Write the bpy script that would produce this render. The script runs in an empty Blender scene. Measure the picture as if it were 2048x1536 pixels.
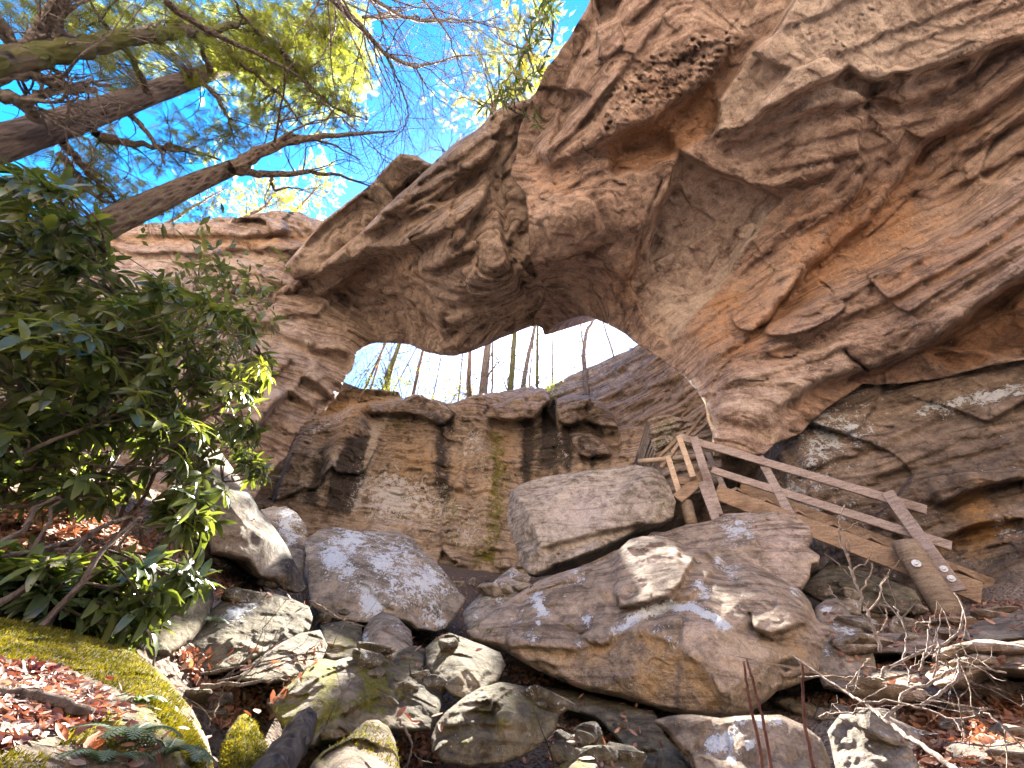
import bpy, bmesh, math, random
import numpy as np
from mathutils import Vector
from mathutils.geometry import delaunay_2d_cdt

# ------------------------------------------------------------------ camera, sky, sun, exposure
SC = bpy.context.scene
COL = SC.collection
FPX, PITCH, ROLL = 765.0, math.radians(44.9), math.radians(6.0)
_F = np.array([0, math.cos(PITCH), math.sin(PITCH)])
_U0 = np.array([0, -math.sin(PITCH), math.cos(PITCH)])
_R0 = np.array([1.0, 0, 0])
_R = _R0*math.cos(ROLL) + _U0*math.sin(ROLL)
_U = _U0*math.cos(ROLL) - _R0*math.sin(ROLL)
cam_d = bpy.data.cameras.new("camera")
cam = bpy.data.objects.new("camera", cam_d)
COL.objects.link(cam)
from mathutils import Matrix
cam.matrix_world = Matrix(((_R[0], _U[0], -_F[0], 0), (_R[1], _U[1], -_F[1], 0), (_R[2], _U[2], -_F[2], 0), (0, 0, 0, 1)))
cam_d.sensor_fit = 'HORIZONTAL'
cam_d.sensor_width = 36.0
cam_d.lens = 36.0*FPX/2048.0
cam_d.clip_start = 0.05
cam_d.clip_end = 2000.0
SC.camera = cam

SUN_AZ, SUN_EL = math.radians(2.0), math.radians(50.8)
sun_vec = Vector((math.sin(SUN_AZ)*math.cos(SUN_EL), math.cos(SUN_AZ)*math.cos(SUN_EL), math.sin(SUN_EL)))
world = bpy.data.worlds.new("World")
SC.world = world
world.use_nodes = True
wn, wl = world.node_tree.nodes, world.node_tree.links
wn.clear()
w_out = wn.new('ShaderNodeOutputWorld'); w_bg = wn.new('ShaderNodeBackground'); w_sky = wn.new('ShaderNodeTexSky')
w_sky.sky_type = 'NISHITA'
w_sky.sun_disc = False
w_sky.sun_elevation = SUN_EL
w_sky.sun_rotation = SUN_AZ
w_sky.air_density = 1.0
w_sky.dust_density = 0.5
w_sky.ozone_density = 4.0
w_bg.inputs['Strength'].default_value = 0.066
w_hs = wn.new('ShaderNodeHueSaturation'); w_hs.inputs['Saturation'].default_value = 1.4; w_hs.inputs['Value'].default_value = 0.85
wl.new(w_sky.outputs[0], w_hs.inputs['Color']); wl.new(w_hs.outputs[0], w_bg.inputs['Color']); wl.new(w_bg.outputs[0], w_out.inputs['Surface'])
sun_d = bpy.data.lights.new("sun", 'SUN')
sun_d.energy = 5.0
sun_d.angle = math.radians(0.5)
sun_d.color = (1.0, 0.93, 0.82)
sun = bpy.data.objects.new("sun", sun_d)
sun.rotation_euler = (-sun_vec).to_track_quat('-Z', 'Y').to_euler()
sun.location = (0, 0, 40)
COL.objects.link(sun)
SC.view_settings.view_transform = 'Standard'
SC.view_settings.look = 'None'
SC.view_settings.gamma = 1.0
SC.view_settings.exposure = 3.85
try:
    SC.cycles.max_bounces = 8
    SC.cycles.diffuse_bounces = 5
    SC.cycles.transparent_max_bounces = 8
    SC.cycles.use_denoising = True
except Exception:
    pass

RNG = np.random.default_rng(7)
random.seed(7)

# ------------------------------------------------------------------ noise
def _hash(ix, iy, iz, seed):
    h = (ix.astype(np.uint32)*np.uint32(374761393) + iy.astype(np.uint32)*np.uint32(668265263)
         + iz.astype(np.uint32)*np.uint32(2147483647) + np.uint32((seed*144665) & 0xffffffff))
    h = (h ^ (h >> np.uint32(13)))*np.uint32(1274126177)
    h = (h ^ (h >> np.uint32(15)))*np.uint32(2246822519)
    return h ^ (h >> np.uint32(16))
def perlin(P, seed=0):
    P = np.asarray(P, float)
    fl = np.floor(P); ip = fl.astype(np.int64); f = P - fl
    w = f*f*f*(f*(f*6 - 15) + 10)
    out = np.zeros(len(P))
    for dx in (0, 1):
        for dy in (0, 1):
            for dz in (0, 1):
                h = _hash(ip[:, 0] + dx, ip[:, 1] + dy, ip[:, 2] + dz, seed)
                gx = ((h & np.uint32(255)).astype(float)/127.5 - 1)
                gy = (((h >> np.uint32(8)) & np.uint32(255)).astype(float)/127.5 - 1)
                gz = (((h >> np.uint32(16)) & np.uint32(255)).astype(float)/127.5 - 1)
                g = gx*(f[:, 0] - dx) + gy*(f[:, 1] - dy) + gz*(f[:, 2] - dz)
                out += g*(w[:, 0] if dx else 1 - w[:, 0])*(w[:, 1] if dy else 1 - w[:, 1])*(w[:, 2] if dz else 1 - w[:, 2])
    return out*1.1
def fbm(P, octs=4, seed=0, gain=0.5, lac=2.03):
    a, s, out = 1.0, 0.0, 0.0
    P = np.asarray(P, float)
    for k in range(octs):
        out = out + a*perlin(P, seed + k); a *= gain; P = P*lac
    return out
def ridged(P, octs=3, seed=0):
    a, out = 1.0, 0.0
    P = np.asarray(P, float)
    for k in range(octs):
        out = out + a*(1 - 2*np.abs(perlin(P, seed + k))); a *= 0.5; P = P*2.1
    return out
def worley(P, seed=0):
    P = np.asarray(P, float)
    ip = np.floor(P).astype(np.int64)
    d1 = np.full(len(P), 9.0); d2 = np.full(len(P), 9.0)
    for dx in (-1, 0, 1):
        for dy in (-1, 0, 1):
            for dz in (-1, 0, 1):
                c = ip + np.array([dx, dy, dz])
                h = _hash(c[:, 0], c[:, 1], c[:, 2], seed)
                q = np.stack([(h & np.uint32(255))/255.0, ((h >> np.uint32(8)) & np.uint32(255))/255.0, ((h >> np.uint32(16)) & np.uint32(255))/255.0], 1)
                d = np.linalg.norm(P - (c + q), axis=1)
                m = d < d1
                d2 = np.where(m, d1, np.minimum(d2, d)); d1 = np.where(m, d, d1)
    return d1, d2
def sstep(a, b, x):
    t = np.clip((x - a)/(b - a), 0, 1)
    return t*t*(3 - 2*t)

# ------------------------------------------------------------------ view rays (used to survey the place from the photo)
def rays(u, v):
    u = np.asarray(u, float); v = np.asarray(v, float)
    d = _F*FPX + np.multiply.outer(u - 1024.0, _R) + np.multiply.outer(768.0 - v, _U)
    return d/np.linalg.norm(d, axis=-1, keepdims=True)
def at(u, v, d=None, h=None, z=None):
    """world point on the sight line of photo pixel (u, v): at distance d, horizontal distance h or height z"""
    r = rays(u, v)
    if h is not None: d = h/max(1e-4, math.hypot(r[0], r[1]))
    if z is not None: d = z/r[2]
    return r*d
def pix(P):
    P = np.asarray(P, float)
    z = P @ _F
    return 1024 + FPX*(P @ _R)/z, 768 - FPX*(P @ _U)/z

# ------------------------------------------------------------------ object helpers
def tag(o, label=None, cat=None, group=None, kind=None):
    if label: o['label'] = label
    if cat: o['category'] = cat
    if group: o['group'] = group
    if kind: o['kind'] = kind
    return o
def empty(name, loc, label=None, cat=None, group=None):
    o = bpy.data.objects.new(name, None); COL.objects.link(o); o.location = [float(x) for x in loc]
    o.empty_display_size = 0.2
    return tag(o, label, cat, group)
def link_mesh(name, V, Fc, mat, parent=None, smooth=True, attrs=None, origin=None):
    """V (n,3) world coordinates; Fc list/array of faces"""
    V = np.asarray(V, float)
    if parent is not None and origin is None:
        origin = np.zeros(3)
        V = V - np.array(world_loc(parent))
        loc = (0, 0, 0)
    else:
        if origin is None: origin = np.array([V[:, 0].mean(), V[:, 1].mean(), V[:, 2].min()])
        V = V - origin; loc = origin
    me = bpy.data.meshes.new(name)
    if isinstance(Fc, np.ndarray):
        n, k = Fc.shape
        me.vertices.add(len(V)); me.vertices.foreach_set('co', V.astype(np.float32).ravel())
        me.loops.add(n*k); me.loops.foreach_set('vertex_index', Fc.astype(np.int32).ravel())
        me.polygons.add(n); me.polygons.foreach_set('loop_start', np.arange(0, n*k, k, dtype=np.int32))
        try: me.polygons.foreach_set('loop_total', np.full(n, k, dtype=np.int32))
        except Exception: pass
        me.update(calc_edges=True)
    else:
        me.from_pydata(V.tolist(), [], [list(map(int, f)) for f in Fc])
    me.validate(clean_customdata=False)
    if smooth: me.polygons.foreach_set('use_smooth', np.ones(len(me.polygons), dtype=bool))
    for k, a in (attrs or {}).items():
        at_ = me.attributes.new(k, 'FLOAT', 'POINT')
        at_.data.foreach_set('value', np.asarray(a, np.float32))
    if mat is not None: me.materials.append(mat)
    o = bpy.data.objects.new(name, me); COL.objects.link(o)
    o.location = [float(x) for x in loc]
    if parent is not None: o.parent = parent
    return o
def world_loc(o):
    p = Vector((0, 0, 0))
    while o is not None:
        p += Vector(o.location); o = o.parent
    return p

class MB:
    """collects shapes that become ONE mesh"""
    def __init__(self): self.V = []; self.F = []; self.n = 0
    def add(self, V, F):
        V = np.asarray(V, float); self.V.append(V)
        self.F += [[i + self.n for i in f] for f in F]; self.n += len(V)
    def tube(self, pts, rad, sides=8, cap=True, wob=0.0):
        pts = np.asarray(pts, float); n = len(pts)
        rad = np.broadcast_to(np.asarray(rad, float), (n,)) if np.ndim(rad) else np.full(n, rad)
        T = np.gradient(pts, axis=0); T /= np.maximum(1e-9, np.linalg.norm(T, axis=1, keepdims=True))
        a = np.array([0, 0, 1.0]) if abs(T[0, 2]) < 0.9 else np.array([1.0, 0, 0])
        N = np.cross(T[0], a); N /= np.linalg.norm(N)
        V = []
        ang = np.arange(sides)*2*math.pi/sides
        for i in range(n):
            N = N - T[i]*np.dot(N, T[i]); N /= max(1e-9, np.linalg.norm(N)); B = np.cross(T[i], N)
            rr = rad[i]*(1 + (wob*RNG.uniform(-1, 1, sides) if wob else 0))
            V.append(pts[i] + np.outer(np.cos(ang)*rr, N) + np.outer(np.sin(ang)*rr, B))
        V = np.concatenate(V)
        F = []
        for i in range(n - 1):
            for j in range(sides):
                k = (j + 1) % sides
                F.append([i*sides + j, i*sides + k, (i + 1)*sides + k, (i + 1)*sides + j])
        if cap:
            F.append(list(range(sides))[::-1]); F.append([(n - 1)*sides + j for j in range(sides)])
        self.add(V, F)
    def beam(self, a, b, w, t, up=(0, 0, 1), bev=0.006):
        """rectangular timber from a to b, w across, t along 'up', chamfered"""
        a = np.asarray(a, float); b = np.asarray(b, float)
        T = b - a; T /= np.linalg.norm(T)
        S = np.cross(T, np.asarray(up, float)); S /= np.linalg.norm(S); N = np.cross(S, T)
        x, y = w/2, t/2; c = bev
        prof = [(-x + c, -y), (x - c, -y), (x, -y + c), (x, y - c), (x - c, y), (-x + c, y), (-x, y - c), (-x, -y + c)]
        V = [];
        L = np.linalg.norm(b - a); m = max(2, int(L/0.25))
        for i in range(m + 1):
            p = a + (b - a)*i/m
            for (s, q) in prof: V.append(p + S*s + N*q)
        F = []
        for i in range(m):
            for j in range(8):
                k = (j + 1) % 8
                F.append([i*8 + j, i*8 + k, (i + 1)*8 + k, (i + 1)*8 + j])
        F.append(list(range(8))[::-1]); F.append([m*8 + j for j in range(8)])
        self.add(V, F)
    def build(self, name, mat, parent=None, smooth=False, attrs=None):
        return link_mesh(name, np.concatenate(self.V), self.F, mat, parent, smooth, attrs)

# ------------------------------------------------------------------ materials
class NT:
    def __init__(self, name):
        self.m = bpy.data.materials.new(name); self.m.use_nodes = True
        self.t = self.m.node_tree; self.t.nodes.clear()
        self.out = self.t.nodes.new('ShaderNodeOutputMaterial')
        self.b = self.t.nodes.new('ShaderNodeBsdfPrincipled')
        self.t.links.new(self.b.outputs[0], self.out.inputs['Surface'])
        self.tc = self.t.nodes.new('ShaderNodeTexCoord')
    def new(self, ty, **kw):
        n = self.t.nodes.new(ty)
        for k, v in kw.items(): setattr(n, k, v)
        return n
    def put(self, sock, v):
        if isinstance(v, (int, float)): sock.default_value = v
        elif isinstance(v, tuple): sock.default_value = (*v, 1.0) if (len(v) == 3 and sock.type == 'RGBA') else v
        else: self.t.links.new(v, sock)
    def coord(self, scale=(1, 1, 1), src='Object'):
        mp = self.new('ShaderNodeMapping'); mp.inputs['Scale'].default_value = scale
        self.t.links.new(self.tc.outputs[src], mp.inputs['Vector']); return mp.outputs[0]
    def noise(self, scale, detail=4, rough=0.55, vec=None, dist=0.0):
        n = self.new('ShaderNodeTexNoise'); n.inputs['Scale'].default_value = scale; n.inputs['Detail'].default_value = detail
        n.inputs['Roughness'].default_value = rough; n.inputs['Distortion'].default_value = dist
        self.put(n.inputs['Vector'], vec if vec is not None else self.tc.outputs['Object']); return n.outputs['Fac']
    def voro(self, scale, vec=None, feature='F1'):
        n = self.new('ShaderNodeTexVoronoi'); n.feature = feature; n.inputs['Scale'].default_value = scale
        self.put(n.inputs['Vector'], vec if vec is not None else self.tc.outputs['Object']); return n.outputs['Distance']
    def math(self, op, a, b=0.0, c=0.0, clamp=False):
        n = self.new('ShaderNodeMath'); n.operation = op; n.use_clamp = clamp
        self.put(n.inputs[0], a); self.put(n.inputs[1], b)
        if op in ('MULTIPLY_ADD',): self.put(n.inputs[2], c)
        return n.outputs[0]
    def step(self, x, a, b):
        n = self.new('ShaderNodeMapRange'); n.interpolation_type = 'SMOOTHSTEP'
        self.put(n.inputs['Value'], x); self.put(n.inputs['From Min'], a); self.put(n.inputs['From Max'], b)
        return n.outputs[0]
    def lin(self, x, a, b, c, d):
        n = self.new('ShaderNodeMapRange')
        self.put(n.inputs['Value'], x)
        for k, q in zip(('From Min', 'From Max', 'To Min', 'To Max'), (a, b, c, d)): n.inputs[k].default_value = q
        return n.outputs[0]
    def mix(self, f, a, b, mode='MIX'):
        n = self.new('ShaderNodeMix'); n.data_type = 'RGBA'; n.blend_type = mode
        self.put(n.inputs[0], f); self.put(n.inputs[6], a); self.put(n.inputs[7], b); return n.outputs[2]
    def ramp(self, f, stops):
        n = self.new('ShaderNodeValToRGB'); e = n.color_ramp.elements
        while len(e) < len(stops): e.new(0.5)
        for k, (p, c) in enumerate(stops): e[k].position = p; e[k].color = (*c, 1)
        self.put(n.inputs[0], f); return n.outputs[0]
    def attr(self, name):
        n = self.new('ShaderNodeAttribute'); n.attribute_name = name; return n.outputs['Fac']
    def bump(self, h, dist, strength=1.0, normal=None):
        n = self.new('ShaderNodeBump'); n.inputs['Distance'].default_value = dist; n.inputs['Strength'].default_value = strength
        self.put(n.inputs['Height'], h)
        if normal is not None: self.put(n.inputs['Normal'], normal)
        return n.outputs[0]
    def done(self, color, rough=0.85, normal=None, spec=0.3, trans=None):
        self.put(self.b.inputs['Base Color'], color); self.put(self.b.inputs['Roughness'], rough)
        self.b.inputs['Specular IOR Level'].default_value = spec
        if normal is not None: self.put(self.b.inputs['Normal'], normal)
        return self.m

def rock_mat(name, c_dark, c_mid, c_light, orange=(0.36, 0.13, 0.035), grey=(0.27, 0.24, 0.22), strat=0.6, bump=1.0, sc=1.0, lich=(0.62, 0.66, 0.70), zs=5.0):
    t = NT(name)
    lo = t.noise(0.55*sc, 5, 0.6)
    md = t.noise(3.5*sc, 8, 0.68, dist=0.4)
    gr = t.noise(38*sc, 5, 0.7)
    st = t.noise(1.6*sc, 7, 0.62, t.coord((0.35, 0.35, zs)), dist=0.3)
    f = t.math('ADD', t.math('MULTIPLY', lo, 0.45), t.math('MULTIPLY', st, strat*0.55))
    f = t.math('ADD', f, t.math('MULTIPLY', md, 0.55 - strat*0.2))
    f = t.lin(f, 0.47, 0.84, 0, 1)
    col = t.ramp(f, [(0.0, c_dark), (0.45, c_mid), (1.0, c_light)])
    o = t.math('ADD', t.attr('orange'), t.lin(md, 0.3, 0.7, -0.35, 0.35))
    o = t.math('ADD', o, t.lin(lo, 0.4, 0.7, -0.15, 0.15))
    col = t.mix(t.math('MULTIPLY', t.step(o, 0.05, 0.75), 0.9), col, orange)
    g = t.math('ADD', t.attr('pale'), t.lin(md, 0.3, 0.7, -0.3, 0.3))
    col = t.mix(t.math('MULTIPLY', t.step(g, 0.1, 0.8), 0.85), col, grey)
    # mottling and grain
    fn = t.noise(13*sc, 8, 0.75, dist=0.3)
    col = t.mix(0.85, col, t.ramp(fn, [(0.3, (0.5, 0.47, 0.45)), (0.46, (0.95, 0.94, 0.93)), (0.58, (1.08, 1.07, 1.06)), (0.72, (1.4, 1.38, 1.34))]), 'MULTIPLY')
    sp = t.voro(22*sc)
    col = t.mix(0.6, col, t.ramp(sp, [(0.05, (0.35, 0.32, 0.3)), (0.22, (1, 1, 1))]), 'MULTIPLY')
    col = t.mix(1.0, col, t.ramp(gr, [(0.25, (0.62, 0.6, 0.58)), (0.5, (0.95, 0.95, 0.95)), (0.8, (1.25, 1.22, 1.18))]), 'MULTIPLY')
    col = t.mix(0.8, col, t.ramp(md, [(0.25, (0.55, 0.52, 0.5)), (0.5, (1, 1, 1)), (0.75, (1.2, 1.18, 1.15))]), 'MULTIPLY')
    col = t.mix(0.7, col, t.ramp(st, [(0.36, (0.5, 0.46, 0.44)), (0.46, (1, 1, 1)), (0.62, (1.05, 1.04, 1.02)), (0.7, (0.8, 0.76, 0.74))]), 'MULTIPLY')
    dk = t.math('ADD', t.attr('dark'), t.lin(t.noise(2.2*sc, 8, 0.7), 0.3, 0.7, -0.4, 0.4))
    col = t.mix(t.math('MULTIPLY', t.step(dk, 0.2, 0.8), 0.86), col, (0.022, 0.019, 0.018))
    ln = t.math('ADD', t.lin(t.noise(5*sc, 6, 0.7, dist=0.5), 0.3, 0.7, -0.42, 0.42), t.lin(t.noise(24*sc, 6, 0.75), 0.3, 0.7, -0.34, 0.34))
    li = t.math('ADD', t.attr('lichen'), ln)
    lmask = t.step(li, 0.40, 0.47)
    lcol = t.mix(t.lin(gr, 0.3, 0.7, 0, 1), lich, (0.50, 0.54, 0.56))
    col = t.mix(t.math('MULTIPLY', lmask, 0.93), col, lcol)
    mo = t.math('ADD', t.attr('moss'), t.lin(t.noise(5*sc, 9, 0.7), 0.28, 0.72, -0.5, 0.5))
    mmask = t.step(mo, 0.3, 0.6)
    mcol = t.ramp(t.noise(26*sc, 5, 0.7), [(0.25, (0.045, 0.05, 0.008)), (0.5, (0.14, 0.13, 0.018)), (0.75, (0.30, 0.27, 0.05))])
    col = t.mix(t.math('MULTIPLY', mmask, 0.92), col, mcol)
    h = t.math('ADD', t.math('MULTIPLY', md, 1.0), t.math('MULTIPLY', st, 0.9*strat))
    h = t.math('ADD', h, t.math('MULTIPLY', gr, 0.16)); h = t.math('ADD', h, t.math('MULTIPLY', fn, 0.5))
    h = t.math('ADD', h, t.math('MULTIPLY', t.math('MULTIPLY', mmask, t.noise(60*sc, 3, 0.7)), 0.25))
    h = t.math('ADD', h, t.math('MULTIPLY', lmask, 0.05))
    return t.done(col, 0.9, t.bump(h, 0.11*bump/sc), 0.25)

# ------------------------------------------------------------------ relief surveying
def poly_arr(p): return np.asarray(p, float)
def inside(poly, X, Y):
    c = np.zeros(X.shape, bool)
    n = len(poly)
    for i in range(n):
        x1, y1 = poly[i]; x2, y2 = poly[(i + 1) % n]
        if y1 == y2: continue
        m = ((y1 > Y) != (y2 > Y)) & (X < (x2 - x1)*(Y - y1)/(y2 - y1) + x1)
        c ^= m
    return c
def seg_dist(pts, X, Y, closed=False):
    """distance, signed distance (left of travel is +), parameter 0..1, nearest point"""
    pts = np.asarray(pts, float)
    L = np.concatenate([[0], np.cumsum(np.linalg.norm(np.diff(np.vstack([pts, pts[:1]]) if closed else pts, axis=0), axis=1))])
    n = len(pts) if closed else len(pts) - 1
    best = np.full(X.shape, 1e18); sg = np.ones(X.shape); tt = np.zeros(X.shape); nx = np.zeros(X.shape); ny = np.zeros(X.shape)
    for i in range(n):
        a = pts[i]; b = pts[(i + 1) % len(pts)]
        d = b - a; l2 = max(1e-9, d @ d)
        t = np.clip(((X - a[0])*d[0] + (Y - a[1])*d[1])/l2, 0, 1)
        px = a[0] + t*d[0]; py = a[1] + t*d[1]
        q = (X - px)**2 + (Y - py)**2
        m = q < best
        best = np.where(m, q, best)
        # image y points down: a point to the left of travel (on screen) is above a line going right
        s = np.where(d[0]*(Y - a[1]) - d[1]*(X - a[0]) <= 0, 1.0, -1.0)
        sg = np.where(m, s, sg); tt = np.where(m, (L[i] + t*math.sqrt(l2))/L[-1], tt)
        nx = np.where(m, px, nx); ny = np.where(m, py, ny)
    d = np.sqrt(best)
    return d, d*sg, tt, nx, ny
def rough_outline(poly, amp=2.5, seg=10, seed=0, closed=True):
    poly = np.asarray(poly, float); out = []
    n = len(poly) if closed else len(poly) - 1
    for i in range(n):
        a = poly[i]; b = poly[(i + 1) % len(poly)]
        m = max(1, int(np.linalg.norm(b - a)/seg))
        for k in range(m): out.append(a + (b - a)*k/m)
    if not closed: out.append(poly[-1])
    out = np.array(out)
    q = np.column_stack([out/37.0, np.full(len(out), seed*3.7)])
    out[:, 0] += amp*fbm(q, 3, seed); out[:, 1] += amp*fbm(q + 50, 3, seed + 9)
    return out
def tps(ctrl, vals, X, Y, smooth=1e-4):
    c = np.asarray(ctrl, float)/500.0; n = len(c)
    def k(r2): return 0.5*r2*np.log(np.maximum(r2, 1e-12))
    D = ((c[:, None] - c[None])**2).sum(-1)
    A = np.zeros((n + 3, n + 3)); A[:n, :n] = k(D) + np.eye(n)*smooth
    A[:n, n] = 1; A[:n, n + 1:] = c; A[n, :n] = 1; A[n + 1:, :n] = c.T
    w = np.linalg.solve(A, np.concatenate([vals, np.zeros(3)]))
    x, y = X/500.0, Y/500.0
    out = w[n] + w[n + 1]*x + w[n + 2]*y
    for i in range(n): out = out + w[i]*k((x - c[i, 0])**2 + (y - c[i, 1])**2)
    return out
def to_d(c):
    u, v, kind, val = c
    r = rays(u, v)
    if kind == 'd': return val
    if kind == 'h': return val/math.hypot(r[0], r[1])
    return val/r[2]
def tri_depth(pts, dist, X, Y):
    """piecewise planar facets through the surveyed points (1/d is linear over a plane)"""
    res = delaunay_2d_cdt([Vector(p) for p in pts], [], [], 0, 1e-6)
    P = np.array([[v.x, v.y] for v in res[0]]); orig = res[3]
    inv = np.array([1.0/dist[o[0]] if o else 0 for o in orig])
    # planar interpolation works on image-plane depth
    out = np.zeros(X.shape); done = np.zeros(X.shape, bool)
    for f in res[2]:
        a, b, c = P[f[0]], P[f[1]], P[f[2]]
        det = (b[1] - c[1])*(a[0] - c[0]) + (c[0] - b[0])*(a[1] - c[1])
        if abs(det) < 1e-9: continue
        l1 = ((b[1] - c[1])*(X - c[0]) + (c[0] - b[0])*(Y - c[1]))/det
        l2 = ((c[1] - a[1])*(X - c[0]) + (a[0] - c[0])*(Y - c[1]))/det
        l3 = 1 - l1 - l2
        m = (l1 >= -1e-3) & (l2 >= -1e-3) & (l3 >= -1e-3) & ~done
        out[m] = (l1*inv[f[0]] + l2*inv[f[1]] + l3*inv[f[2]])[m]; done |= m
    return out, done

ATTRS = ('orange', 'pale', 'lichen', 'moss', 'dark')
def relief(name, outline, depth, mat, step=4, feats=(), paints=(), noise=(), thick=1.0, out=None, shrink=0.85,
           rim=(18, 0.12), parent=None, jitter=2.5, seed=0, post=None, blur=0, origin=None):
    """A rock surveyed from the photo: its face stands at true distances, its body runs back 'thick' metres."""
    poly = rough_outline(outline, jitter, 9, seed) if jitter else poly_arr(outline)
    u0, v0 = poly.min(0) - step; u1, v1 = poly.max(0) + step
    us = np.arange(u0, u1 + step, step); vs = np.arange(v0, v1 + step, step)
    X, Y = np.meshgrid(us, vs)
    nr, nc = X.shape
    cx = (X[:-1, :-1] + X[1:, 1:])/2; cy = (Y[:-1, :-1] + Y[1:, 1:])/2
    q = inside(poly, cx, cy)
    used = np.zeros(X.shape, bool); full = np.ones(X.shape, bool)
    for di in (0, 1):
        for dj in (0, 1):
            used[di:nr - 1 + di, dj:nc - 1 + dj] |= q
    pad = np.zeros((nr + 1, nc + 1), bool); pad[1:-1, 1:-1] = q
    full = pad[:-1, :-1] & pad[1:, :-1] & pad[:-1, 1:] & pad[1:, 1:]
    bnd = used & ~full
    idx = -np.ones(X.shape, int); idx[used] = np.arange(used.sum())
    x = X[used].copy(); y = Y[used].copy(); isb = bnd[used]
    d_, _, _, nx, ny = seg_dist(poly, x[isb], y[isb], True)
    mv = d_ < step*1.6
    xb = x[isb]; yb = y[isb]; xb[mv] = nx[mv]; yb[mv] = ny[mv]; x[isb] = xb; y[isb] = yb
    dist = depth(x, y)
    if blur:
        g = np.full(X.shape, np.nan); g[used] = dist
        for _ in range(blur):
            acc = np.zeros(X.shape); wt = np.zeros(X.shape)
            gz = np.where(np.isnan(g), 0, g); ok = ~np.isnan(g)
            for di, dj in ((0, 0), (0, 1), (0, -1), (1, 0), (-1, 0)):
                acc += np.roll(np.roll(gz*ok, di, 0), dj, 1); wt += np.roll(np.roll(ok, di, 0), dj, 1)
            g = np.where(ok, acc/np.maximum(wt, 1), np.nan)
        dist = g[used]
    # edge rounding: step 1 of making the body turn away at its outline
    if rim[1]:
        de = seg_dist(poly, x, y, True)[0]
        dist = dist + rim[1]*(1 - np.clip(de/rim[0], 0, 1))**2.2
    at_ = {k: np.zeros(len(x)) for k in ATTRS}
    wx = x + 5*perlin(np.column_stack([x/42, y/42, np.full(len(x), seed + .5)]), 3)*1.5
    wy = y + 5*perlin(np.column_stack([x/42, y/42, np.full(len(x), seed + 9.5)]), 4)*1.5
    for f in feats: dist = dist + f(wx, wy, at_)
    for p in paints: p(wx, wy, at_)
    R = rays(x, y)
    for nz in noise:
        dist = dist + nz(R*dist[:, None], at_)
    P = R*dist[:, None]
    if post is not None: P = post(P)
    i00 = idx[:-1, :-1][q]; i01 = idx[:-1, 1:][q]; i11 = idx[1:, 1:][q]; i10 = idx[1:, :-1][q]
    Fq = np.column_stack([i00, i10, i11, i01])
    # boundary edges
    E = np.concatenate([Fq[:, [0, 1]], Fq[:, [1, 2]], Fq[:, [2, 3]], Fq[:, [3, 0]]])
    n = len(P)
    key = E[:, 0]*n + E[:, 1]; rkey = E[:, 1]*n + E[:, 0]
    be = E[~np.isin(key, rkey)]
    bv = np.unique(be)
    mp = -np.ones(n, int); mp[bv] = np.arange(len(bv))
    C = P.mean(0)
    if out is None:
        o_ = C.copy(); o_[2] *= 0.3; o_ /= np.linalg.norm(o_)
    else: o_ = np.asarray(out, float)/np.linalg.norm(out)
    B = P[bv]
    rings = []
    for (f, s) in ((0.12, 1.0), (0.5, 0.5 + 0.5*shrink), (1.0, shrink)):
        rings.append(C + (B - C)*s + o_*thick*f)
    cen = rings[-1].mean(0) + o_*thick*0.15
    V = np.concatenate([P] + rings + [cen[None]])
    m = len(bv); a = mp[be[:, 0]]; b = mp[be[:, 1]]
    Q = [Fq, np.column_stack([be[:, 1], be[:, 0], n + a, n + b]),
         np.column_stack([n + b, n + a, n + m + a, n + m + b]), np.column_stack([n + m + b, n + m + a, n + 2*m + a, n + 2*m + b])]
    c = np.full(len(be), len(V) - 1)
    Q.append(np.column_stack([n + 2*m + b, n + 2*m + a, c, c]))
    Q = np.concatenate(Q)
    faces = Q
    deg = faces[:, 2] == faces[:, 3]
    av = {k: np.concatenate([w, np.tile(w[bv], 3), [0.0]]) for k, w in at_.items()}
    allf = [list(r) for r in faces[~deg]] + [list(r[:3]) for r in faces[deg]]
    tri = np.concatenate([faces[~deg][:, [0, 1, 2]], faces[~deg][:, [0, 2, 3]], faces[deg][:, :3]])
    return link_mesh(name, V, tri, mat, parent, True, av, origin)

def faceted(base, outline, K, keep=0.12, seed=0, soft=0.0006):
    """turn a smooth survey into flat broken faces: 1/depth becomes the lower envelope of K of its tangent planes"""
    def f(x, y):
        cs = rays(x, y) @ _F
        s0 = 1/(base(x, y)*cs); rg = np.random.default_rng(seed + 500)
        c = np.array(outline).mean(0); ext = np.ptp(np.array(outline), axis=0)
        # spread the tangent points
        ids = [int(rg.integers(len(x)))]; X = np.column_stack([x/ext[0], y/ext[1]]); dm = np.linalg.norm(X - X[ids[0]], axis=1)
        for _ in range(K - 1):
            k = int(rg.choice(np.argsort(dm)[-max(1, len(x)//12):])); ids.append(k); dm = np.minimum(dm, np.linalg.norm(X - X[k], axis=1))
        P = []
        for k in ids:
            px = x[k] + 0.35*(c[0] - x[k])*0.6; py = y[k] + 0.35*(c[1] - y[k])*0.6
            w = np.exp(-(((x - px)/(0.16*ext[0]))**2 + ((y - py)/(0.16*ext[1]))**2))
            A = np.column_stack([np.ones(len(x)), x - px, y - py]); AtA = (A*w[:, None]).T @ A; b = (A*w[:, None]).T @ s0
            co = np.linalg.solve(AtA + 1e-9*np.eye(3), b); P.append(A @ co)
        P = np.array(P); m = P.min(0); e = soft
        sm = m - e*np.log(np.exp(-(P - m)/e).sum(0)) if e else m
        out = np.clip(sm, 0.55*s0, 1.6*s0)
        return 1/((out*(1 - keep) + s0*keep)*cs)
    return f
def ctrl_depth(ctrl, smooth=1e-4):
    p = [(c[0], c[1]) for c in ctrl]; v = np.log([to_d(c) for c in ctrl])
    return lambda x, y: np.exp(tps(p, v, x, y, smooth))
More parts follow.
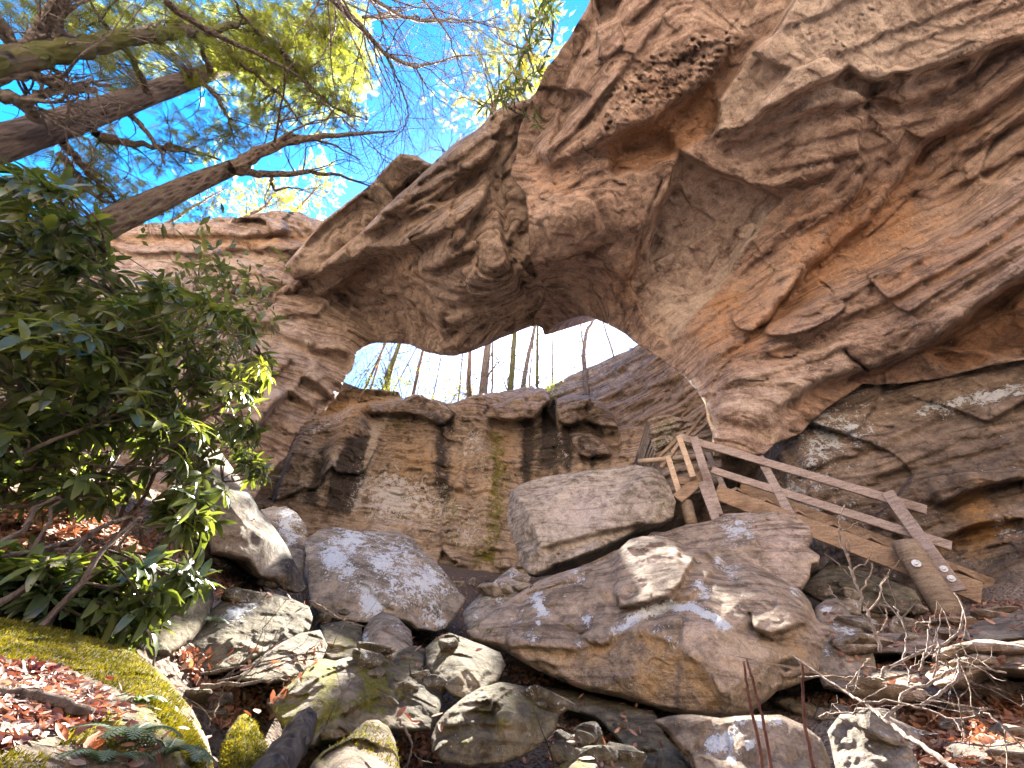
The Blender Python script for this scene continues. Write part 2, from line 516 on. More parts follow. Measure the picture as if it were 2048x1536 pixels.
def facet_depth(ctrl, mixin=0.0):
    """angular boulder: planar facets through the points; ctrl covers the outline"""
    p = [(c[0], c[1]) for c in ctrl]; d = np.array([to_d(c) for c in ctrl])
    def f(x, y):
        # 1/(d cos) is what is linear; use image-plane depth
        cosv = rays(np.array([a for a, _ in p]), np.array([b for _, b in p])) @ _F
        o, ok = tri_depth(p, d*cosv, x, y)
        cs = rays(x, y) @ _F
        t = np.exp(tps(p, np.log(d), x, y, 1e-3))
        dd = np.where(ok & (o > 0), 1/np.maximum(o, 1e-6)/cs, t)
        return dd*(1 - mixin) + t*mixin
    return f

LEDGE_K = 1.35
# features: each returns metres to add to the distance (positive = deeper)
def ledge(pts, a=0.3, w1=40, b=0.2, w2=30, soft=4, orange=0.0, dark=0.0, taper=0.12, pale=0.0):
    """a bed edge: rock on the left of travel stands out by a, the right is undercut by b"""
    pts = poly_arr(pts); lo = pts.min(0) - 4*max(w1, w2); hi = pts.max(0) + 4*max(w1, w2)
    def f(x, y, at_):
        out = np.zeros(len(x)); m = (x > lo[0]) & (x < hi[0]) & (y > lo[1]) & (y < hi[1])
        if not m.any(): return out
        _, s, t, _, _ = seg_dist(pts, x[m], y[m])
        tp = sstep(0, taper, t)*sstep(0, taper, 1 - t) if taper else 1.0
        d0 = seg_dist(pts, x[m], y[m])[0]
        k = 1/(1 + np.exp(-np.clip(s/soft, -40, 40)))
        e1 = np.exp(-np.maximum(s, 0)/w1); e2 = np.exp(-np.maximum(-s, 0)/w2)
        out[m] = LEDGE_K*tp*(-a*k*e1 + b*(1 - k)*e2)
        if orange: at_['orange'][m] += orange*tp*(1 - k)*e2
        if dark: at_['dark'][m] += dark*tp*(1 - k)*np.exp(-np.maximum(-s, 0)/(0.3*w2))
        if pale: at_['pale'][m] += pale*tp*k*np.exp(-np.maximum(s, 0)/(0.6*w1))
        return out
    return f
def crack(pts, depth=0.25, w=5, dark=0.0, taper=0.1):
    pts = poly_arr(pts); lo = pts.min(0) - 6*w; hi = pts.max(0) + 6*w
    def f(x, y, at_):
        out = np.zeros(len(x)); m = (x > lo[0]) & (x < hi[0]) & (y > lo[1]) & (y < hi[1])
        if not m.any(): return out
        d, s, t, _, _ = seg_dist(pts, x[m], y[m])
        tp = sstep(0, taper, t)*sstep(0, taper, 1 - t) if taper else 1.0
        g = np.exp(-(d/w)**2)*tp
        out[m] = depth*g
        if dark: at_['dark'][m] += dark*g
        return out
    return f
def ridge(pts, h=0.15, w=10, pale=0.0, taper=0.1):
    g = crack(pts, -h, w, 0, taper)
    def f(x, y, at_):
        o = g(x, y, at_)
        if pale: at_['pale'] += pale*np.minimum(1, -o/max(h, 1e-6))
        return o
    return f
def region(poly, off=0.0, soft=8, tilt=None, **paint):
    """an area standing out (off < 0) or let in (off > 0) with an edge 'soft' wide; may carry its own colouring"""
    poly = poly_arr(poly); lo = poly.min(0) - 3*soft; hi = poly.max(0) + 3*soft
    def f(x, y, at_):
        out = np.zeros(len(x)); m = (x > lo[0]) & (x < hi[0]) & (y > lo[1]) & (y < hi[1])
        if not m.any(): return out
        d = seg_dist(poly, x[m], y[m], True)[0]
        sd = np.where(inside(poly, x[m], y[m]), d, -d)
        k = sstep(-soft/2, soft/2, sd)
        o = off
        if tilt is not None: o = off + tilt[0]*(x[m] - tilt[1])/100 + tilt[2]*(y[m] - tilt[3])/100
        out[m] = o*k
        for n_, v_ in paint.items(): at_[n_][m] += v_*k
        return out
    return f
def bulge(u, v, ru, rv, h, rot=0):
    c, s = math.cos(math.radians(rot)), math.sin(math.radians(rot))
    def f(x, y, at_):
        a = ((x - u)*c + (y - v)*s)/ru; b = (-(x - u)*s + (y - v)*c)/rv
        return -h*np.exp(-(a*a + b*b))
    return f
def blot(u, v, r, **paint):
    def f(x, y, at_):
        k = np.exp(-((x - u)**2 + (y - v)**2)/(r*r))
        for n_, v_ in paint.items(): at_[n_] += v_*k
    return f
def streak(pts, w, **paint):
    pts = poly_arr(pts)
    def f(x, y, at_):
        d = seg_dist(pts, x, y)[0]; k = np.exp(-(d/w)**2)
        for n_, v_ in paint.items(): at_[n_] += v_*k
    return f
def allover(**paint):
    def f(x, y, at_):
        for n_, v_ in paint.items(): at_[n_] += v_
    return f
# noises: metres along the sight line from world position
def n_fbm(sc, amp, octs=4, seed=0): return lambda P, a: amp*fbm(P*sc, octs, seed)
def n_bed(zf, amp, xy=0.3, seed=0, sharp=3.0, warp=0.25):
    """bedding: thin layers that stand out or weather back, level but for a slight warp"""
    def f(P, a):
        w = warp*fbm(P*0.35, 2, seed + 5)
        q = np.column_stack([P[:, 0]*xy, P[:, 1]*xy, (P[:, 2] + w)*zf])
        n = perlin(q, seed) + 0.6*perlin(q*np.array([1.5, 1.5, 2.3]), seed + 1) + 0.35*perlin(q*np.array([2.5, 2.5, 5.1]), seed + 2)
        return amp*np.tanh(sharp*n)
    return f
def n_ridge(sc, amp, seed=0, octs=3): return lambda P, a: -amp*(ridged(P*sc, octs, seed) - 0.9)
def n_block(sc, amp, seed=0):
    """jointed blocks: cells stepping in and out"""
    def f(P, a):
        Q = P*np.asarray(sc)
        Q = Q + 0.25*np.column_stack([perlin(Q*1.3, seed + 1), perlin(Q*1.3, seed + 2), perlin(Q*1.3, seed + 3)])
        ip = np.floor(Q).astype(np.int64)
        best = np.full(len(Q), 9.0); val = np.zeros(len(Q))
        for dx in (-1, 0, 1):
            for dy in (-1, 0, 1):
                for dz in (-1, 0, 1):
                    c = ip + np.array([dx, dy, dz]); h = _hash(c[:, 0], c[:, 1], c[:, 2], seed)
                    q = np.stack([(h & np.uint32(255))/255.0, ((h >> np.uint32(8)) & np.uint32(255))/255.0, ((h >> np.uint32(16)) & np.uint32(255))/255.0], 1)
                    d = np.abs(Q - (c + q)).max(1)
                    m = d < best
                    best = np.where(m, d, best); val = np.where(m, ((h >> np.uint32(24)) & np.uint32(255))/255.0, val)
        return amp*(val - 0.5)
    return f

def n_tilt(nrm, zf, amp, xy=0.25, seed=0, sharp=3.0, warp=0.25):
    """bedding along a tilted plane normal"""
    nrm = np.asarray(nrm, float)/np.linalg.norm(nrm)
    def f(P, a):
        h = P @ nrm + warp*fbm(P*0.4, 2, seed + 5)
        q = np.column_stack([P[:, 0]*xy, P[:, 1]*xy, h*zf])
        n = perlin(q, seed) + 0.6*perlin(q*np.array([1.5, 1.5, 2.3]), seed + 1) + 0.4*perlin(q*np.array([2.5, 2.5, 5.1]), seed + 2)
        return amp*np.tanh(sharp*n)
    return f
def n_crag(sc, amp, seed=0, wide=0.10, step=0.5):
    """fracture lines between blocks, the blocks standing at slightly different depths"""
    def f(P, a):
        Q = P*np.asarray(sc); Q = Q + 0.22*np.column_stack([perlin(Q*1.7, seed + 1), perlin(Q*1.7, seed + 2), perlin(Q*1.7, seed + 3)])
        ip = np.floor(Q).astype(np.int64); d1 = np.full(len(Q), 9.0); d2 = np.full(len(Q), 9.0); val = np.zeros(len(Q))
        for dx in (-1, 0, 1):
            for dy in (-1, 0, 1):
                for dz in (-1, 0, 1):
                    c = ip + np.array([dx, dy, dz]); h = _hash(c[:, 0], c[:, 1], c[:, 2], seed)
                    q = np.stack([(h & np.uint32(255))/255.0, ((h >> np.uint32(8)) & np.uint32(255))/255.0, ((h >> np.uint32(16)) & np.uint32(255))/255.0], 1)
                    d = ((Q - (c + q))**2).sum(1); m = d < d1
                    d2 = np.where(m, d1, np.minimum(d2, d)); d1 = np.where(m, d, d1); val = np.where(m, ((h >> np.uint32(24)) & np.uint32(255))/255.0, val)
        e = np.sqrt(d2) - np.sqrt(d1)
        gate = sstep(-0.15, 0.25, perlin(Q*0.4, seed + 7))
        return amp*((1 - sstep(0, wide, e))*gate + step*(val - 0.5)*sstep(0, wide*1.5, e))
    return f

def n_facet(sc, amp, seed=0, soft=0.06):
    """chipped faces: every cell is a plane of its own tilt"""
    def f(P, a):
        Q = P*np.asarray(sc); Q = Q + 0.10*np.column_stack([perlin(Q*2.1, seed + 1), perlin(Q*2.1, seed + 2), perlin(Q*2.1, seed + 3)])
        ip = np.floor(Q).astype(np.int64); num = np.zeros(len(Q)); den = np.zeros(len(Q))
        for dx in (-1, 0, 1):
            for dy in (-1, 0, 1):
                for dz in (-1, 0, 1):
                    c = ip + np.array([dx, dy, dz]); h = _hash(c[:, 0], c[:, 1], c[:, 2], seed); g = _hash(c[:, 0], c[:, 1], c[:, 2], seed + 77)
                    q = c + np.stack([(h & np.uint32(255))/255.0, ((h >> np.uint32(8)) & np.uint32(255))/255.0, ((h >> np.uint32(16)) & np.uint32(255))/255.0], 1)
                    t = np.stack([(g & np.uint32(255))/127.5 - 1, ((g >> np.uint32(8)) & np.uint32(255))/127.5 - 1, ((g >> np.uint32(16)) & np.uint32(255))/127.5 - 1], 1)
                    d2 = ((Q - q)**2).sum(1); w = np.exp(-d2/soft)
                    num += w*(((Q - q)*t).sum(1) + 0.3*(((g >> np.uint32(24)) & np.uint32(255))/127.5 - 1)); den += w
        return amp*num/np.maximum(den, 1e-30)
    return f
# ------------------------------------------------------------------ rock materials
M_ARCH = rock_mat("sandstone_arch", (0.15, 0.098, 0.075), (0.39, 0.285, 0.23), (0.64, 0.535, 0.46), orange=(0.40, 0.225, 0.125), grey=(0.53, 0.45, 0.39), strat=0.7)
M_SPAN = rock_mat("sandstone_span", (0.115, 0.08, 0.06), (0.34, 0.255, 0.20), (0.58, 0.48, 0.40), orange=(0.38, 0.235, 0.13), grey=(0.47, 0.40, 0.34), strat=0.9)
M_CLIFF = rock_mat("wet_cliff", (0.085, 0.068, 0.055), (0.30, 0.235, 0.18), (0.54, 0.45, 0.36), orange=(0.42, 0.28, 0.15), grey=(0.52, 0.46, 0.39), strat=1.0, lich=(0.66, 0.58, 0.52))
M_WALL = rock_mat("lichen_wall", (0.11, 0.08, 0.065), (0.28, 0.22, 0.175), (0.48, 0.40, 0.33), orange=(0.42, 0.23, 0.08), grey=(0.40, 0.35, 0.30), strat=0.6)
M_BOULD = rock_mat("grey_boulder", (0.17, 0.145, 0.115), (0.40, 0.345, 0.28), (0.58, 0.52, 0.44), orange=(0.40, 0.27, 0.14), grey=(0.52, 0.47, 0.43), strat=0.4, sc=1.8, lich=(0.80, 0.85, 0.92))
M_HERO = rock_mat("buff_boulder", (0.20, 0.155, 0.115), (0.46, 0.37, 0.285), (0.66, 0.56, 0.46), orange=(0.42, 0.27, 0.12), grey=(0.58, 0.47, 0.41), strat=0.45, sc=1.8, lich=(0.80, 0.85, 0.92))
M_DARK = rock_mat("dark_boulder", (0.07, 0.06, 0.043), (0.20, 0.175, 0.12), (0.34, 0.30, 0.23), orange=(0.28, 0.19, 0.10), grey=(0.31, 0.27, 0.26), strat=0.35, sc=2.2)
M_MOSSY = rock_mat("mossy_boulder", (0.14, 0.11, 0.08), (0.32, 0.26, 0.19), (0.48, 0.41, 0.33), strat=0.3, sc=3.0)

# ------------------------------------------------------------------ the arch: overhang, span, pier, lip slab
ARCH_CTRL = [
    # lip, straight overhead and away to the far left
    (1170, 0, 'z', 12.0), (1037, 240, 'z', 12.0), (1000, 200, 'z', 12.2), (860, 335, 'z', 12.2), (650, 520, 'z', 12.0), (480, 640, 'h', 13.3), (545, 580, 'h', 12.9),
    (700, 640, 'h', 12.8), (600, 610, 'h', 13.0), (720, 700, 'h', 12.0), (820, 690, 'h', 11.7), (900, 710, 'h', 10.3), (1000, 670, 'h', 9.5), (1000, 560, 'z', 9.9),
    (850, 560, 'z', 11.0), (1068, 645, 'h', 8.8), (1180, 637, 'h', 7.9), (1270, 690, 'h', 7.9), (1335, 728, 'h', 7.8), (1393, 780, 'h', 7.4), (1420, 830, 'h', 7.0), (1430, 890, 'h', 7.0),
    (1550, 886, 'h', 7.5), (1690, 794, 'h', 8.3), (1800, 765, 'h', 9.0), (2048, 719, 'h', 9.6), (2700, 560, 'h', 10.5),
    (1450, 760, 'h', 6.9), (1550, 800, 'h', 7.2), (1700, 680, 'h', 7.7), (1880, 620, 'h', 8.1), (2047, 520, 'h', 8.3), (1700, 500, 'z', 8.9), (1900, 400, 'z', 9.2),
    (1450, 560, 'z', 9.6), (1250, 560, 'z', 10.2), (1350, 400, 'z', 10.3), (1550, 380, 'z', 9.9), (1200, 330, 'z', 10.6), (1300, 150, 'z', 11.0), (1500, 220, 'z', 10.4),
    (1700, 250, 'z', 9.9), (1800, 60, 'z', 10.6), (2047, 150, 'z', 10.0), (2047, 0, 'z', 10.6), (1500, -100, 'z', 11.4), (1400, -400, 'z', 12.0), (1650, -700, 'z', 12.2), (2700, -700, 'z', 12), (2700, -100, 'z', 11)]
ARCH_D = ctrl_depth(ARCH_CTRL, 2e-4)

arch = empty("rock_arch", at(1180, 640, h=8.0), "massive brown sandstone natural arch spanning overhead from cliff to cliff", "rock arch")

OVER_OUT = [(1181, 0), (1160, 40), (1133, 85), (1110, 115), (1089, 143), (1072, 185), (1061, 205), (1048, 240), (1037, 267), (1030, 320), (1020, 350), (1035, 372), (1052, 385), (1057, 430), (1058, 480), (1060, 517), (1079, 558),
            (1092, 585), (1086, 610), (1068, 632), (1068, 648), (1084, 656), (1090, 670), (1095, 668), (1099, 657), (1104, 650), (1125, 641), (1147, 633), (1167, 631), (1188, 637), (1219, 650), (1253, 667), (1275, 689), (1300, 703), (1335, 726),
            (1369, 753), (1393, 780), (1414, 806), (1417, 830), (1424, 860), (1430, 888), (1485, 910), (1529, 908), (1552, 887), (1601, 868), (1628, 838), (1656, 814), (1690, 794), (1724, 767), (1800, 768),
            (1881, 757), (1929, 743), (2048, 719), (2400, 640), (2700, 560), (2700, -700), (1640, -700), (1400, -406)]
over_feats = [
    # hanging slab at the top right
    region([(1492, 118), (1545, 70), (1580, 15), (1640, -110), (2160, -110), (2100, 60), (1990, 92), (1935, 115), (1850, 140), (1806, 150), (1790, 150), (1735, 160), (1700, 140), (1640, 170), (1560, 205), (1520, 235), (1475, 262), (1432, 270), (1440, 200)], -0.55, 18, pale=0.35),
    region([(1492, 125), (1440, 205), (1412, 262), (1432, 278), (1470, 255), (1520, 225), (1528, 180), (1500, 150)], 0.16, 14, moss=0.10, pale=0.2),
    region([(1432, 285), (1520, 240), (1700, 150), (1720, 205), (1640, 215), (1560, 248), (1480, 280)], 0.05, 14, moss=0.12, pale=0.3),
    ledge([(1405, 285), (1432, 290), (1480, 285), (1560, 252), (1640, 222), (1700, 208), (1765, 200), (1800, 212), (1900, 180), (1990, 100), (2120, 40)], 0.22, 26, 0.30, 30, 4, dark=0.45),
    ledge([(1700, 210), (1720, 170), (1735, 150), (1755, 165), (1790, 175), (1815, 165), (1850, 135), (1985, 80)], 0.18, 16, 0.10, 18, 5, pale=0.6),
    # alcove plane under the slab
    region([(1360, 300), (1420, 340), (1538, 386), (1560, 400), (1500, 470), (1455, 545), (1405, 610), (1335, 690), (1290, 640), (1262, 560), (1290, 480), (1335, 385)], 0.30, 10, pale=0.45),
    ledge([(1340, 285), (1362, 302), (1420, 342), (1538, 386), (1580, 372), (1680, 330)], 0.32, 30, 0.12, 25, 4, pale=0.5),
    ledge([(1255, 580), (1280, 500), (1330, 395), (1352, 350), (1360, 300)], 0.30, 45, 0.10, 25, 5, orange=0.25),
    ledge([(1330, 690), (1400, 612), (1455, 545), (1500, 470), (1545, 405)][::-1], 0.10, 40, 0.02, 20, 6),
    ridge([(1545, 400), (1500, 470), (1470, 520), (1430, 570), (1400, 600), (1360, 650), (1335, 690)], 0.12, 9, pale=0.9),
    # orange undercut hollows
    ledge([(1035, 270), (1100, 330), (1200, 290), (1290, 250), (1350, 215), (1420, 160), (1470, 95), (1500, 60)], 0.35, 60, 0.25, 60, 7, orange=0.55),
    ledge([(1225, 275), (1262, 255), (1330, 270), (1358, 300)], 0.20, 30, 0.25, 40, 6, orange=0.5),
    ledge([(1060, 510), (1110, 540), (1200, 480), (1290, 470), (1330, 400)], 0.12, 60, 0.15, 50, 10),
    bulge(1160, 430, 95, 130, 0.40, -25), bulge(1240, 180, 110, 60, 0.25, -35),
    region([(1220, 290), (1350, 240), (1420, 170), (1440, 250), (1355, 300), (1300, 330), (1230, 345)], 0.22, 26, orange=0.65),
    # bed edges of the right flank: lower left to upper right
    ledge([(1370, 760), (1440, 715), (1500, 680), (1560, 610), (1640, 520), (1740, 440), (1800, 360), (1850, 290), (1950, 230), (2060, 160), (2300, 20)], 0.18, 50, 0.42, 45, 4, orange=0.55, dark=0.35),
    ledge([(1530, 640), (1600, 560), (1660, 470), (1720, 380), (1790, 300), (1830, 250)], 0.15, 40, 0.20, 34, 5, orange=0.35, dark=0.2),
    ledge([(1380, 756), (1470, 712), (1540, 650), (1640, 592), (1740, 540), (1850, 500), (1960, 430), (2060, 370), (2300, 240)][::-1], 0.32, 40, 0.14, 24, 4, dark=0.3),
    ledge([(1480, 730), (1560, 700), (1620, 675), (1690, 640), (1760, 610), (1860, 560), (1960, 500), (2060, 430), (2300, 300)], 0.22, 40, 0.25, 26, 4, orange=0.4, dark=0.25),
    ledge([(1700, 610), (1800, 545), (1900, 480), (1990, 440), (2080, 380)], 0.15, 30, 0.18, 26, 4, orange=0.4),
    ledge([(1510, 845), (1560, 815), (1620, 775), (1680, 752), (1730, 742), (1790, 722), (1850, 695), (1900, 660), (1980, 600), (2060, 540), (2300, 400)], 0.26, 34, 0.40, 55, 5, orange=0.75, pale=0.55),
    ledge([(1400, 790), (1440, 840), (1500, 852), (1580, 850), (1640, 820)], 0.15, 30, 0.15, 30, 6, orange=0.2),
    ledge([(1690, 720), (1760, 705), (1850, 640), (1960, 560), (2060, 490)], 0.10, 30, 0.1, 30, 5),
    region([(1850, 700), (1960, 610), (2060, 560), (2300, 420), (2400, 620), (2048, 705), (1900, 745)], 0.30, 30, orange=0.5, dark=0.25),
    ridge([(1375, 756), (1395, 785), (1416, 812), (1424, 850), (1430, 888)], 0.10, 9, pale=0.8),
    crack([(1690, 702), (1705, 715), (1724, 735), (1738, 748)], 0.2, 3.5, 0.7), crack([(1640, 560), (1660, 575), (1668, 590)], 0.12, 3, 0.5),
    crack([(1330, 345), (1300, 420), (1275, 500), (1258, 560)], 0.15, 4, 0.3),
    crack([(1440, 505), (1400, 560), (1340, 640)], 0.05, 3, 0.2),
    ledge([(1560, 60), (1660, 20), (1780, -30)], 0.10, 20, 0.10, 14, 2.5), ledge([(1640, 130), (1760, 75), (1900, 20), (2050, -40)], 0.08, 16, 0.10, 12, 2.5, dark=0.1), ledge([(1740, 120), (1860, 75), (2060, 0)], 0.07, 14, 0.09, 12, 2.5),
    ledge([(1480, 320), (1580, 290), (1700, 262), (1800, 255), (1900, 230)], 0.09, 16, 0.10, 14, 2.5), ledge([(1520, 350), (1620, 325), (1740, 300), (1800, 280)], 0.08, 14, 0.12, 14, 2.5, dark=0.1),
    ledge([(1600, 470), (1680, 420), (1740, 370)], 0.12, 18, 0.16, 16, 2.5, orange=0.2, dark=0.15), ledge([(1470, 560), (1540, 500), (1600, 440)], 0.10, 16, 0.14, 16, 2.5, dark=0.15),
    ledge([(1900, 330), (1980, 280), (2060, 230), (2300, 90)], 0.14, 24, 0.16, 16, 2.5, dark=0.15), ledge([(1860, 410), (1960, 350), (2060, 300), (2300, 160)], 0.14, 24, 0.18, 16, 2.5, orange=0.2, dark=0.15), ledge([(1600, 640), (1700, 590), (1790, 540)], 0.10, 16, 0.12, 12, 2.5, dark=0.12),
    ledge([(1440, 780), (1560, 745), (1650, 715), (1720, 690)], 0.08, 16, 0.10, 12, 2.5, pale=0.3), ledge([(1820, 640), (1920, 580), (2060, 480), (2300, 340)], 0.12, 20, 0.16, 14, 2.5, dark=0.15), ledge([(1080, 330), (1150, 260), (1220, 170), (1290, 90), (1340, 20)], 0.14, 24, 0.16, 18, 2.5, dark=0.1),
    ledge([(1110, 400), (1180, 350), (1260, 310)], 0.08, 16, 0.12, 16, 2.5), ledge([(1250, 60), (1330, -20), (1420, -120)], 0.12, 20, 0.16, 16, 2.5, dark=0.15), ledge([(1290, 700), (1340, 690), (1400, 660), (1460, 610), (1500, 560)], 0.08, 14, 0.10, 12, 2.5),
    # hollows and steps along the lip joint, their shade put into the colour
    ledge([(1181, 40), (1150, 130), (1120, 190), (1090, 260), (1050, 330)], 0.02, 30, 0.40, 20, 5),
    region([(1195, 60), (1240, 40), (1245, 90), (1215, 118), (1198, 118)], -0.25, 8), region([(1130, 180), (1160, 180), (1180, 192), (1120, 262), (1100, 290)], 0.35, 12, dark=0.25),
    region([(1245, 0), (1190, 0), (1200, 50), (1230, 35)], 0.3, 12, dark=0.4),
]
def pits(poly, size, amp, seed=3):
    poly = poly_arr(poly)
    def f(x, y, at_):
        out = np.zeros(len(x)); lo = poly.min(0); hi = poly.max(0)
        m = (x > lo[0]) & (x < hi[0]) & (y > lo[1]) & (y < hi[1])
        if not m.any(): return out
        d = seg_dist(poly, x[m], y[m], True)[0]
        k = np.where(inside(poly, x[m], y[m]), sstep(0, 25, d), 0)
        a = math.radians(-28); xr = (x[m]*math.cos(a) + y[m]*math.sin(a)); yr = (-x[m]*math.sin(a) + y[m]*math.cos(a))
        q = np.column_stack([xr/size/1.4, yr/size, np.full(m.sum(), seed + .5)])
        q[:, :2] += 0.35*np.column_stack([perlin(q*0.7, 5), perlin(q*0.7, 6)])
        d1, d2 = worley(q, seed)
        pick = sstep(-0.25, 0.25, perlin(q*0.35, 8) + 0.1)
        hole = (1 - sstep(0.16, 0.42, d1))*pick
        out[m] = amp*hole*k - 0.3*amp*(1 - sstep(0.02, 0.14, d2 - d1))*k
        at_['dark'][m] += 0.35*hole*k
        return out
    return f
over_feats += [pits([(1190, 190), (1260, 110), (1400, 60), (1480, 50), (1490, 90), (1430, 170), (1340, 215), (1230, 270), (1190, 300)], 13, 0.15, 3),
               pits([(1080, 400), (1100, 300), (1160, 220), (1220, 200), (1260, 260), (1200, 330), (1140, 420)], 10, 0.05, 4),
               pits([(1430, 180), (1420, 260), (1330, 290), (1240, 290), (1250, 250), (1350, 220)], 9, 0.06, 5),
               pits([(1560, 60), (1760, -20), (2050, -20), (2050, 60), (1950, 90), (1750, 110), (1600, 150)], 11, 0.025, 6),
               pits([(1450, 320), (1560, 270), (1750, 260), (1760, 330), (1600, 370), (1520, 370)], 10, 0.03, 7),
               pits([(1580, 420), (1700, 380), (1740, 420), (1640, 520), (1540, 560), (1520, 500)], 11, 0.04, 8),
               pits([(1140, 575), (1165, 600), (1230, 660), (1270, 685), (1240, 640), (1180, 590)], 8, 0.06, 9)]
over_paints = [blot(1620, 470, 110, orange=0.45), blot(1480, 620, 90, orange=0.35), blot(1330, 230, 90, orange=0.35), blot(1230, 560, 80, orange=0.3), blot(1800, 460, 120, orange=0.3),
               blot(1560, 840, 70, pale=0.3), blot(1480, 790, 60, pale=0.35), blot(1700, 60, 160, pale=0.35), blot(1190, 470, 70, dark=0.22), blot(1290, 590, 60, orange=0.3), blot(1420, 680, 70, orange=0.35),
               streak([(1330, 640), (1360, 560), (1440, 600)], 30, orange=0.25), blot(1350, 610, 40, pale=0.3), blot(1650, 720, 80, pale=0.2), allover(orange=-0.02)]
relief("overhang", OVER_OUT, ARCH_D, M_ARCH, 3.0, over_feats, over_paints,
       [n_facet(0.42, 0.36, 81, 0.010), n_tilt((0.30, 0.10, 0.95), 1.3, 0.07, 0.04, 21, 6.0, 0.05), n_tilt((0.30, 0.10, 0.95), 5.0, 0.026, 0.15, 23, 5.0, 0.05), n_facet((1.6, 1.6, 2.6), 0.07, 86, 0.012), n_fbm(2.6, 0.02, 4, 31), n_fbm(9, 0.022, 3, 51)],
       6.0, (0.62, 0.42, 0.9), 0.97, (16, 0.0), arch, 3, 1)

SPAN_OUT = [(1130, 120), (1085, 170), (1058, 198), (1020, 205), (990, 222), (965, 248), (942, 267), (904, 290), (867, 325), (836, 356), (788, 397), (716, 468), (648, 525), (618, 548), (537, 590), (492, 620), (465, 640), (500, 680), (560, 690), (640, 690), (700, 694), (711, 704),
            (718, 700), (738, 690), (755, 686), (786, 687), (806, 687), (820, 690), (838, 698), (851, 704), (878, 709), (912, 713), (933, 706), (974, 690), (1001, 677), (1035, 663), (1066, 652), (1120, 640), (1160, 560), (1160, 420), (1120, 300)]
span_feats = [
    # big joint plane that runs up to the lip
    ledge([(880, 520), (930, 470), (975, 385), (1010, 320), (1045, 260), (1080, 190)], 0.0, 20, 0.55, 60, 4, pale=0.0),
    ridge([(880, 525), (930, 470), (975, 385), (1010, 320), (1045, 262)], 0.10, 6, pale=0.8),
    ledge([(545, 575), (640, 548), (720, 520), (800, 500), (870, 470), (940, 430), (985, 380)], 0.30, 22, 0.35, 30, 4, dark=0.25, pale=0.5),
    ledge([(640, 600), (700, 560), (745, 520), (800, 515), (850, 500)], 0.25, 26, 0.35, 24, 4, orange=0.35, dark=0.35),
    ledge([(530, 580), (580, 590), (640, 598), (700, 596), (760, 582), (820, 555), (870, 540), (930, 510), (980, 470)], 0.25, 20, 0.40, 22, 4, orange=0.3, dark=0.3),
    ledge([(640, 655), (680, 648), (720, 632), (760, 600), (800, 580), (850, 560), (900, 545)], 0.22, 26, 0.22, 34, 6, dark=0.1),
    ledge([(650, 500), (720, 470), (790, 440), (860, 415), (920, 370), (980, 320), (1020, 280)], 0.25, 26, 0.30, 24, 4, orange=0.3),
    ledge([(720, 450), (800, 410), (870, 380), (930, 340), (985, 300), (1030, 262)], 0.20, 22, 0.28, 22, 4, dark=0.25),
    ledge([(790, 400), (850, 360), (900, 330), (960, 290), (1020, 250)], 0.15, 18, 0.22, 20, 4),
    region([(735, 498), (850, 500), (838, 548), (780, 575), (720, 590), (660, 598), (690, 570)], 0.35, 12, orange=0.15, dark=0.15),
    region([(760, 430), (900, 400), (950, 375), (960, 330), (880, 390), (800, 440)], 0.18, 10, dark=0.1),
    bulge(900, 660, 110, 70, 0.45, -10), bulge(1000, 540, 80, 90, 0.25), bulge(700, 600, 100, 30, 0.12),
    crack([(995, 330), (1000, 400), (1010, 480), (1040, 560), (1060, 600)], 0.35, 9, 0.25),
    region([(1000, 400), (1055, 400), (1065, 520), (1085, 585), (1060, 600), (1020, 520)], 0.25, 16),
    region([(520, 610), (640, 604), (760, 588), (800, 580), (740, 625), (660, 655), (580, 640)], -0.1, 14, pale=0.25),
]
span_paints = [blot(930, 620, 110, dark=0.12), blot(780, 670, 60, dark=0.28), blot(620, 560, 60, orange=0.2), blot(900, 440, 90, orange=0.2), blot(600, 640, 60, pale=0.2), blot(1040, 480, 50, dark=0.1)]
def n_flute(amp):
    """thin weathered plates seen edge on"""
    def f(P, a):
        q = np.column_stack([P[:, 0]*0.4, P[:, 1]*0.4, P[:, 2]*7 + 0.8*perlin(P*0.7, 3)])
        return amp*np.tanh(3*perlin(q, 77))*sstep(0.0, 0.35, perlin(P*0.45, 78) + 0.12)
    return f
relief("span", SPAN_OUT, lambda x, y: ARCH_D(x, y) + 0.35, M_SPAN, 3.0, span_feats, span_paints,
       [n_facet(0.6, 0.26, 82, 0.010), n_tilt((0.42, 0.52, 0.74), 1.5, 0.16, 0.08, 22, 6.0, 0.08), n_tilt((0.42, 0.52, 0.74), 6.0, 0.05, 0.4, 29, 4, 0.1), n_facet((2.4, 2.4, 3.5), 0.09, 87, 0.03), n_fbm(2.8, 0.03, 4, 32), n_fbm(9, 0.025, 3, 52)],
       5.0, (-0.2, 0.7, 1.0), 0.95, (12, 0.35), arch, 3, 2)

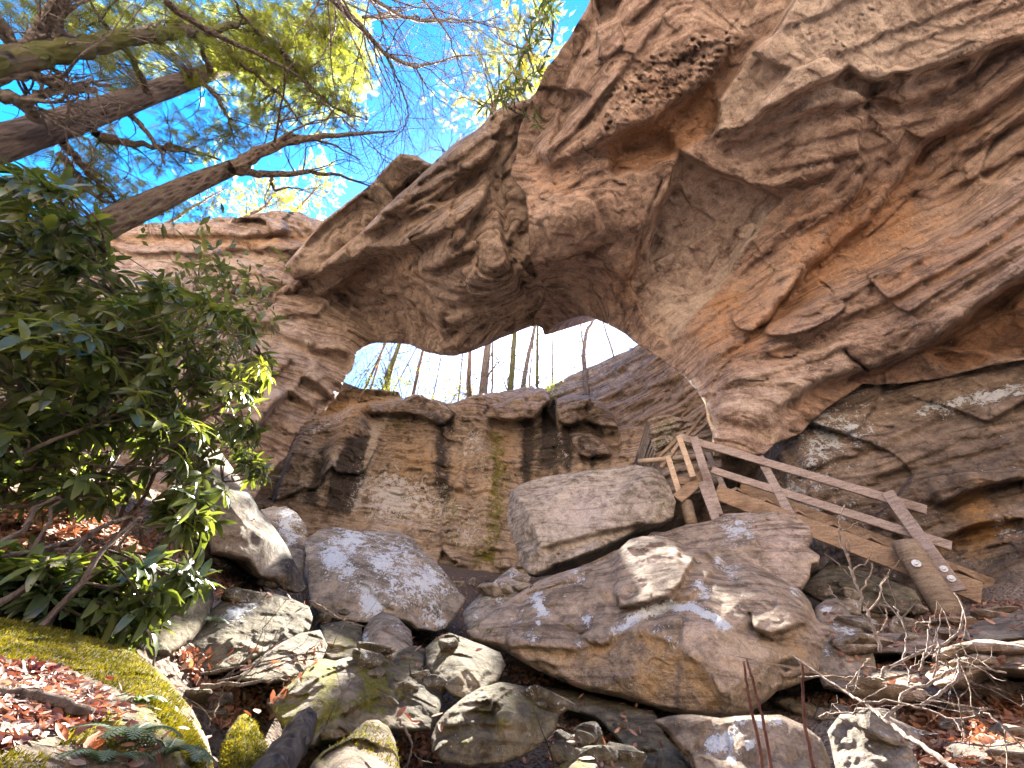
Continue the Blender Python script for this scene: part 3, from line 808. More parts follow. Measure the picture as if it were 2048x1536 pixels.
SLAB_OUT = [(568, 534), (600, 494), (644, 444), (690, 408), (722, 384), (750, 362), (757, 350), (780, 325), (802, 308), (836, 311), (856, 325), (872, 330), (836, 368), (788, 412), (716, 482), (640, 545), (590, 560)]
lip_slab = relief("lip_block", SLAB_OUT, ctrl_depth([(568, 534, 'z', 12.7), (722, 384, 'z', 12.9), (802, 308, 'z', 13.0), (860, 330, 'z', 13.0), (700, 450, 'z', 12.8)]), M_SPAN, 3,
       [ledge([(600, 500), (650, 452), (700, 412), (750, 372)], 0.1, 8, 0.45, 16, 3, pale=0.0), region([(785, 385), (852, 335), (872, 330), (836, 370), (790, 412)], 0.5, 10, dark=0.5), region([(800, 335), (845, 325), (830, 350), (800, 365)], 0.2, 8, dark=0.2),  # the block's shadow side is let in and also coloured dark
        crack([(755, 352), (772, 372), (790, 395)], 0.3, 4, 0.4), crack([(720, 386), (745, 400), (765, 412)], 0.2, 4, 0.3)],
       [allover(dark=0.08)], [n_fbm(1.0, 0.2, 4, 14), n_bed(3.5, 0.12, 0.3, 24, 3)], 2.0, (-0.3, 0.6, 1.0), 0.9, (8, 0.25), arch, 2, 3)

PIER_OUT = [(-500, 520), (-100, 490), (60, 478), (191, 472), (222, 458), (308, 445), (380, 446), (437, 434), (475, 436), (513, 427), (547, 422), (575, 424), (598, 424), (620, 436), (646, 441), (700, 440), (790, 470), (800, 640), (760, 680), (722, 694), (711, 708), (708, 726), (704, 742), (692, 752), (686, 763), (680, 779), (672, 795), (648, 824), (602, 851), (584, 885), (574, 913), (547, 936), (530, 960), (516, 985), (503, 1010), (540, 1080), (480, 1180), (300, 1200), (-300, 1150), (-500, 1000)]
PIER_D = ctrl_depth([(191, 472, 'h', 19.0), (-500, 520, 'h', 19), (440, 440, 'h', 14.5), (640, 445, 'h', 12.0), (800, 480, 'h', 12.5), (480, 640, 'h', 14.2), (300, 650, 'h', 15), (711, 708, 'h', 12.0), (680, 779, 'h', 12.0), (640, 700, 'h', 12.2), (600, 851, 'h', 12.0), (516, 985, 'h', 11.5), (480, 850, 'h', 12.0), (540, 760, 'h', 12.2), (400, 1150, 'h', 10), (300, 900, 'h', 12.5), (-300, 1100, 'h', 9), (-400, 800, 'h', 13), (100, 800, 'h', 13.5)])
relief("pier", PIER_OUT, PIER_D, M_SPAN, 3.5,
       [ledge([(150, 500), (215, 490), (260, 503), (300, 505), (430, 508), (460, 498), (510, 496), (560, 505), (600, 500), (645, 490)], 0.55, 22, 0.25, 16, 3, orange=0.0, dark=0.3),
        ledge([(180, 470), (300, 466), (420, 470), (470, 478), (540, 470), (590, 462), (650, 460)], 0.25, 10, 0.30, 14, 3, orange=0.6),
        region([(190, 478), (300, 470), (420, 474), (520, 474), (640, 470), (640, 488), (510, 494), (430, 505), (300, 502), (215, 488)], 0.2, 8, orange=0.5, dark=0.15),
        ledge([(420, 590), (480, 578), (520, 585), (560, 600)], 0.25, 14, 0.3, 14, 3, dark=0.3), ledge([(500, 640), (560, 668), (620, 700), (680, 705), (712, 715)], 0.4, 22, 0.5, 18, 3),
        ledge([(640, 700), (690, 712), (705, 745), (690, 758)], 0.4, 22, 0.3, 16, 4), ledge([(605, 752), (640, 775), (664, 800)], 0.7, 24, 0.7, 20, 3, dark=0.3),
        ledge([(578, 780), (545, 815), (516, 855), (500, 880)][::-1], 0.8, 26, 0.3, 20, 3, pale=0.5), crack([(516, 850), (560, 862), (580, 868)], 0.2, 4, 0.3),
        ledge([(570, 780), (600, 800), (630, 830)], 0.3, 18, 0.7, 22, 4, dark=0.3), ledge([(200, 535), (320, 545), (450, 540), (520, 535)], 0.06, 10, 0.1, 8, 3), ledge([(230, 570), (350, 580), (470, 560)], 0.05, 10, 0.08, 8, 3)],
       [blot(350, 560, 170, pale=0.35), blot(620, 760, 60, pale=0.25), blot(500, 950, 60, dark=0.3), blot(560, 850, 40, dark=0.25), blot(470, 520, 40, pale=0.2), allover(pale=0.08)],
       [n_facet(0.45, 0.5, 83, 0.010), n_bed(1.6, 0.11, 0.15, 23, 4, 0.12), n_bed(5, 0.04, 0.3, 43, 4, 0.1), n_facet((1.8, 1.8, 2.6), 0.10, 88, 0.03), n_fbm(2.6, 0.04, 4, 33), n_fbm(8, 0.03, 3, 53)],
       5.0, (-0.75, 0.65, 0.25), 0.97, (6, 0.0), arch, 2.5, 4)

# ------------------------------------------------------------------ cliff behind the opening
CLIFF_OUT = [(500, 1080), (470, 1010), (500, 900), (540, 880), (600, 800), (640, 800), (660, 800), (676, 786), (694, 778), (740, 777), (797, 783), (806, 800), (811, 795), (828, 788), (845, 789), (858, 795), (882, 803), (900, 806), (923, 800), (958, 788), (995, 785), (1026, 778), (1050, 773), (1091, 776), (1101, 800), (1128, 792), (1150, 790), (1176, 790), (1204, 805),
             (1227, 832), (1238, 856), (1265, 852), (1292, 853), (1299, 862), (1316, 911), (1340, 960), (1340, 1060), (1150, 1190), (1080, 1220), (900, 1230), (620, 1140)]
CLIFF_D = ctrl_depth([(520, 1000, 'h', 15.8), (560, 1000, 'h', 15.4), (640, 1080, 'h', 14.3), (900, 1200, 'h', 12.6), (1100, 1200, 'h', 11.8), (900, 1130, 'h', 13.0), (1316, 1000, 'h', 12.0), (1316, 911, 'h', 12.8), (1230, 850, 'h', 13.6), (1176, 790, 'h', 14.0), (1060, 775, 'h', 14.2), (1040, 900, 'h', 14.0), (900, 806, 'h', 15.0), (860, 950, 'h', 14.4), (720, 950, 'h', 15.0), (730, 810, 'h', 16.0), (600, 870, 'h', 16.4), (700, 779, 'h', 17.0), (797, 785, 'h', 16.4), (640, 800, 'h', 17.4)], 1e-3)
cliff_feats = [
    # overhanging caps
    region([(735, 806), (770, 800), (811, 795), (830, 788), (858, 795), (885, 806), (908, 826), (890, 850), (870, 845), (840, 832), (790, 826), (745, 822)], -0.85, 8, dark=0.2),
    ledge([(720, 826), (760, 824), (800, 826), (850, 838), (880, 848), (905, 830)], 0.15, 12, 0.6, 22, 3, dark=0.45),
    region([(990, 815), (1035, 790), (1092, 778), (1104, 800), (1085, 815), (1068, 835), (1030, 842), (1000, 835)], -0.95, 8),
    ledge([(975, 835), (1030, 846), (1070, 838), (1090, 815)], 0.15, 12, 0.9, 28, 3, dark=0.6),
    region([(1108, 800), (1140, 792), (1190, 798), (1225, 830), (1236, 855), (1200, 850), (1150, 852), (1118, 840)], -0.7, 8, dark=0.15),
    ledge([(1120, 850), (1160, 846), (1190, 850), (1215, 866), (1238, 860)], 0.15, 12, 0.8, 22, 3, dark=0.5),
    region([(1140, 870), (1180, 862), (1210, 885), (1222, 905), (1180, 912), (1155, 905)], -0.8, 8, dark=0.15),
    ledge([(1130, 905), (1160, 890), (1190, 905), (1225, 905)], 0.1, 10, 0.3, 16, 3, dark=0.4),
    region([(826, 828), (862, 838), (895, 855), (880, 868), (850, 858)], -0.25, 7), region([(970, 860), (1000, 850), (1020, 870), (990, 880)], -0.2, 7),
    # faces and buttresses
    ledge([(640, 990), (655, 900), (690, 830), (720, 800)][::-1], 0.6, 50, 0.4, 40, 6), region([(690, 880), (740, 870), (728, 960), (700, 1030), (655, 1020), (670, 940)], 0.10, 10, dark=0.5, pale=0.2),
    region([(618, 898), (680, 896), (660, 960), (640, 1010), (590, 1000), (600, 950)], -0.1, 8, pale=0.5),
    ledge([(845, 970), (880, 968), (910, 975), (930, 980)], 0.45, 40, 0.3, 20, 3, dark=0.35), ledge([(800, 915), (840, 925), (870, 910)], 0.08, 14, 0.12, 10, 3), ledge([(820, 905), (850, 905), (875, 895)], 0.08, 12, 0.1, 8, 3),
    crack([(868, 870), (862, 930), (855, 970)], 0.15, 6, 0.0), ledge([(950, 880), (955, 940), (960, 1040), (940, 1120)], 0.6, 40, 0.2, 24, 6), ledge([(875, 820), (885, 900), (868, 960)][::-1], 0.5, 34, 0.2, 20, 5),
    ledge([(700, 1015), (760, 1030), (850, 1035), (920, 1040), (1000, 1050)], 0.12, 20, 0.1, 14, 3), ledge([(900, 1135), (960, 1130), (1040, 1140)], 0.15, 16, 0.3, 20, 3, dark=0.35), ledge([(620, 1010), (680, 1025), (720, 1040)], 0.15, 16, 0.2, 16, 3, dark=0.3),
    region([(694, 776), (800, 783), (808, 800), (735, 806), (690, 822), (660, 830), (650, 815)], 0.9, 10, orange=0.3),
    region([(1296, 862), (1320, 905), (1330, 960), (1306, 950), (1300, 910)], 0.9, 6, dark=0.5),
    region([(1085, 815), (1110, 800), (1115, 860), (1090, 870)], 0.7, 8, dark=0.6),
]
cliff_paints = [streak([(655, 860), (640, 930), (620, 1000)], 12, dark=0.4), streak([(905, 830), (900, 900), (890, 990)], 9, dark=0.5), streak([(1060, 840), (1058, 900), (1055, 970)], 10, dark=0.6), streak([(1095, 830), (1092, 930)], 12, dark=0.65), streak([(940, 830), (935, 900)], 7, dark=0.35), streak([(1140, 860), (1135, 940)], 8, dark=0.5), streak([(800, 840), (790, 900)], 6, dark=0.3), streak([(1190, 900), (1190, 950)], 9, dark=0.4), streak([(715, 850), (700, 920), (680, 1010)], 26, dark=0.35), streak([(752, 850), (735, 900), (716, 960), (700, 1015)], 8, pale=0.8, lichen=0.15), blot(800, 940, 50, orange=0.25), blot(860, 930, 60, orange=0.3), blot(830, 1000, 70, lichen=0.2), blot(690, 960, 40, dark=0.3), streak([(870, 840), (880, 900), (870, 960)], 14, dark=0.4), blot(930, 960, 50, orange=0.3), blot(780, 1010, 60, lichen=0.12), streak([(1000, 860), (1010, 950), (1000, 1060)], 20, moss=0.22, orange=0.2), streak([(1120, 860), (1110, 960)], 22, dark=0.35), blot(960, 920, 40, lichen=0.12), blot(1170, 830, 60, dark=0.3), blot(850, 815, 50, dark=0.3), blot(640, 930, 50, pale=0.4), blot(610, 1000, 50, dark=0.3), streak([(740, 830), (720, 900), (690, 1000)], 22, dark=0.25), streak([(775, 830), (750, 880), (730, 960), (715, 1010)], 9, pale=0.7), streak([(650, 820), (690, 820), (730, 812)], 14, orange=0.8), streak([(700, 830), (670, 880)], 20, orange=0.35),
                blot(770, 990, 60, lichen=0.42), blot(790, 900, 60, orange=0.2), blot(940, 880, 40, lichen=0.35), blot(880, 1020, 50, lichen=0.25), streak([(885, 860), (880, 930), (880, 1000)], 12, dark=0.45), blot(930, 1080, 40, lichen=0.3),
                streak([(985, 880), (990, 950), (985, 1030), (980, 1110)], 22, moss=0.42), streak([(900, 1000), (910, 1080), (960, 1110)], 24, moss=0.35), streak([(1050, 850), (1045, 950)], 14, dark=0.5), streak([(1075, 860), (1075, 950)], 12, moss=0.2, dark=0.2),
                blot(1110, 900, 40, dark=0.45), streak([(1120, 870), (1130, 930)], 12, lichen=0.2), blot(1020, 900, 40, orange=0.35), blot(800, 850, 30, moss=0.35), blot(640, 960, 60, dark=0.15), blot(600, 930, 50, dark=0.35), blot(1000, 1050, 50, lichen=0.25), blot(1200, 900, 60, dark=0.15), streak([(620, 870), (660, 840), (700, 820)], 14, lichen=0.4), blot(1270, 900, 50, dark=0.15)]
cliff = relief("cliff", CLIFF_OUT, CLIFF_D, M_CLIFF, 2.5, cliff_feats, cliff_paints,
       [n_facet((0.4, 0.4, 0.22), 0.7, 85, 0.010), (lambda P, a: 0.3*fbm(P*np.array([0.8, 0.8, 0.1]), 3, 15)), n_bed(1.5, 0.07, 0.12, 25, 4, 0.1), n_bed(5, 0.03, 0.3, 45, 4, 0.1), n_block((0.8, 0.8, 1.2), 0.16, 5), n_facet((1.9, 1.9, 2.6), 0.14, 90, 0.03), n_fbm(2.4, 0.05, 4, 35), n_fbm(8, 0.035, 3, 55)], 7.0, (0.05, 1, 0.02), 1.0, (8, 0.25), None, 2.5, 5)
tag(cliff, "stained sandstone cliff with black and ochre water streaks beneath the opening", "cliff")

FAR_OUT = [(1060, 830), (1075, 790), (1092, 773), (1113, 766), (1140, 751), (1171, 736), (1195, 727), (1222, 714), (1250, 702), (1273, 690), (1330, 680), (1500, 790), (1520, 880), (1560, 1100), (1260, 1100), (1200, 900)]
far_wall = relief("cliff", FAR_OUT, ctrl_depth([(1540, 1080, 'h', 11.0), (1280, 1080, 'h', 12.6), (1070, 800, 'h', 16.32), (1170, 740, 'h', 15.12), (1270, 695, 'h', 13.68), (1400, 780, 'h', 12.48), (1440, 900, 'h', 11.76), (1300, 900, 'h', 13.44), (1200, 880, 'h', 14.64)], 1e-3), M_CLIFF, 2.5,
       [ledge([(1200, 800), (1260, 785), (1330, 768), (1370, 760)], 0.1, 10, 0.35, 14, 3, dark=0.4), ledge([(1230, 850), (1320, 840), (1400, 825)], 0.15, 10, 0.25, 12, 3, dark=0.3), ledge([(1150, 760), (1220, 745), (1300, 735)], 0.12, 10, 0.15, 8, 3),
        ledge([(1210, 825), (1300, 800), (1390, 795)], 0.2, 14, 0.2, 10, 3, dark=0.2)],
       [allover(dark=0.13)], [n_fbm(0.5, 0.2, 3, 16), n_bed(1.7, 0.14, 0.12, 26, 4, 0.1), n_bed(6, 0.05, 0.5, 46, 3, 0.15), n_facet((1.5, 1.5, 3), 0.12, 91, 0.03), n_fbm(3, 0.05, 4, 36)], 6.0, (0.3, 1, 0.05), 1.0, (6, 0.2), None, 2, 6)
tag(far_wall, "thin bedded dark rock wall sloping up behind the right end of the opening", "cliff")

STACK_OUT = [(1294, 840), (1312, 832), (1342, 830), (1369, 840), (1400, 842), (1440, 838), (1450, 960), (1400, 990), (1330, 990), (1318, 940), (1304, 900), (1298, 868)]
stack = relief("ledge_rock", STACK_OUT, ctrl_depth([(1294, 840, 'h', 8.8), (1440, 838, 'h', 8.6), (1450, 960, 'h', 8.2), (1330, 980, 'h', 8.4), (1350, 900, 'h', 8.3)]), M_CLIFF, 2.5,
       [ledge([(1296, 868), (1340, 866), (1372, 846)], 0.12, 10, 0.18, 9, 2, dark=0.4), ledge([(1304, 900), (1360, 895), (1440, 890)], 0.1, 10, 0.18, 9, 2, dark=0.4)],
       [blot(1340, 850, 40, moss=0.35, lichen=0.35), blot(1340, 900, 40, moss=0.25, lichen=0.25)], [n_bed(7, 0.10, 0.3, 27, 3), n_fbm(3, 0.05, 3, 37)], 2.0, (0.1, 1, 0.0), 0.95, (6, 0.2), None, 2, 7)
tag(stack, "mossy stack of thin rock layers beside the upper stair rails", "rock ledge")

WALL_OUT = [(1390, 870), (1500, 870), (1545, 850), (1600, 820), (1690, 760), (1800, 720), (2048, 660), (2700, 480), (2700, 1250), (2100, 1260), (1900, 1220), (1760, 1200), (1640, 1190), (1520, 1120), (1380, 1100), (1370, 960)]
WALL_D = ctrl_depth([(1390, 1000, 'h', 9.6), (1425, 880, 'h', 9.8), (1500, 920, 'h', 9.6), (1510, 1010, 'h', 9.0), (1550, 900, 'h', 8.6), (1700, 830, 'h', 8.9), (2048, 740, 'h', 9.7), (2700, 520, 'h', 10.6), (1620, 950, 'h', 8.3), (1800, 900, 'h', 8.7), (2000, 900, 'h', 9.2), (1700, 1100, 'h', 8.5), (1900, 1100, 'h', 8.9), (2048, 1150, 'h', 8.6), (2600, 1150, 'h', 9.0), (1760, 1200, 'h', 8.4), (1520, 1080, 'h', 9.4)], 1e-3)
wall = relief("rock_wall", WALL_OUT, WALL_D, M_WALL, 3,
       [ledge([(1500, 1015), (1512, 980), (1530, 930), (1545, 905), (1560, 890)][::-1], 0.35, 24, 0.7, 40, 5), ledge([(1600, 945), (1660, 925), (1720, 905), (1765, 885)], 0.12, 30, 0.14, 14, 3, dark=0.15), region([(1430, 880), (1530, 890), (1520, 950), (1500, 1010), (1440, 1010)], 0.5, 20, dark=0.35),
        ledge([(1740, 815), (1800, 800), (1830, 810)], 0.06, 10, 0.08, 8, 3), ledge([(1870, 1020), (1930, 985), (1990, 970), (2060, 955)], 0.3, 40, 0.35, 24, 3, dark=0.3, orange=0.2), ledge([(1850, 1100), (1930, 1060), (1990, 1045), (2060, 1040)], 0.2, 20, 0.25, 24, 3, orange=0.5),
        ledge([(1730, 960), (1850, 930), (1960, 905), (2060, 880)], 0.06, 30, 0.08, 12, 3), ledge([(1940, 880), (2060, 850)], 0.06, 10, 0.1, 8, 3, dark=0.3)],
       [blot(1640, 880, 60, lichen=0.40), blot(1600, 1000, 70, lichen=0.36), blot(1560, 1030, 40, lichen=0.42), blot(1720, 850, 60, lichen=0.32), streak([(1850, 820), (1950, 795), (2050, 780)], 16, lichen=0.5), blot(1850, 880, 110, dark=0.30), blot(1760, 1010, 110, dark=0.2), blot(1950, 1000, 60, orange=0.35, pale=0.1), blot(1960, 1080, 60, orange=0.45), blot(1700, 920, 40, moss=0.05, pale=0.2), blot(2010, 1050, 30, lichen=0.4), blot(1880, 1130, 60, lichen=0.28), blot(1980, 1120, 50, moss=0.22), blot(1800, 790, 60, pale=0.2), blot(1680, 1060, 70, lichen=0.2)],
       [n_facet(0.6, 0.30, 84, 0.010), n_tilt((-0.25, 0.1, 0.95), 1.6, 0.09, 0.2, 28, 4), n_tilt((-0.25, 0.1, 0.95), 6, 0.03, 0.4, 48, 4), n_facet((2.2, 2.2, 3.2), 0.07, 89, 0.03), n_fbm(2.5, 0.04, 4, 38), n_fbm(9, 0.03, 3, 58)], 4.0, (0.75, 0.65, 0.0), 1.0, (8, 0.3), None, 3, 8)
tag(wall, "grey brown rock wall speckled with white lichen, behind the stair handrail", "rock wall")
# ------------------------------------------------------------------ ground: rises from the camera to the foot of the cliffs
def ground_z(az, h):
    """az degrees (0 = ahead), h metres out"""
    az = np.asarray(az, float); h = np.asarray(h, float)
    hs = [0, 1, 2, 3, 4, 6, 8, 10, 12, 16, 25, 60, 300]
    mid = [-1.5, -0.75, -0.36, -0.16, 0.15, 1.05, 2.15, 3.2, 4.0, 5.5, 9, 20, 40]
    lef = [-1.5, -0.55, -0.05, 0.40, 0.95, 1.9, 2.6, 3.2, 3.8, 5.0, 8, 16, 40]
    rig = [-1.5, -0.95, -0.25, 0.16, 0.5, 1.2, 2.0, 2.8, 3.5, 5, 9, 20, 40]
    bak = [-1.5, -1.8, -2.1, -2.4, -2.6, -2.6, -2.2, -1.4, -0.3, 2.5, 9.5, 36, 70]  # unseen slope behind the camera, made near and steep to bounce sunlight
    zm, zl, zr, zb = (np.interp(h, hs, a) for a in (mid, lef, rig, bak))
    a = ((az + 180) % 360) - 180
    wl = sstep(-15, -45, a) if False else sstep(15, 45, -a); wr = sstep(25, 48, a)
    z = zm*(1 - wl - wr) + zl*wl + zr*wr
    wb = sstep(75, 135, np.abs(a))
    return z*(1 - wb) + zb*wb
def gz(x, y): return float(ground_z(math.degrees(math.atan2(x, y)), math.hypot(x, y)))
hs = np.concatenate([np.linspace(0.15, 12, 170), np.geomspace(12.3, 300, 60)])
azs = np.linspace(-180, 180, 361)[:-1]
H, A = np.meshgrid(hs, azs, indexing='ij')
Z = ground_z(A.ravel(), H.ravel())
gx = H.ravel()*np.sin(np.radians(A.ravel())); gy = H.ravel()*np.cos(np.radians(A.ravel()))
gp = np.column_stack([gx, gy, Z])
amp = np.clip(H.ravel()/6, 0.25, 3)
Z = Z + 0.10*amp*fbm(gp*0.9, 4, 61) + 0.03*fbm(gp*5, 3, 62)
gp = np.column_stack([gx, gy, Z])
nh, na = H.shape
ii = np.arange(nh - 1)[:, None]*na; jj = np.arange(na)[None]; jn = (jj + 1) % na
GF = np.stack([(ii + jj), (ii + jn), (ii + na + jn), (ii + na + jj)], -1).reshape(-1, 4)[:, ::-1]
cen = np.array([[0, 0, -1.5]])
t = NT("leafy_soil")
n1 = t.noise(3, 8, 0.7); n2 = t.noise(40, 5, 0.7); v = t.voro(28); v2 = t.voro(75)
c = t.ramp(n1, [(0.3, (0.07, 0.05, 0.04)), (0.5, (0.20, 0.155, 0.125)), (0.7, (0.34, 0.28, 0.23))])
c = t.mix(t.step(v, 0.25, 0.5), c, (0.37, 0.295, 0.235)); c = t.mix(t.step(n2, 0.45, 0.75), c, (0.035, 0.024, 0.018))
lv = t.attr("litter"); c = t.mix(t.math("MULTIPLY", t.math("SUBTRACT", 1.0, lv), 0.75), c, t.mix(1.0, c, (0.22, 0.2, 0.2), "MULTIPLY"))  # soil away from litter darkened to imitate deep shade between boulders
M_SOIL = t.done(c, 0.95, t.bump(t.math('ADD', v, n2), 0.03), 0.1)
litter_vs_shade = np.maximum(sstep(0.5, -2.5, gp[:, 1]) if False else 1 - sstep(-2.5, 0.5, gp[:, 1]), sstep(-1.2, -2.2, gp[:, 0]) if False else 1 - sstep(-2.4, -1.4, gp[:, 0]))
litter_vs_shade = np.maximum(litter_vs_shade, 0.85*sstep(1.3, 2.3, gp[:, 0]))
ground = link_mesh("ground", gp, GF, M_SOIL, None, True, {"litter": litter_vs_shade}, np.zeros(3))
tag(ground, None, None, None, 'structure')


def edge_h(az): return np.interp(az, [-36, -30, -22, -8, 4, 15, 20, 27, 33], [16.6, 16.8, 16.7, 15.6, 14.7, 14.7, 16.1, 15.1, 14.6])
def edge_z(az): return np.interp(az, [-36, -20, 4, 15, 20, 27, 33], [13.4, 13.5, 13.5, 13.3, 13.9, 15.6, 16.8])
PA, PT = np.meshgrid(np.linspace(-36, 33, 140), np.linspace(0, 1, 60)**1.8, indexing='ij')
PH = edge_h(PA) + 0.25 + PT*60
def plat_z(az, h): return edge_z(az) - 0.05 + 0.32*np.maximum(h - edge_h(az), 0)
PZ = plat_z(PA, PH); pxy = np.column_stack([(PH*np.sin(np.radians(PA))).ravel(), (PH*np.cos(np.radians(PA))).ravel(), PZ.ravel()])
pxy[:, 2] += 0.18*fbm(pxy*0.8, 3, 71)*np.clip(PT.ravel()*20, 0, 1)
na_, nt_ = PA.shape
a_ = np.arange(na_ - 1)[:, None]*nt_; b_ = np.arange(nt_ - 1)[None]
PF = np.stack([a_ + b_, a_ + b_ + 1, a_ + nt_ + b_ + 1, a_ + nt_ + b_], -1).reshape(-1, 4)[:, ::-1]
tag(link_mesh("terrain", pxy, PF, M_SOIL, None, True, {'litter': np.ones(len(pxy))}, np.zeros(3)), None, None, None, 'structure')
# ------------------------------------------------------------------ boulders: each outline surveyed from the photo
def boulder(name, label, outline, ht, hb, pts=(), mat=None, step=3, thick=1.2, feats=(), paints=(), rim=(8, 0.03), seed=0, mixin=0.10, amp=0.03, cat="boulder", blur=1, shrink=0.7, group=None, nz=None, K=8, keep=0.04):
    """ht/hb: horizontal distance of the top and bottom of the outline; pts: surveyed corners (u, v, h)"""
    o = poly_arr([p[:2] for p in outline]); v0, v1 = o[:, 1].min(), o[:, 1].max()
    ctrl = []
    for p in outline:
        h = p[2] if len(p) > 2 else ht + (hb - ht)*(p[1] - v0)/(v1 - v0)
        ctrl.append((p[0], p[1], 'h', h))
    ctrl += [(p[0], p[1], 'h', p[2]) for p in pts]
    sc = 4.0/max(0.8, hb)
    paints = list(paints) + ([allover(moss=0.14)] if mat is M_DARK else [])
    ob = relief(name, [p[:2] for p in outline], (faceted(ctrl_depth(ctrl, 1e-2), [p[:2] for p in outline], K, keep, seed) if K else facet_depth(ctrl, mixin)), mat or M_BOULD, step, feats, paints,
                nz or [n_facet(1.3*sc, 2.2*amp, seed + 40, 0.025), n_facet(3.5*sc, 1.2*amp, seed + 41, 0.03), n_fbm(3.0*sc, 0.8*amp, 4, seed + 2), n_fbm(11*sc, 0.6*amp, 3, seed + 3)], thick, None, shrink, rim, None, 2.0, seed + 20, None, blur)
    return tag(ob, label, cat, group or "boulders fallen below the arch")
L = lambda u, v, r=30, a=0.5: blot(u, v, r, lichen=a)
boulder("boulder", "sunlit near boulder carpeted with yellow moss and fallen leaves", [(-200, 1215, 2.6), (-60, 1222, 2.6), (30, 1232, 2.6), (90, 1245, 2.55), (150, 1264, 2.5), (210, 1284, 2.45), (262, 1300, 2.4), (330, 1350, 2.2), (385, 1420, 2.0), (415, 1480, 1.85), (430, 1545, 1.7), (445, 1680, 1.5), (-200, 1680, 1.1)], 2.5, 1.1,
        [(150, 1400, 1.75), (0, 1330, 1.85), (300, 1450, 1.55), (0, 1500, 1.3), (200, 1560, 1.3), (330, 1400, 1.85), (380, 1500, 1.6)], M_MOSSY, 3, 1.2, [], [allover(moss=0.28), blot(110, 1400, 150, moss=-0.3), streak([(0, 1250), (150, 1280), (270, 1320), (350, 1380)], 40, moss=0.5), streak([(300, 1400), (380, 1480), (425, 1560)], 26, moss=0.4), blot(320, 1395, 25, moss=-0.5, pale=0.4), blot(250, 1470, 60, moss=0.3)], (22, 0.12), 1, 0.5, 0.014, K=0)
boulder("boulder", "tall tilted slab leaning down to the right beside the rhododendron", [(372, 908, 5.2), (388, 895, 5.3), (405, 887, 5.4), (438, 898, 5.5), (462, 930, 5.5), (490, 972, 5.5), (520, 1018, 5.45), (545, 1050, 5.4), (572, 1090, 5.3), (600, 1145, 5.1), (613, 1176, 5.0), (600, 1186, 4.9), (584, 1182, 4.9), (552, 1166, 4.8), (520, 1150, 4.7), (500, 1118, 4.6), (455, 1106, 4.5), (428, 1102, 4.5), (415, 1060, 4.5), (398, 1000, 4.6), (380, 960, 4.8)], 5, 4.6,
        [(405, 930, 4.85), (440, 985, 4.65), (487, 1045, 4.55), (500, 990, 5.0), (530, 1080, 4.75), (575, 1150, 4.75), (470, 1080, 4.5)], M_BOULD, 2.5, 1.2, [ledge([(425, 1085), (460, 1075), (500, 1085)], 0.03, 8, 0.04, 8, 3)], [streak([(505, 1000), (535, 1050), (570, 1110), (600, 1165)], 22, dark=0.75), blot(440, 1060, 40, moss=0.1), blot(500, 985, 14, lichen=0.5), blot(455, 1090, 18, lichen=0.3), streak([(400, 900), (440, 930), (485, 1000)], 16, orange=0.2)], (8, 0.02), 2, 0.0, 0.011, K=0)
boulder("boulder", "big angular boulder blotched with pale blue lichen in the middle", [(608, 1082, 6.4), (640, 1058, 6.5), (672, 1055, 6.5), (705, 1062, 6.5), (742, 1062, 6.5), (790, 1064, 6.5), (822, 1072, 6.5), (838, 1092, 6.3), (858, 1110, 6.2), (895, 1150, 5.9), (930, 1195, 5.7), (926, 1212, 5.6), (905, 1240, 5.4), (892, 1256, 5.35), (872, 1264, 5.3), (850, 1258, 5.3), (836, 1258, 5.2), (822, 1244, 5.3), (800, 1240, 5.2), (770, 1240, 5.0), (735, 1246, 5.0), (690, 1240, 5.0), (650, 1236, 5.1), (622, 1210, 5.3), (617, 1180, 5.4), (614, 1120, 5.7)], 6.5, 5.1,
        [(640, 1085, 5.75), (700, 1075, 6.05), (790, 1085, 6.1), (750, 1120, 5.55), (690, 1180, 5.15), (820, 1130, 5.6), (830, 1190, 5.2), (790, 1215, 5.0), (715, 1200, 5.05), (870, 1180, 5.45), (810, 1225, 5.05)], M_BOULD, 2.5, 1.6,
        [ledge([(710, 1166), (735, 1172), (752, 1196), (772, 1215), (790, 1225)], 0.05, 14, 0.10, 12, 3, dark=0.25), ledge([(640, 1100), (665, 1075), (672, 1060)], 0.04, 12, 0.05, 8, 3)],
        [L(650, 1095, 24, .34), L(690, 1090, 30, .34), L(735, 1080, 40, .32), L(690, 1140, 26, .5), L(660, 1120, 22, .45), L(760, 1130, 24, .5), L(800, 1180, 40, .42), L(730, 1190, 26, .62), L(750, 1215, 20, .6), L(805, 1110, 40, .40), L(870, 1190, 50, .34), L(860, 1150, 30, .36), L(870, 1240, 24, .4), L(700, 1063, 24, .3), blot(660, 1180, 50, orange=0.12), blot(740, 1125, 20, moss=0.15)], (8, 0.03), 3, 0.15, K=11)
boulder("boulder", "blue grey lichen boulder half hidden behind the tilted slab", [(520, 1020), (545, 1012), (572, 1013), (592, 1026), (612, 1050), (618, 1075), (612, 1110), (606, 1160), (590, 1150), (556, 1080)], 7.2, 6.2, [(575, 1050, 6.4)], M_BOULD, 2.5, 0.9, [], [L(575, 1040, 30, .55), L(585, 1080, 26, .4)], (8, 0.03), 4)
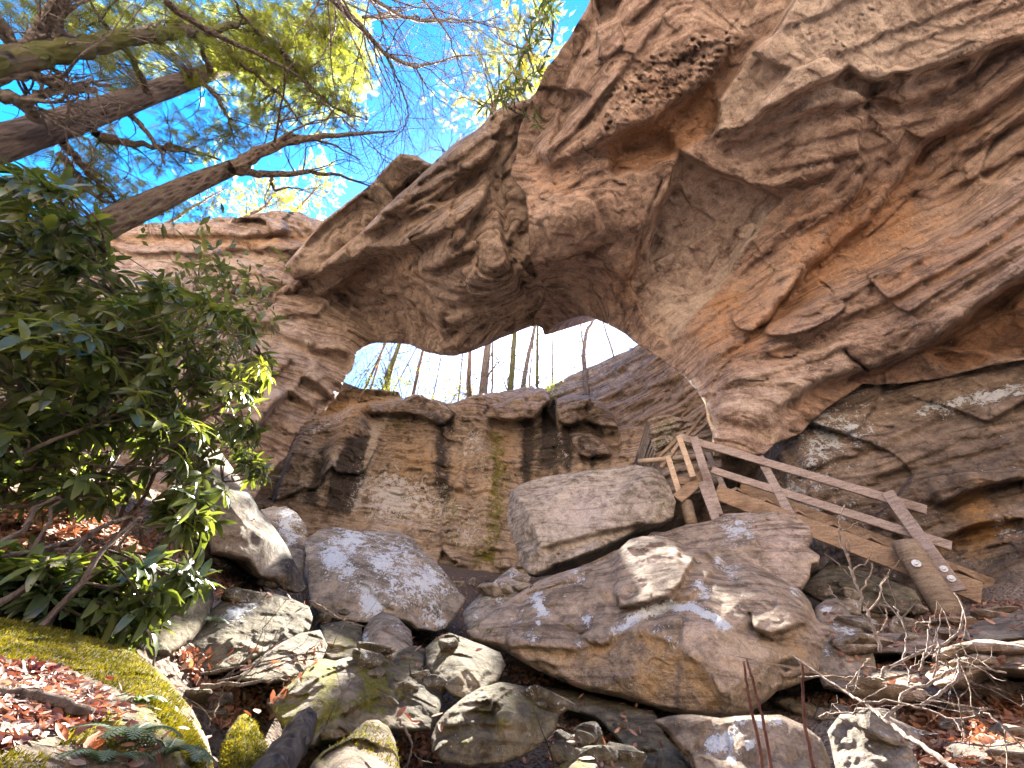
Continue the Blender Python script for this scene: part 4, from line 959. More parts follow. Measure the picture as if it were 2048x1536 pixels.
boulder("boulder", "dark wet boulder with a cream lichen patch under the rhododendron", [(362, 1318, 3.5), (385, 1268, 3.6), (405, 1238, 3.75), (440, 1203, 3.9), (470, 1188, 4.0), (505, 1182, 4.05), (545, 1186, 4.0), (580, 1196, 3.95), (618, 1212, 3.9), (626, 1236, 3.75), (618, 1262, 3.6), (560, 1290, 3.4), (520, 1312, 3.35), (480, 1332, 3.3), (430, 1350, 3.25), (385, 1352, 3.2), (362, 1340, 3.3)], 4, 3.3,
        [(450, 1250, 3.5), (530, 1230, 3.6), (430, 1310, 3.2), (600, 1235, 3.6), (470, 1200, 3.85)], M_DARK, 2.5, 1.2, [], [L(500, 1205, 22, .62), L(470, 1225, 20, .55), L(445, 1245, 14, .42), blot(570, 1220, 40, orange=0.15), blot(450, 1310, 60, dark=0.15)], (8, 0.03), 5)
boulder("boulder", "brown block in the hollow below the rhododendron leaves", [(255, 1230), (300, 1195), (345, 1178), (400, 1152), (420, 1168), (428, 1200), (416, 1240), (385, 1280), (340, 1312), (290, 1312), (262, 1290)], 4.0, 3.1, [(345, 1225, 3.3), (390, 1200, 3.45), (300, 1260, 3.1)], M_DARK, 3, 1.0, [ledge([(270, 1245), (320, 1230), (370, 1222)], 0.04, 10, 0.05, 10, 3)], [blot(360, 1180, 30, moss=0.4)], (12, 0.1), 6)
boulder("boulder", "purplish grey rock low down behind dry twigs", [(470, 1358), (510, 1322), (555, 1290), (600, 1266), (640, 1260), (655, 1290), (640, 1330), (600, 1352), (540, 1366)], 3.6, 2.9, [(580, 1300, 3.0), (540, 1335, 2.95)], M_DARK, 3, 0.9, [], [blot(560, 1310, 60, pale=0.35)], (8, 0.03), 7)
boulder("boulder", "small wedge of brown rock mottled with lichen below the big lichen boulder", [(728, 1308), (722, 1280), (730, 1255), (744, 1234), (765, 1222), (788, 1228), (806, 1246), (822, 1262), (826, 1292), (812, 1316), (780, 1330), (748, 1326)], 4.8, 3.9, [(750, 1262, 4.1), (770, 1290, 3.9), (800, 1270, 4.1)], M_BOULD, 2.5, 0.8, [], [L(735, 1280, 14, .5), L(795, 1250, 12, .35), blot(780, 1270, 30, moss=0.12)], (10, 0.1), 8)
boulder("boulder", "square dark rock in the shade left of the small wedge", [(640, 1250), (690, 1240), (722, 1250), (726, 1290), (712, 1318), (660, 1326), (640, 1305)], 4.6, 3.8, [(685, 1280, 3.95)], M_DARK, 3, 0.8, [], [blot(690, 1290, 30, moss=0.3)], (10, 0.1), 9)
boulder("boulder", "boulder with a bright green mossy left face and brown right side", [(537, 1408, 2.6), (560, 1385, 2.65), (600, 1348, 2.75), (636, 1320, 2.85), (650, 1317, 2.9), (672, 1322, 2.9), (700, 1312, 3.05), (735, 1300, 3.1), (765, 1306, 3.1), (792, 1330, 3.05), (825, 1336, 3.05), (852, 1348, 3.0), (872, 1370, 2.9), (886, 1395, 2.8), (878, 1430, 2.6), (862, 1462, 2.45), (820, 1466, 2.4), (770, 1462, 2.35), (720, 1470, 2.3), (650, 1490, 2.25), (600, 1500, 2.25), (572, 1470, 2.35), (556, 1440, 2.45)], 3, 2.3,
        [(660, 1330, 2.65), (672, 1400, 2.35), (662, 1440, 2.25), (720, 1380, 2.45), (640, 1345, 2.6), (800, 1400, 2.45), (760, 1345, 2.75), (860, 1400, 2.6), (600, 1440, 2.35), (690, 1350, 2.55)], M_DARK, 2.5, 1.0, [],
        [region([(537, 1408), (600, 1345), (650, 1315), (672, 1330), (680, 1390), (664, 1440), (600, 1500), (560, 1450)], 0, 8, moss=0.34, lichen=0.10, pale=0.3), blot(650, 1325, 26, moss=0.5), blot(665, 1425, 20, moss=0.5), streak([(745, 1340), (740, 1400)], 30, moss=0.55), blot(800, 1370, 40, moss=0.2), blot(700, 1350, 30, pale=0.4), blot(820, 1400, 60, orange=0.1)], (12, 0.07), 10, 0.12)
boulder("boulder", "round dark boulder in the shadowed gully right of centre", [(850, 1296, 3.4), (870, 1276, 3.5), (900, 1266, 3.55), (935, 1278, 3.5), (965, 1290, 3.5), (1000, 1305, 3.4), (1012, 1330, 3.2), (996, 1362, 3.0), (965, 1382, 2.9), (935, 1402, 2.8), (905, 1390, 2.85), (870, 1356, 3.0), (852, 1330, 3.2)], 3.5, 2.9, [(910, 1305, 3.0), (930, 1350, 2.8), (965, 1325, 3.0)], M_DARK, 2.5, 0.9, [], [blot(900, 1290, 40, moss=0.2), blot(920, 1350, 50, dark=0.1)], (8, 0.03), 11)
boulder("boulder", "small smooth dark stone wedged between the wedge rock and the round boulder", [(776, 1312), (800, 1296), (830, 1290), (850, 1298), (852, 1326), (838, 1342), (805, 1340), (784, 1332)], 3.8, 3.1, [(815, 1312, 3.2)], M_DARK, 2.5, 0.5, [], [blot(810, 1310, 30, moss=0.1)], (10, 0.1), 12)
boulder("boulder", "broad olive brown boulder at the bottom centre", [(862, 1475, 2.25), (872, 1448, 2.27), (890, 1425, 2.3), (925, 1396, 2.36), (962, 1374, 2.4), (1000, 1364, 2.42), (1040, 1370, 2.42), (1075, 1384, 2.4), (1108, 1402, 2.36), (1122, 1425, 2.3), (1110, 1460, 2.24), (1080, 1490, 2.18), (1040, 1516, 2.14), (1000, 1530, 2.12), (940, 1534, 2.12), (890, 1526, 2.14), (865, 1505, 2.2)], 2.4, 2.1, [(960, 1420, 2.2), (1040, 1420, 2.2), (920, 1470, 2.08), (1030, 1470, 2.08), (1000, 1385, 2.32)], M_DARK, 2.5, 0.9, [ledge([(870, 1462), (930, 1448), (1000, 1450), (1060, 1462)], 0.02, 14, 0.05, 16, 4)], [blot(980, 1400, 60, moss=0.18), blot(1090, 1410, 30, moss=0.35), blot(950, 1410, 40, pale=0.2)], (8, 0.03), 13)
boulder("boulder", "sunlit buff rock with yellow moss edges at the bottom of the slope", [(600, 1580, 1.7), (622, 1530, 1.75), (645, 1502, 1.8), (690, 1478, 1.85), (715, 1455, 1.9), (735, 1441, 1.95), (756, 1440, 1.95), (776, 1452, 1.95), (790, 1480, 1.9), (798, 1520, 1.8), (805, 1660, 1.5), (590, 1660, 1.5)], 1.95, 1.5, [(745, 1470, 1.72), (700, 1510, 1.6), (650, 1530, 1.62), (740, 1560, 1.5), (775, 1530, 1.68)], M_MOSSY, 2.5, 0.7, [], [streak([(645, 1500), (700, 1480), (740, 1450)], 14, moss=0.4), streak([(770, 1455), (790, 1500), (800, 1560)], 14, moss=0.5), blot(720, 1470, 20, moss=0.2), blot(640, 1520, 30, moss=0.4)], (12, 0.07), 14, 0.2, 0.014)
boulder("boulder", "small pyramid shaped stone covered in olive moss", [(432, 1560), (440, 1500), (455, 1462), (478, 1432), (492, 1428), (510, 1445), (524, 1472), (540, 1510), (548, 1600), (430, 1600)], 2.15, 1.75, [(490, 1475, 1.85), (480, 1530, 1.72)], M_MOSSY, 2.5, 0.6, [], [allover(moss=0.6)], (10, 0.06), 15, 0.3, 0.016)
boulder("boulder", "narrow lichen block with a sharp peak between the cliff and the buff boulder", [(924, 1226, 5.2), (940, 1208, 5.3), (972, 1178, 5.4), (1003, 1150, 5.5), (1026, 1132, 5.6), (1045, 1150, 5.5), (1062, 1168, 5.3), (1078, 1188, 5.1), (1060, 1215, 4.9), (1010, 1245, 4.7), (965, 1262, 4.6), (938, 1260, 4.7), (928, 1245, 4.9)], 5.5, 4.7, [(1005, 1190, 4.95), (960, 1225, 4.8), (1045, 1185, 5.0)], M_BOULD, 2.5, 0.9, [], [L(990, 1175, 24, .45), L(950, 1220, 20, .4), L(1030, 1150, 16, .5), L(1000, 1210, 24, .3), blot(1055, 1185, 18, moss=0.5)], (10, 0.1), 16)

HERO = [(933, 1262, 4.5), (952, 1245, 4.6), (985, 1222, 4.75), (1030, 1190, 4.9), (1080, 1160, 5.0), (1130, 1142, 5.0), (1180, 1130, 4.95), (1215, 1118, 4.9), (1236, 1100, 4.85), (1258, 1080, 4.85), (1285, 1072, 4.9), (1322, 1072, 4.95), (1352, 1080, 5.0), (1370, 1092, 5.0), (1392, 1094, 5.0), (1418, 1098, 5.0), (1440, 1115, 5.0), (1455, 1128, 5.0), (1490, 1127, 5.0), (1525, 1138, 5.0), (1560, 1155, 4.95), (1600, 1178, 4.9), (1622, 1205, 4.8), (1632, 1235, 4.7), (1664, 1245, 4.7), (1668, 1262, 4.6), (1655, 1300, 4.45), (1650, 1330, 4.35), (1636, 1354, 4.25), (1592, 1370, 4.1), (1555, 1382, 4.0), (1535, 1400, 3.9), (1500, 1426, 3.8), (1468, 1437, 3.75), (1420, 1434, 3.72), (1380, 1430, 3.75), (1310, 1416, 3.8), (1230, 1392, 3.9), (1170, 1380, 3.95), (1120, 1362, 4.0), (1050, 1328, 4.15), (1000, 1297, 4.25), (965, 1287, 4.35), (942, 1280, 4.4)]
boulder("boulder", "largest buff boulder with a sunlit knob and overhanging ochre underside", HERO, 5, 4,
        [(985, 1262, 4.35), (1080, 1200, 4.5), (1170, 1165, 4.6), (1060, 1288, 4.05), (1160, 1295, 3.95), (1225, 1280, 3.85), (1235, 1215, 4.15), (1225, 1170, 4.35), (1240, 1120, 4.55), (1300, 1100, 4.65), (1380, 1120, 4.6), (1390, 1125, 4.55), (1300, 1165, 4.1), (1235, 1175, 4.15), (1360, 1150, 4.15), (1330, 1205, 3.95), (1360, 1235, 3.75), (1270, 1255, 3.75), (1440, 1240, 3.72), (1390, 1320, 3.55), (1340, 1300, 3.6), (1440, 1390, 3.5), (1500, 1350, 3.6), (1480, 1200, 4.1), (1540, 1180, 4.35), (1500, 1145, 4.65), (1580, 1230, 4.15), (1560, 1275, 3.95), (1620, 1290, 4.15), (1250, 1360, 3.75), (1150, 1350, 3.95)],
        M_HERO, 2.0, 2.2,
        [ledge([(1222, 1170), (1240, 1215), (1295, 1210), (1335, 1195), (1365, 1165), (1385, 1125), (1392, 1100)], 0.16, 30, 0.14, 16, 2.5, dark=0.15), ledge([(1235, 1250), (1280, 1230), (1330, 1210), (1390, 1190), (1420, 1150), (1430, 1115)], 0.05, 14, 0.07, 12, 2.5, dark=0.1),
         ledge([(1158, 1272), (1180, 1285), (1205, 1290), (1222, 1285), (1232, 1250)], 0.08, 24, 0.06, 10, 2.5, dark=0.15), ledge([(1195, 1285), (1200, 1255), (1225, 1230)], 0.05, 10, 0.03, 8, 2),
         ledge([(1500, 1240), (1515, 1262), (1540, 1272), (1570, 1265), (1600, 1250), (1625, 1252)], 0.14, 40, 0.12, 16, 3, dark=0.15), ledge([(1520, 1270), (1550, 1285), (1580, 1278), (1600, 1262)], 0.06, 12, 0.08, 10, 2.5),
         crack([(1500, 1225), (1505, 1260), (1530, 1275)], 0.08, 4, 0.2), crack([(1365, 1230), (1358, 1270), (1352, 1300)], 0.04, 4, 0.1), ledge([(950, 1283), (1050, 1298), (1160, 1302), (1240, 1272), (1270, 1258)], 0.04, 20, 0.05, 24, 4, orange=0.35),
         ledge([(1262, 1258), (1300, 1275), (1345, 1290), (1400, 1330), (1440, 1390), (1450, 1432)], 0.04, 20, 0.06, 30, 5, orange=0.55), ledge([(1560, 1360), (1600, 1350), (1640, 1345)], 0.05, 12, 0.08, 12, 3),
         region([(1555, 1325), (1590, 1315), (1600, 1330), (1570, 1345)], 0.02, 8, dark=0.8)],
        [L(1075, 1195, 16, .55), L(1085, 1215, 14, .5), L(1090, 1228, 12, .5), L(1075, 1245, 10, .4), L(1065, 1282, 14, .5), L(1150, 1150, 22, .4), L(1030, 1240, 30, .2),
         streak([(1230, 1262), (1290, 1225), (1340, 1210), (1375, 1215), (1430, 1230), (1450, 1255)], 11, lichen=0.75), L(1400, 1165, 12, .6), L(1412, 1185, 14, .55), L(1435, 1120, 14, .5), L(1460, 1140, 22, .45), L(1345, 1100, 8, .6), L(1330, 1265, 30, .3), L(1590, 1185, 12, .45), L(1175, 1240, 16, .5), L(1160, 1290, 10, .4), L(1440, 1260, 16, .35),
         blot(1300, 1130, 60, pale=0.3), blot(1400, 1280, 60, pale=0.35), blot(1530, 1190, 50, pale=0.2), blot(1520, 1180, 40, dark=0.15), blot(1300, 1340, 110, orange=0.35), blot(1150, 1330, 60, orange=0.2), blot(960, 1262, 30, moss=0.5), blot(1145, 1245, 16, moss=0.4), blot(1600, 1300, 40, orange=0.3), blot(1275, 1195, 22, dark=0.2)], (12, 0.10), 17, 0.05, 0.032, K=0)
boulder("boulder", "rounded pinkish boulder behind the buff boulder, under the stair", [(1270, 1085, 6.0), (1300, 1070, 6.1), (1335, 1062, 6.2), (1370, 1050, 6.2), (1395, 1047, 6.2), (1425, 1040, 6.2), (1450, 1028, 6.2), (1500, 1024, 6.2), (1560, 1022, 6.2), (1590, 1034, 6.15), (1618, 1050, 6.1), (1625, 1070, 5.95), (1614, 1095, 5.8), (1640, 1112, 5.7), (1636, 1124, 5.6), (1622, 1128, 5.55), (1620, 1150, 5.4), (1603, 1175, 5.3), (1560, 1180, 5.1), (1450, 1150, 5.1), (1350, 1110, 5.3)], 6.2, 5.2,
        [(1470, 1060, 5.65), (1540, 1050, 5.75), (1580, 1090, 5.5), (1440, 1100, 5.4), (1520, 1120, 5.3), (1380, 1075, 5.75), (1590, 1140, 5.25), (1330, 1085, 5.8)], M_HERO, 2.5, 1.6, [ledge([(1480, 1095), (1530, 1110), (1570, 1125)], 0.03, 10, 0.06, 8, 2.5), ledge([(1500, 1080), (1545, 1095), (1580, 1115)], 0.03, 10, 0.05, 8, 2.5), ledge([(1540, 1075), (1575, 1090), (1605, 1100)], 0.03, 10, 0.05, 8, 2.5)],
        [L(1470, 1060, 34, .42), L(1500, 1050, 24, .3), blot(1580, 1060, 60, pale=0.4), blot(1560, 1130, 50, pale=0.3), blot(1400, 1070, 50, moss=0.12)], (8, 0.03), 18)
boulder("boulder", "flat faced rectangular grey block propped between cliff and stair", [(1020, 982, 7.2), (1042, 968, 7.2), (1062, 960, 7.2), (1110, 950, 7.15), (1150, 945, 7.1), (1210, 937, 7.0), (1268, 930, 6.9), (1306, 934, 6.85), (1322, 945, 6.8), (1340, 972, 6.65), (1352, 1004, 6.5), (1347, 1034, 6.4), (1320, 1047, 6.35), (1270, 1060, 6.3), (1200, 1095, 6.1), (1150, 1114, 6.05), (1110, 1128, 6.05), (1070, 1150, 6.1), (1056, 1146, 6.15), (1042, 1130, 6.3), (1028, 1085, 6.6), (1014, 1045, 6.9)], 7.2, 6.2,
        [(1034, 985, 6.75), (1055, 1020, 6.4), (1085, 1092, 6.05), (1150, 955, 6.75), (1300, 945, 6.55), (1330, 1000, 6.35), (1300, 1045, 6.2), (1160, 1075, 6.15), (1100, 1000, 6.45), (1230, 1000, 6.35), (1060, 1110, 6.1)], M_BOULD, 2.2, 1.8,
        [ledge([(1072, 1098), (1140, 1085), (1210, 1065), (1300, 1044)], 0.02, 20, 0.22, 24, 3, orange=0.3), ledge([(1052, 1080), (1060, 1060), (1080, 1095)], 0.03, 8, 0.08, 10, 3, dark=0.2), crack([(1090, 1104), (1150, 1096), (1190, 1084)], 0.05, 3, 0.3)],
        [allover(pale=0.22), blot(1180, 1010, 90, pale=0.3), blot(1150, 1060, 60, pale=0.35), blot(1330, 1000, 16, moss=0.35), streak([(1060, 962), (1150, 948), (1300, 936)], 9, moss=0.22), blot(1030, 1020, 14, pale=0.3)], (6, 0.03), 19, 0.02, 0.02, K=0)
boulder("boulder", "low flat boulder with round blue lichen rosettes in the bottom right", [(1308, 1440, 2.74), (1340, 1432, 2.72), (1385, 1428, 2.70), (1440, 1436, 2.68), (1500, 1430, 2.67), (1560, 1430, 2.68), (1605, 1448, 2.68), (1642, 1478, 2.68), (1660, 1520, 2.66), (1660, 1640, 2.55), (1440, 1640, 2.5), (1400, 1560, 2.54), (1372, 1510, 2.6), (1340, 1472, 2.68)], 2.7, 2.5, [(1400, 1470, 2.62), (1480, 1465, 2.60), (1420, 1530, 2.53), (1500, 1530, 2.52), (1600, 1500, 2.6), (1560, 1580, 2.5)], M_HERO, 2.5, 1.0, [ledge([(1600, 1540), (1550, 1520), (1500, 1540)], 0.02, 10, 0.04, 10, 3)],
        [L(1430, 1490, 24, .75), L(1455, 1475, 16, .7), L(1478, 1450, 18, .6), L(1520, 1445, 16, .6), L(1555, 1446, 14, .7), L(1500, 1490, 9, .8), L(1462, 1520, 13, .75), blot(1380, 1520, 40, orange=0.45), blot(1560, 1500, 50, pale=0.3), blot(1540, 1410, 30, pale=0.2)], (10, 0.06), 20, 0.15, 0.02)
boulder("boulder", "smooth greenish slab lying along the bottom edge among leaves", [(1655, 1462), (1680, 1428), (1700, 1424), (1745, 1436), (1785, 1462), (1820, 1492), (1838, 1530), (1850, 1640), (1700, 1640), (1672, 1540)], 2.45, 2.25, [(1740, 1480, 2.35), (1710, 1540, 2.28), (1790, 1540, 2.28)], M_BOULD, 2.5, 0.7, [], [blot(1740, 1510, 60, moss=0.14)], (8, 0.03), 21)
boulder("boulder", "grey rock with a white vein right of the largest boulder", [(1630, 1215, 4.9), (1650, 1200, 5.0), (1672, 1196, 5.0), (1690, 1212, 4.95), (1704, 1232, 4.9), (1728, 1252, 4.8), (1742, 1285, 4.6), (1752, 1330, 4.4), (1745, 1372, 4.2), (1720, 1382, 4.1), (1680, 1382, 4.1), (1645, 1374, 4.1), (1630, 1330, 4.3)], 5.0, 4.1, [(1690, 1260, 4.6), (1700, 1330, 4.3)], M_BOULD, 2.5, 1.0, [], [streak([(1670, 1250), (1700, 1265), (1740, 1300)], 8, lichen=0.6), L(1655, 1220, 12, .4), L(1655, 1310, 10, .5)], (12, 0.1), 22)
boulder("boulder", "long buff rock with a sunlit top edge at the right border", [(1850, 1350, 3.6), (1868, 1330, 3.75), (1900, 1302, 3.9), (1940, 1292, 4.0), (1990, 1288, 4.0), (2060, 1280, 4.0), (2200, 1275, 4.0), (2200, 1350, 3.4), (2060, 1342, 3.4), (1990, 1335, 3.45), (1950, 1345, 3.45), (1910, 1365, 3.4), (1870, 1372, 3.4)], 4, 3.4, [(1900, 1335, 3.55), (1990, 1310, 3.6), (2080, 1305, 3.6)], M_HERO, 2.5, 0.8, [], [streak([(1900, 1305), (2050, 1290)], 14, moss=0.15), blot(2040, 1300, 20, moss=0.4)], (8, 0.03), 23)
boulder("boulder", "pale flat slab lying across the path below the round timber post", [(1705, 1285), (1730, 1268), (1790, 1265), (1850, 1268), (1890, 1280), (1892, 1305), (1850, 1312), (1770, 1306), (1720, 1304)], 5.4, 4.7, [(1800, 1285, 4.9)], M_HERO, 2.5, 0.6, [], [blot(1800, 1285, 60, pale=0.3)], (8, 0.08), 24)
boulder("boulder", "wedge of grey layered rock lying at the right edge above the long buff rock", [(1915, 1272), (1945, 1250), (1985, 1238), (2050, 1222), (2200, 1215), (2200, 1280), (2050, 1276), (1980, 1284), (1935, 1284)], 5.4, 4.5, [(1990, 1260, 4.7), (2060, 1250, 4.8)], M_BOULD, 2.5, 0.8, [], [], (8, 0.08), 25)
boulder("boulder", "brown block lying in leaves under the buff boulder's right end", [(1740, 1345), (1775, 1338), (1840, 1345), (1850, 1375), (1800, 1392), (1750, 1385)], 3.9, 3.4, [(1795, 1362, 3.5)], M_BOULD, 2.5, 0.5, [], [], (8, 0.06), 26)
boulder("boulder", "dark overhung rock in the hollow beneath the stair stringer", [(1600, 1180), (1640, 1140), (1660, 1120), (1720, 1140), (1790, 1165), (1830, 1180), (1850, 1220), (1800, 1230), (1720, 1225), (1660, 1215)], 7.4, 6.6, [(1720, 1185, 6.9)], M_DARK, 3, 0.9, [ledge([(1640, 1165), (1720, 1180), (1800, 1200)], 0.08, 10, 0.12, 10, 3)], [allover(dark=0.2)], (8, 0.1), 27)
boulder("boulder", "flat mossy stone in the gutter at the bottom edge right of centre", [(1120, 1530), (1150, 1500), (1190, 1492), (1240, 1500), (1262, 1522), (1270, 1600), (1110, 1600)], 2.3, 1.9, [(1190, 1525, 2.0)], M_MOSSY, 2.5, 0.5, [], [allover(moss=0.45)], (8, 0.06), 28, 0.3, 0.014)
boulder("boulder", "thin blue grey flake of rock lying in the dark gutter", [(1115, 1478), (1150, 1468), (1195, 1456), (1206, 1464), (1185, 1482), (1140, 1490)], 2.9, 2.5, [(1160, 1475, 2.6)], M_BOULD, 2.5, 0.3, [], [allover(lichen=0.25)], (6, 0.04), 29)
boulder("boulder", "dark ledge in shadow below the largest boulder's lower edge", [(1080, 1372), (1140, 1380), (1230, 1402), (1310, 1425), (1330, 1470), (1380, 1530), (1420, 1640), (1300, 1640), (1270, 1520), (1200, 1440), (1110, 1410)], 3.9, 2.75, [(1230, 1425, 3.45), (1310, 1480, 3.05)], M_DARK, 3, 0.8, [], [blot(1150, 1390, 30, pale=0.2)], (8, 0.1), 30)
# ------------------------------------------------------------------ timber stair
def wood_mat(name, a, b, c, sc=1.0):
    t = NT(name)
    g = t.noise(9*sc, 8, 0.75, t.coord((0.5, 0.5, 3)), dist=0.5); g2 = t.noise(45*sc, 4, 0.7); w = t.noise(2.0, 3)
    col = t.ramp(g, [(0.3, a), (0.5, b), (0.72, c)])
    col = t.mix(0.8, col, t.ramp(g2, [(0.3, (0.6, 0.58, 0.56)), (0.5, (1, 1, 1)), (0.75, (1.2, 1.2, 1.2))]), 'MULTIPLY')
    col = t.mix(t.step(w, 0.5, 0.75), col, t.mix(1.0, col, (0.55, 0.5, 0.46), 'MULTIPLY'))
    return t.done(col, 0.85, t.bump(t.math('ADD', g, t.math('MULTIPLY', g2, 0.4)), 0.012), 0.2)
M_RAIL = wood_mat("weathered_rail", (0.16, 0.125, 0.11), (0.31, 0.25, 0.22), (0.46, 0.385, 0.345))
M_BOARD = wood_mat("brown_board", (0.13, 0.09, 0.06), (0.28, 0.195, 0.13), (0.40, 0.29, 0.2))
M_PALEW = wood_mat("pale_wood", (0.30, 0.21, 0.13), (0.48, 0.36, 0.25), (0.6, 0.48, 0.36))
M_POLE = wood_mat("grey_timber", (0.12, 0.09, 0.06), (0.25, 0.19, 0.135), (0.36, 0.29, 0.21))
t = NT("galvanised"); M_METAL = t.done(t.ramp(t.noise(40, 3), [(0.3, (0.25, 0.27, 0.29)), (0.7, (0.5, 0.52, 0.55))]), 0.45, None, 0.5); t.b.inputs['Metallic'].default_value = 0.7
stair = empty("stair", at(1900, 1200, h=7.4), "weathered timber stair with open handrail climbing left between rock wall and boulders", "stair")
def beam(name, a, b, w, th, mat, up=None, parent=stair):
    """a, b = (u, v, h)"""
    A = at(a[0], a[1], h=a[2]); B = at(b[0], b[1], h=b[2])
    if up is None:
        c = (A + B)/2; up = np.array([c[0], c[1], 0])/math.hypot(c[0], c[1])   # thin side faces away, wide side faces the path
    m = MB(); m.beam(A, B, w, th, up, 0.008); return m.build(name, mat, parent)
# near handrail
beam("handrail", (1357, 873, 6.62), (1852, 1020, 7.72), 0.14, 0.045, M_RAIL)
beam("handrail", (1424, 940, 6.78), (1902, 1092, 7.78), 0.13, 0.045, M_RAIL)
beam("post", (1388, 876, 6.63), (1438, 1032, 6.63), 0.14, 0.09, M_RAIL)
beam("post", (1519, 914, 7.0), (1584, 1036, 7.0), 0.13, 0.05, M_RAIL)
p3 = beam("post", (1775, 985, 7.5), (1918, 1182, 7.5), 0.15, 0.05, M_RAIL)
beam("post", (1415, 906, 7.35), (1452, 985, 7.35), 0.10, 0.05, M_RAIL)
# stringers and treads
beam("stringer", (1432, 984, 6.75), (1962, 1186, 7.75), 0.27, 0.05, M_BOARD)
beam("stringer", (1480, 975, 7.65), (1985, 1176, 8.5), 0.25, 0.05, M_BOARD)
A0, A1 = at(1440, 980, h=6.8), at(1955, 1172, h=7.72); B0, B1 = at(1480, 972, h=7.6), at(1985, 1168, h=8.45)
for k in range(7):
    f = (k + 0.4)/7
    m = MB(); a = A0 + (A1 - A0)*f; b = B0 + (B1 - B0)*f; a = a + np.array([0, 0, 0.06]); b = np.array([b[0], b[1], a[2]])
    m.beam(a, b, 0.26, 0.05, (0, 0, 1), 0.006); m.build("tread", M_BOARD, stair)
# round piling and washers
m = MB(); a = at(1808, 1086, h=7.25); b = at(1905, 1238, h=7.25)
zz = np.linspace(0, 1, 9)[:, None]; m.tube(b + (a - b)*zz, np.array([.15, .152, .15, .148, .146, .147, .145, .146, .143]), 18, True, 0.02)
pile = m.build("piling", M_POLE, stair, True)
def washer(u, v, h, r, parent):
    c = at(u, v, h=h); n = np.array([c[0], c[1], 0]); n /= -np.linalg.norm(n)
    m = MB(); m.tube(np.array([c, c + n*0.012]), r, 14); m.tube(np.array([c + n*0.012, c + n*0.03]), r*0.45, 6); m.build("bolt", M_METAL, parent)
washer(1833, 1127, 7.09, 0.045, pile); washer(1888, 1138, 7.46, 0.04, p3); washer(1903, 1157, 7.46, 0.04, p3)
# landing and the upper flight
beam("post", (1358, 874, 6.6), (1387, 956, 6.6), 0.10, 0.09, M_PALEW)
beam("post", (1336, 914, 6.7), (1358, 984, 6.7), 0.10, 0.09, M_PALEW)
beam("post", (1404, 966, 6.6), (1434, 1045, 6.6), 0.13, 0.10, M_RAIL)
m = MB(); m.tube(np.array([at(1372, 1004, h=6.75), at(1384, 1052, h=6.75)]), 0.10, 14); m.build("piling", M_POLE, stair, True)
beam("brace", (1354, 998, 6.62), (1412, 950, 6.75), 0.20, 0.05, M_BOARD)
beam("handrail", (1320, 912, 6.9), (1364, 870, 6.65), 0.07, 0.05, M_BOARD)
beam("handrail", (1322, 936, 7.0), (1418, 816, 8.4), 0.07, 0.05, M_BOARD)
beam("handrail", (1385, 872, 7.4), (1424, 838, 8.3), 0.08, 0.05, M_BOARD)
beam("handrail", (1345, 905, 6.8), (1365, 878, 6.62), 0.07, 0.05, M_PALEW)
beam("landing_joist", (1356, 962, 6.75), (1425, 962, 6.75), 0.15, 0.05, M_BOARD)
m = MB(); zz = np.linspace(0, 1, 8)[:, None]; a = at(1278, 923, h=7.6); b = at(1405, 912, h=7.1); m.tube(a + (b - a)*zz, 0.055, 10, True, 0.06)
tag(m.build("log", M_PALEW, None, True), "bare bleached log spanning from the grey block to the stair landing", "log")
# bleached root hanging down the rock edge
m = MB(); m.tube(np.array([at(1398, 782, h=7.25), at(1414, 808, h=6.95), at(1417, 840, h=6.85), at(1428, 868, h=6.8), at(1426, 888, h=6.8), at(1428, 910, h=6.8)]), [0.03, .035, .03, .03, .025, .012], 7, True, 0.1)
tag(m.build("root", M_PALEW, None, True), "pale root hanging down the rock edge above the stair handrail", "root")
# ------------------------------------------------------------------ plant materials
def leaf_mat(name, a, b, c, rough=0.5, trans=0.4, tcol=None, spec=0.3, sc=8):
    t = NT(name)
    n = t.noise(sc, 3, 0.6); col = t.ramp(n, [(0.3, a), (0.5, b), (0.7, c)])
    info = t.new('ShaderNodeAttribute'); info.attribute_name = 'tint'
    col = t.mix(1.0, col, t.ramp(info.outputs['Fac'], [(0.0, (0.55, 0.6, 0.6)), (0.5, (1, 1, 1)), (1.0, (1.5, 1.45, 1.2))]), 'MULTIPLY')
    m = t.done(col, rough, None, spec)
    if trans:
        tr = t.new('ShaderNodeBsdfTranslucent'); t.put(tr.inputs['Color'], t.mix(1.0, col, tcol or (1.6, 1.5, 0.6), 'MULTIPLY'))
        mx = t.new('ShaderNodeMixShader'); mx.inputs[0].default_value = trans
        t.t.links.new(t.b.outputs[0], mx.inputs[1]); t.t.links.new(tr.outputs[0], mx.inputs[2]); t.t.links.new(mx.outputs[0], t.out.inputs['Surface'])
    return m
M_HEM = leaf_mat("hemlock_needles", (0.08, 0.10, 0.03), (0.15, 0.165, 0.045), (0.24, 0.24, 0.07), 0.6, 0.6, (1.5, 1.5, 0.7))
M_PINE = leaf_mat("yellow_green_leaves", (0.10, 0.11, 0.015), (0.19, 0.18, 0.03), (0.28, 0.26, 0.05), 0.6, 0.5, (1.5, 1.4, 0.5))
M_RHO = leaf_mat("rhododendron_leaf", (0.045, 0.068, 0.036), (0.095, 0.125, 0.055), (0.17, 0.185, 0.07), 0.27, 0.36, (2.1, 2.0, 0.5), 0.6, 3)
M_DRY = leaf_mat("dry_leaf", (0.10, 0.045, 0.03), (0.26, 0.13, 0.09), (0.42, 0.30, 0.23), 0.7, 0.15, (1.4, 0.8, 0.5), 0.2, 9)
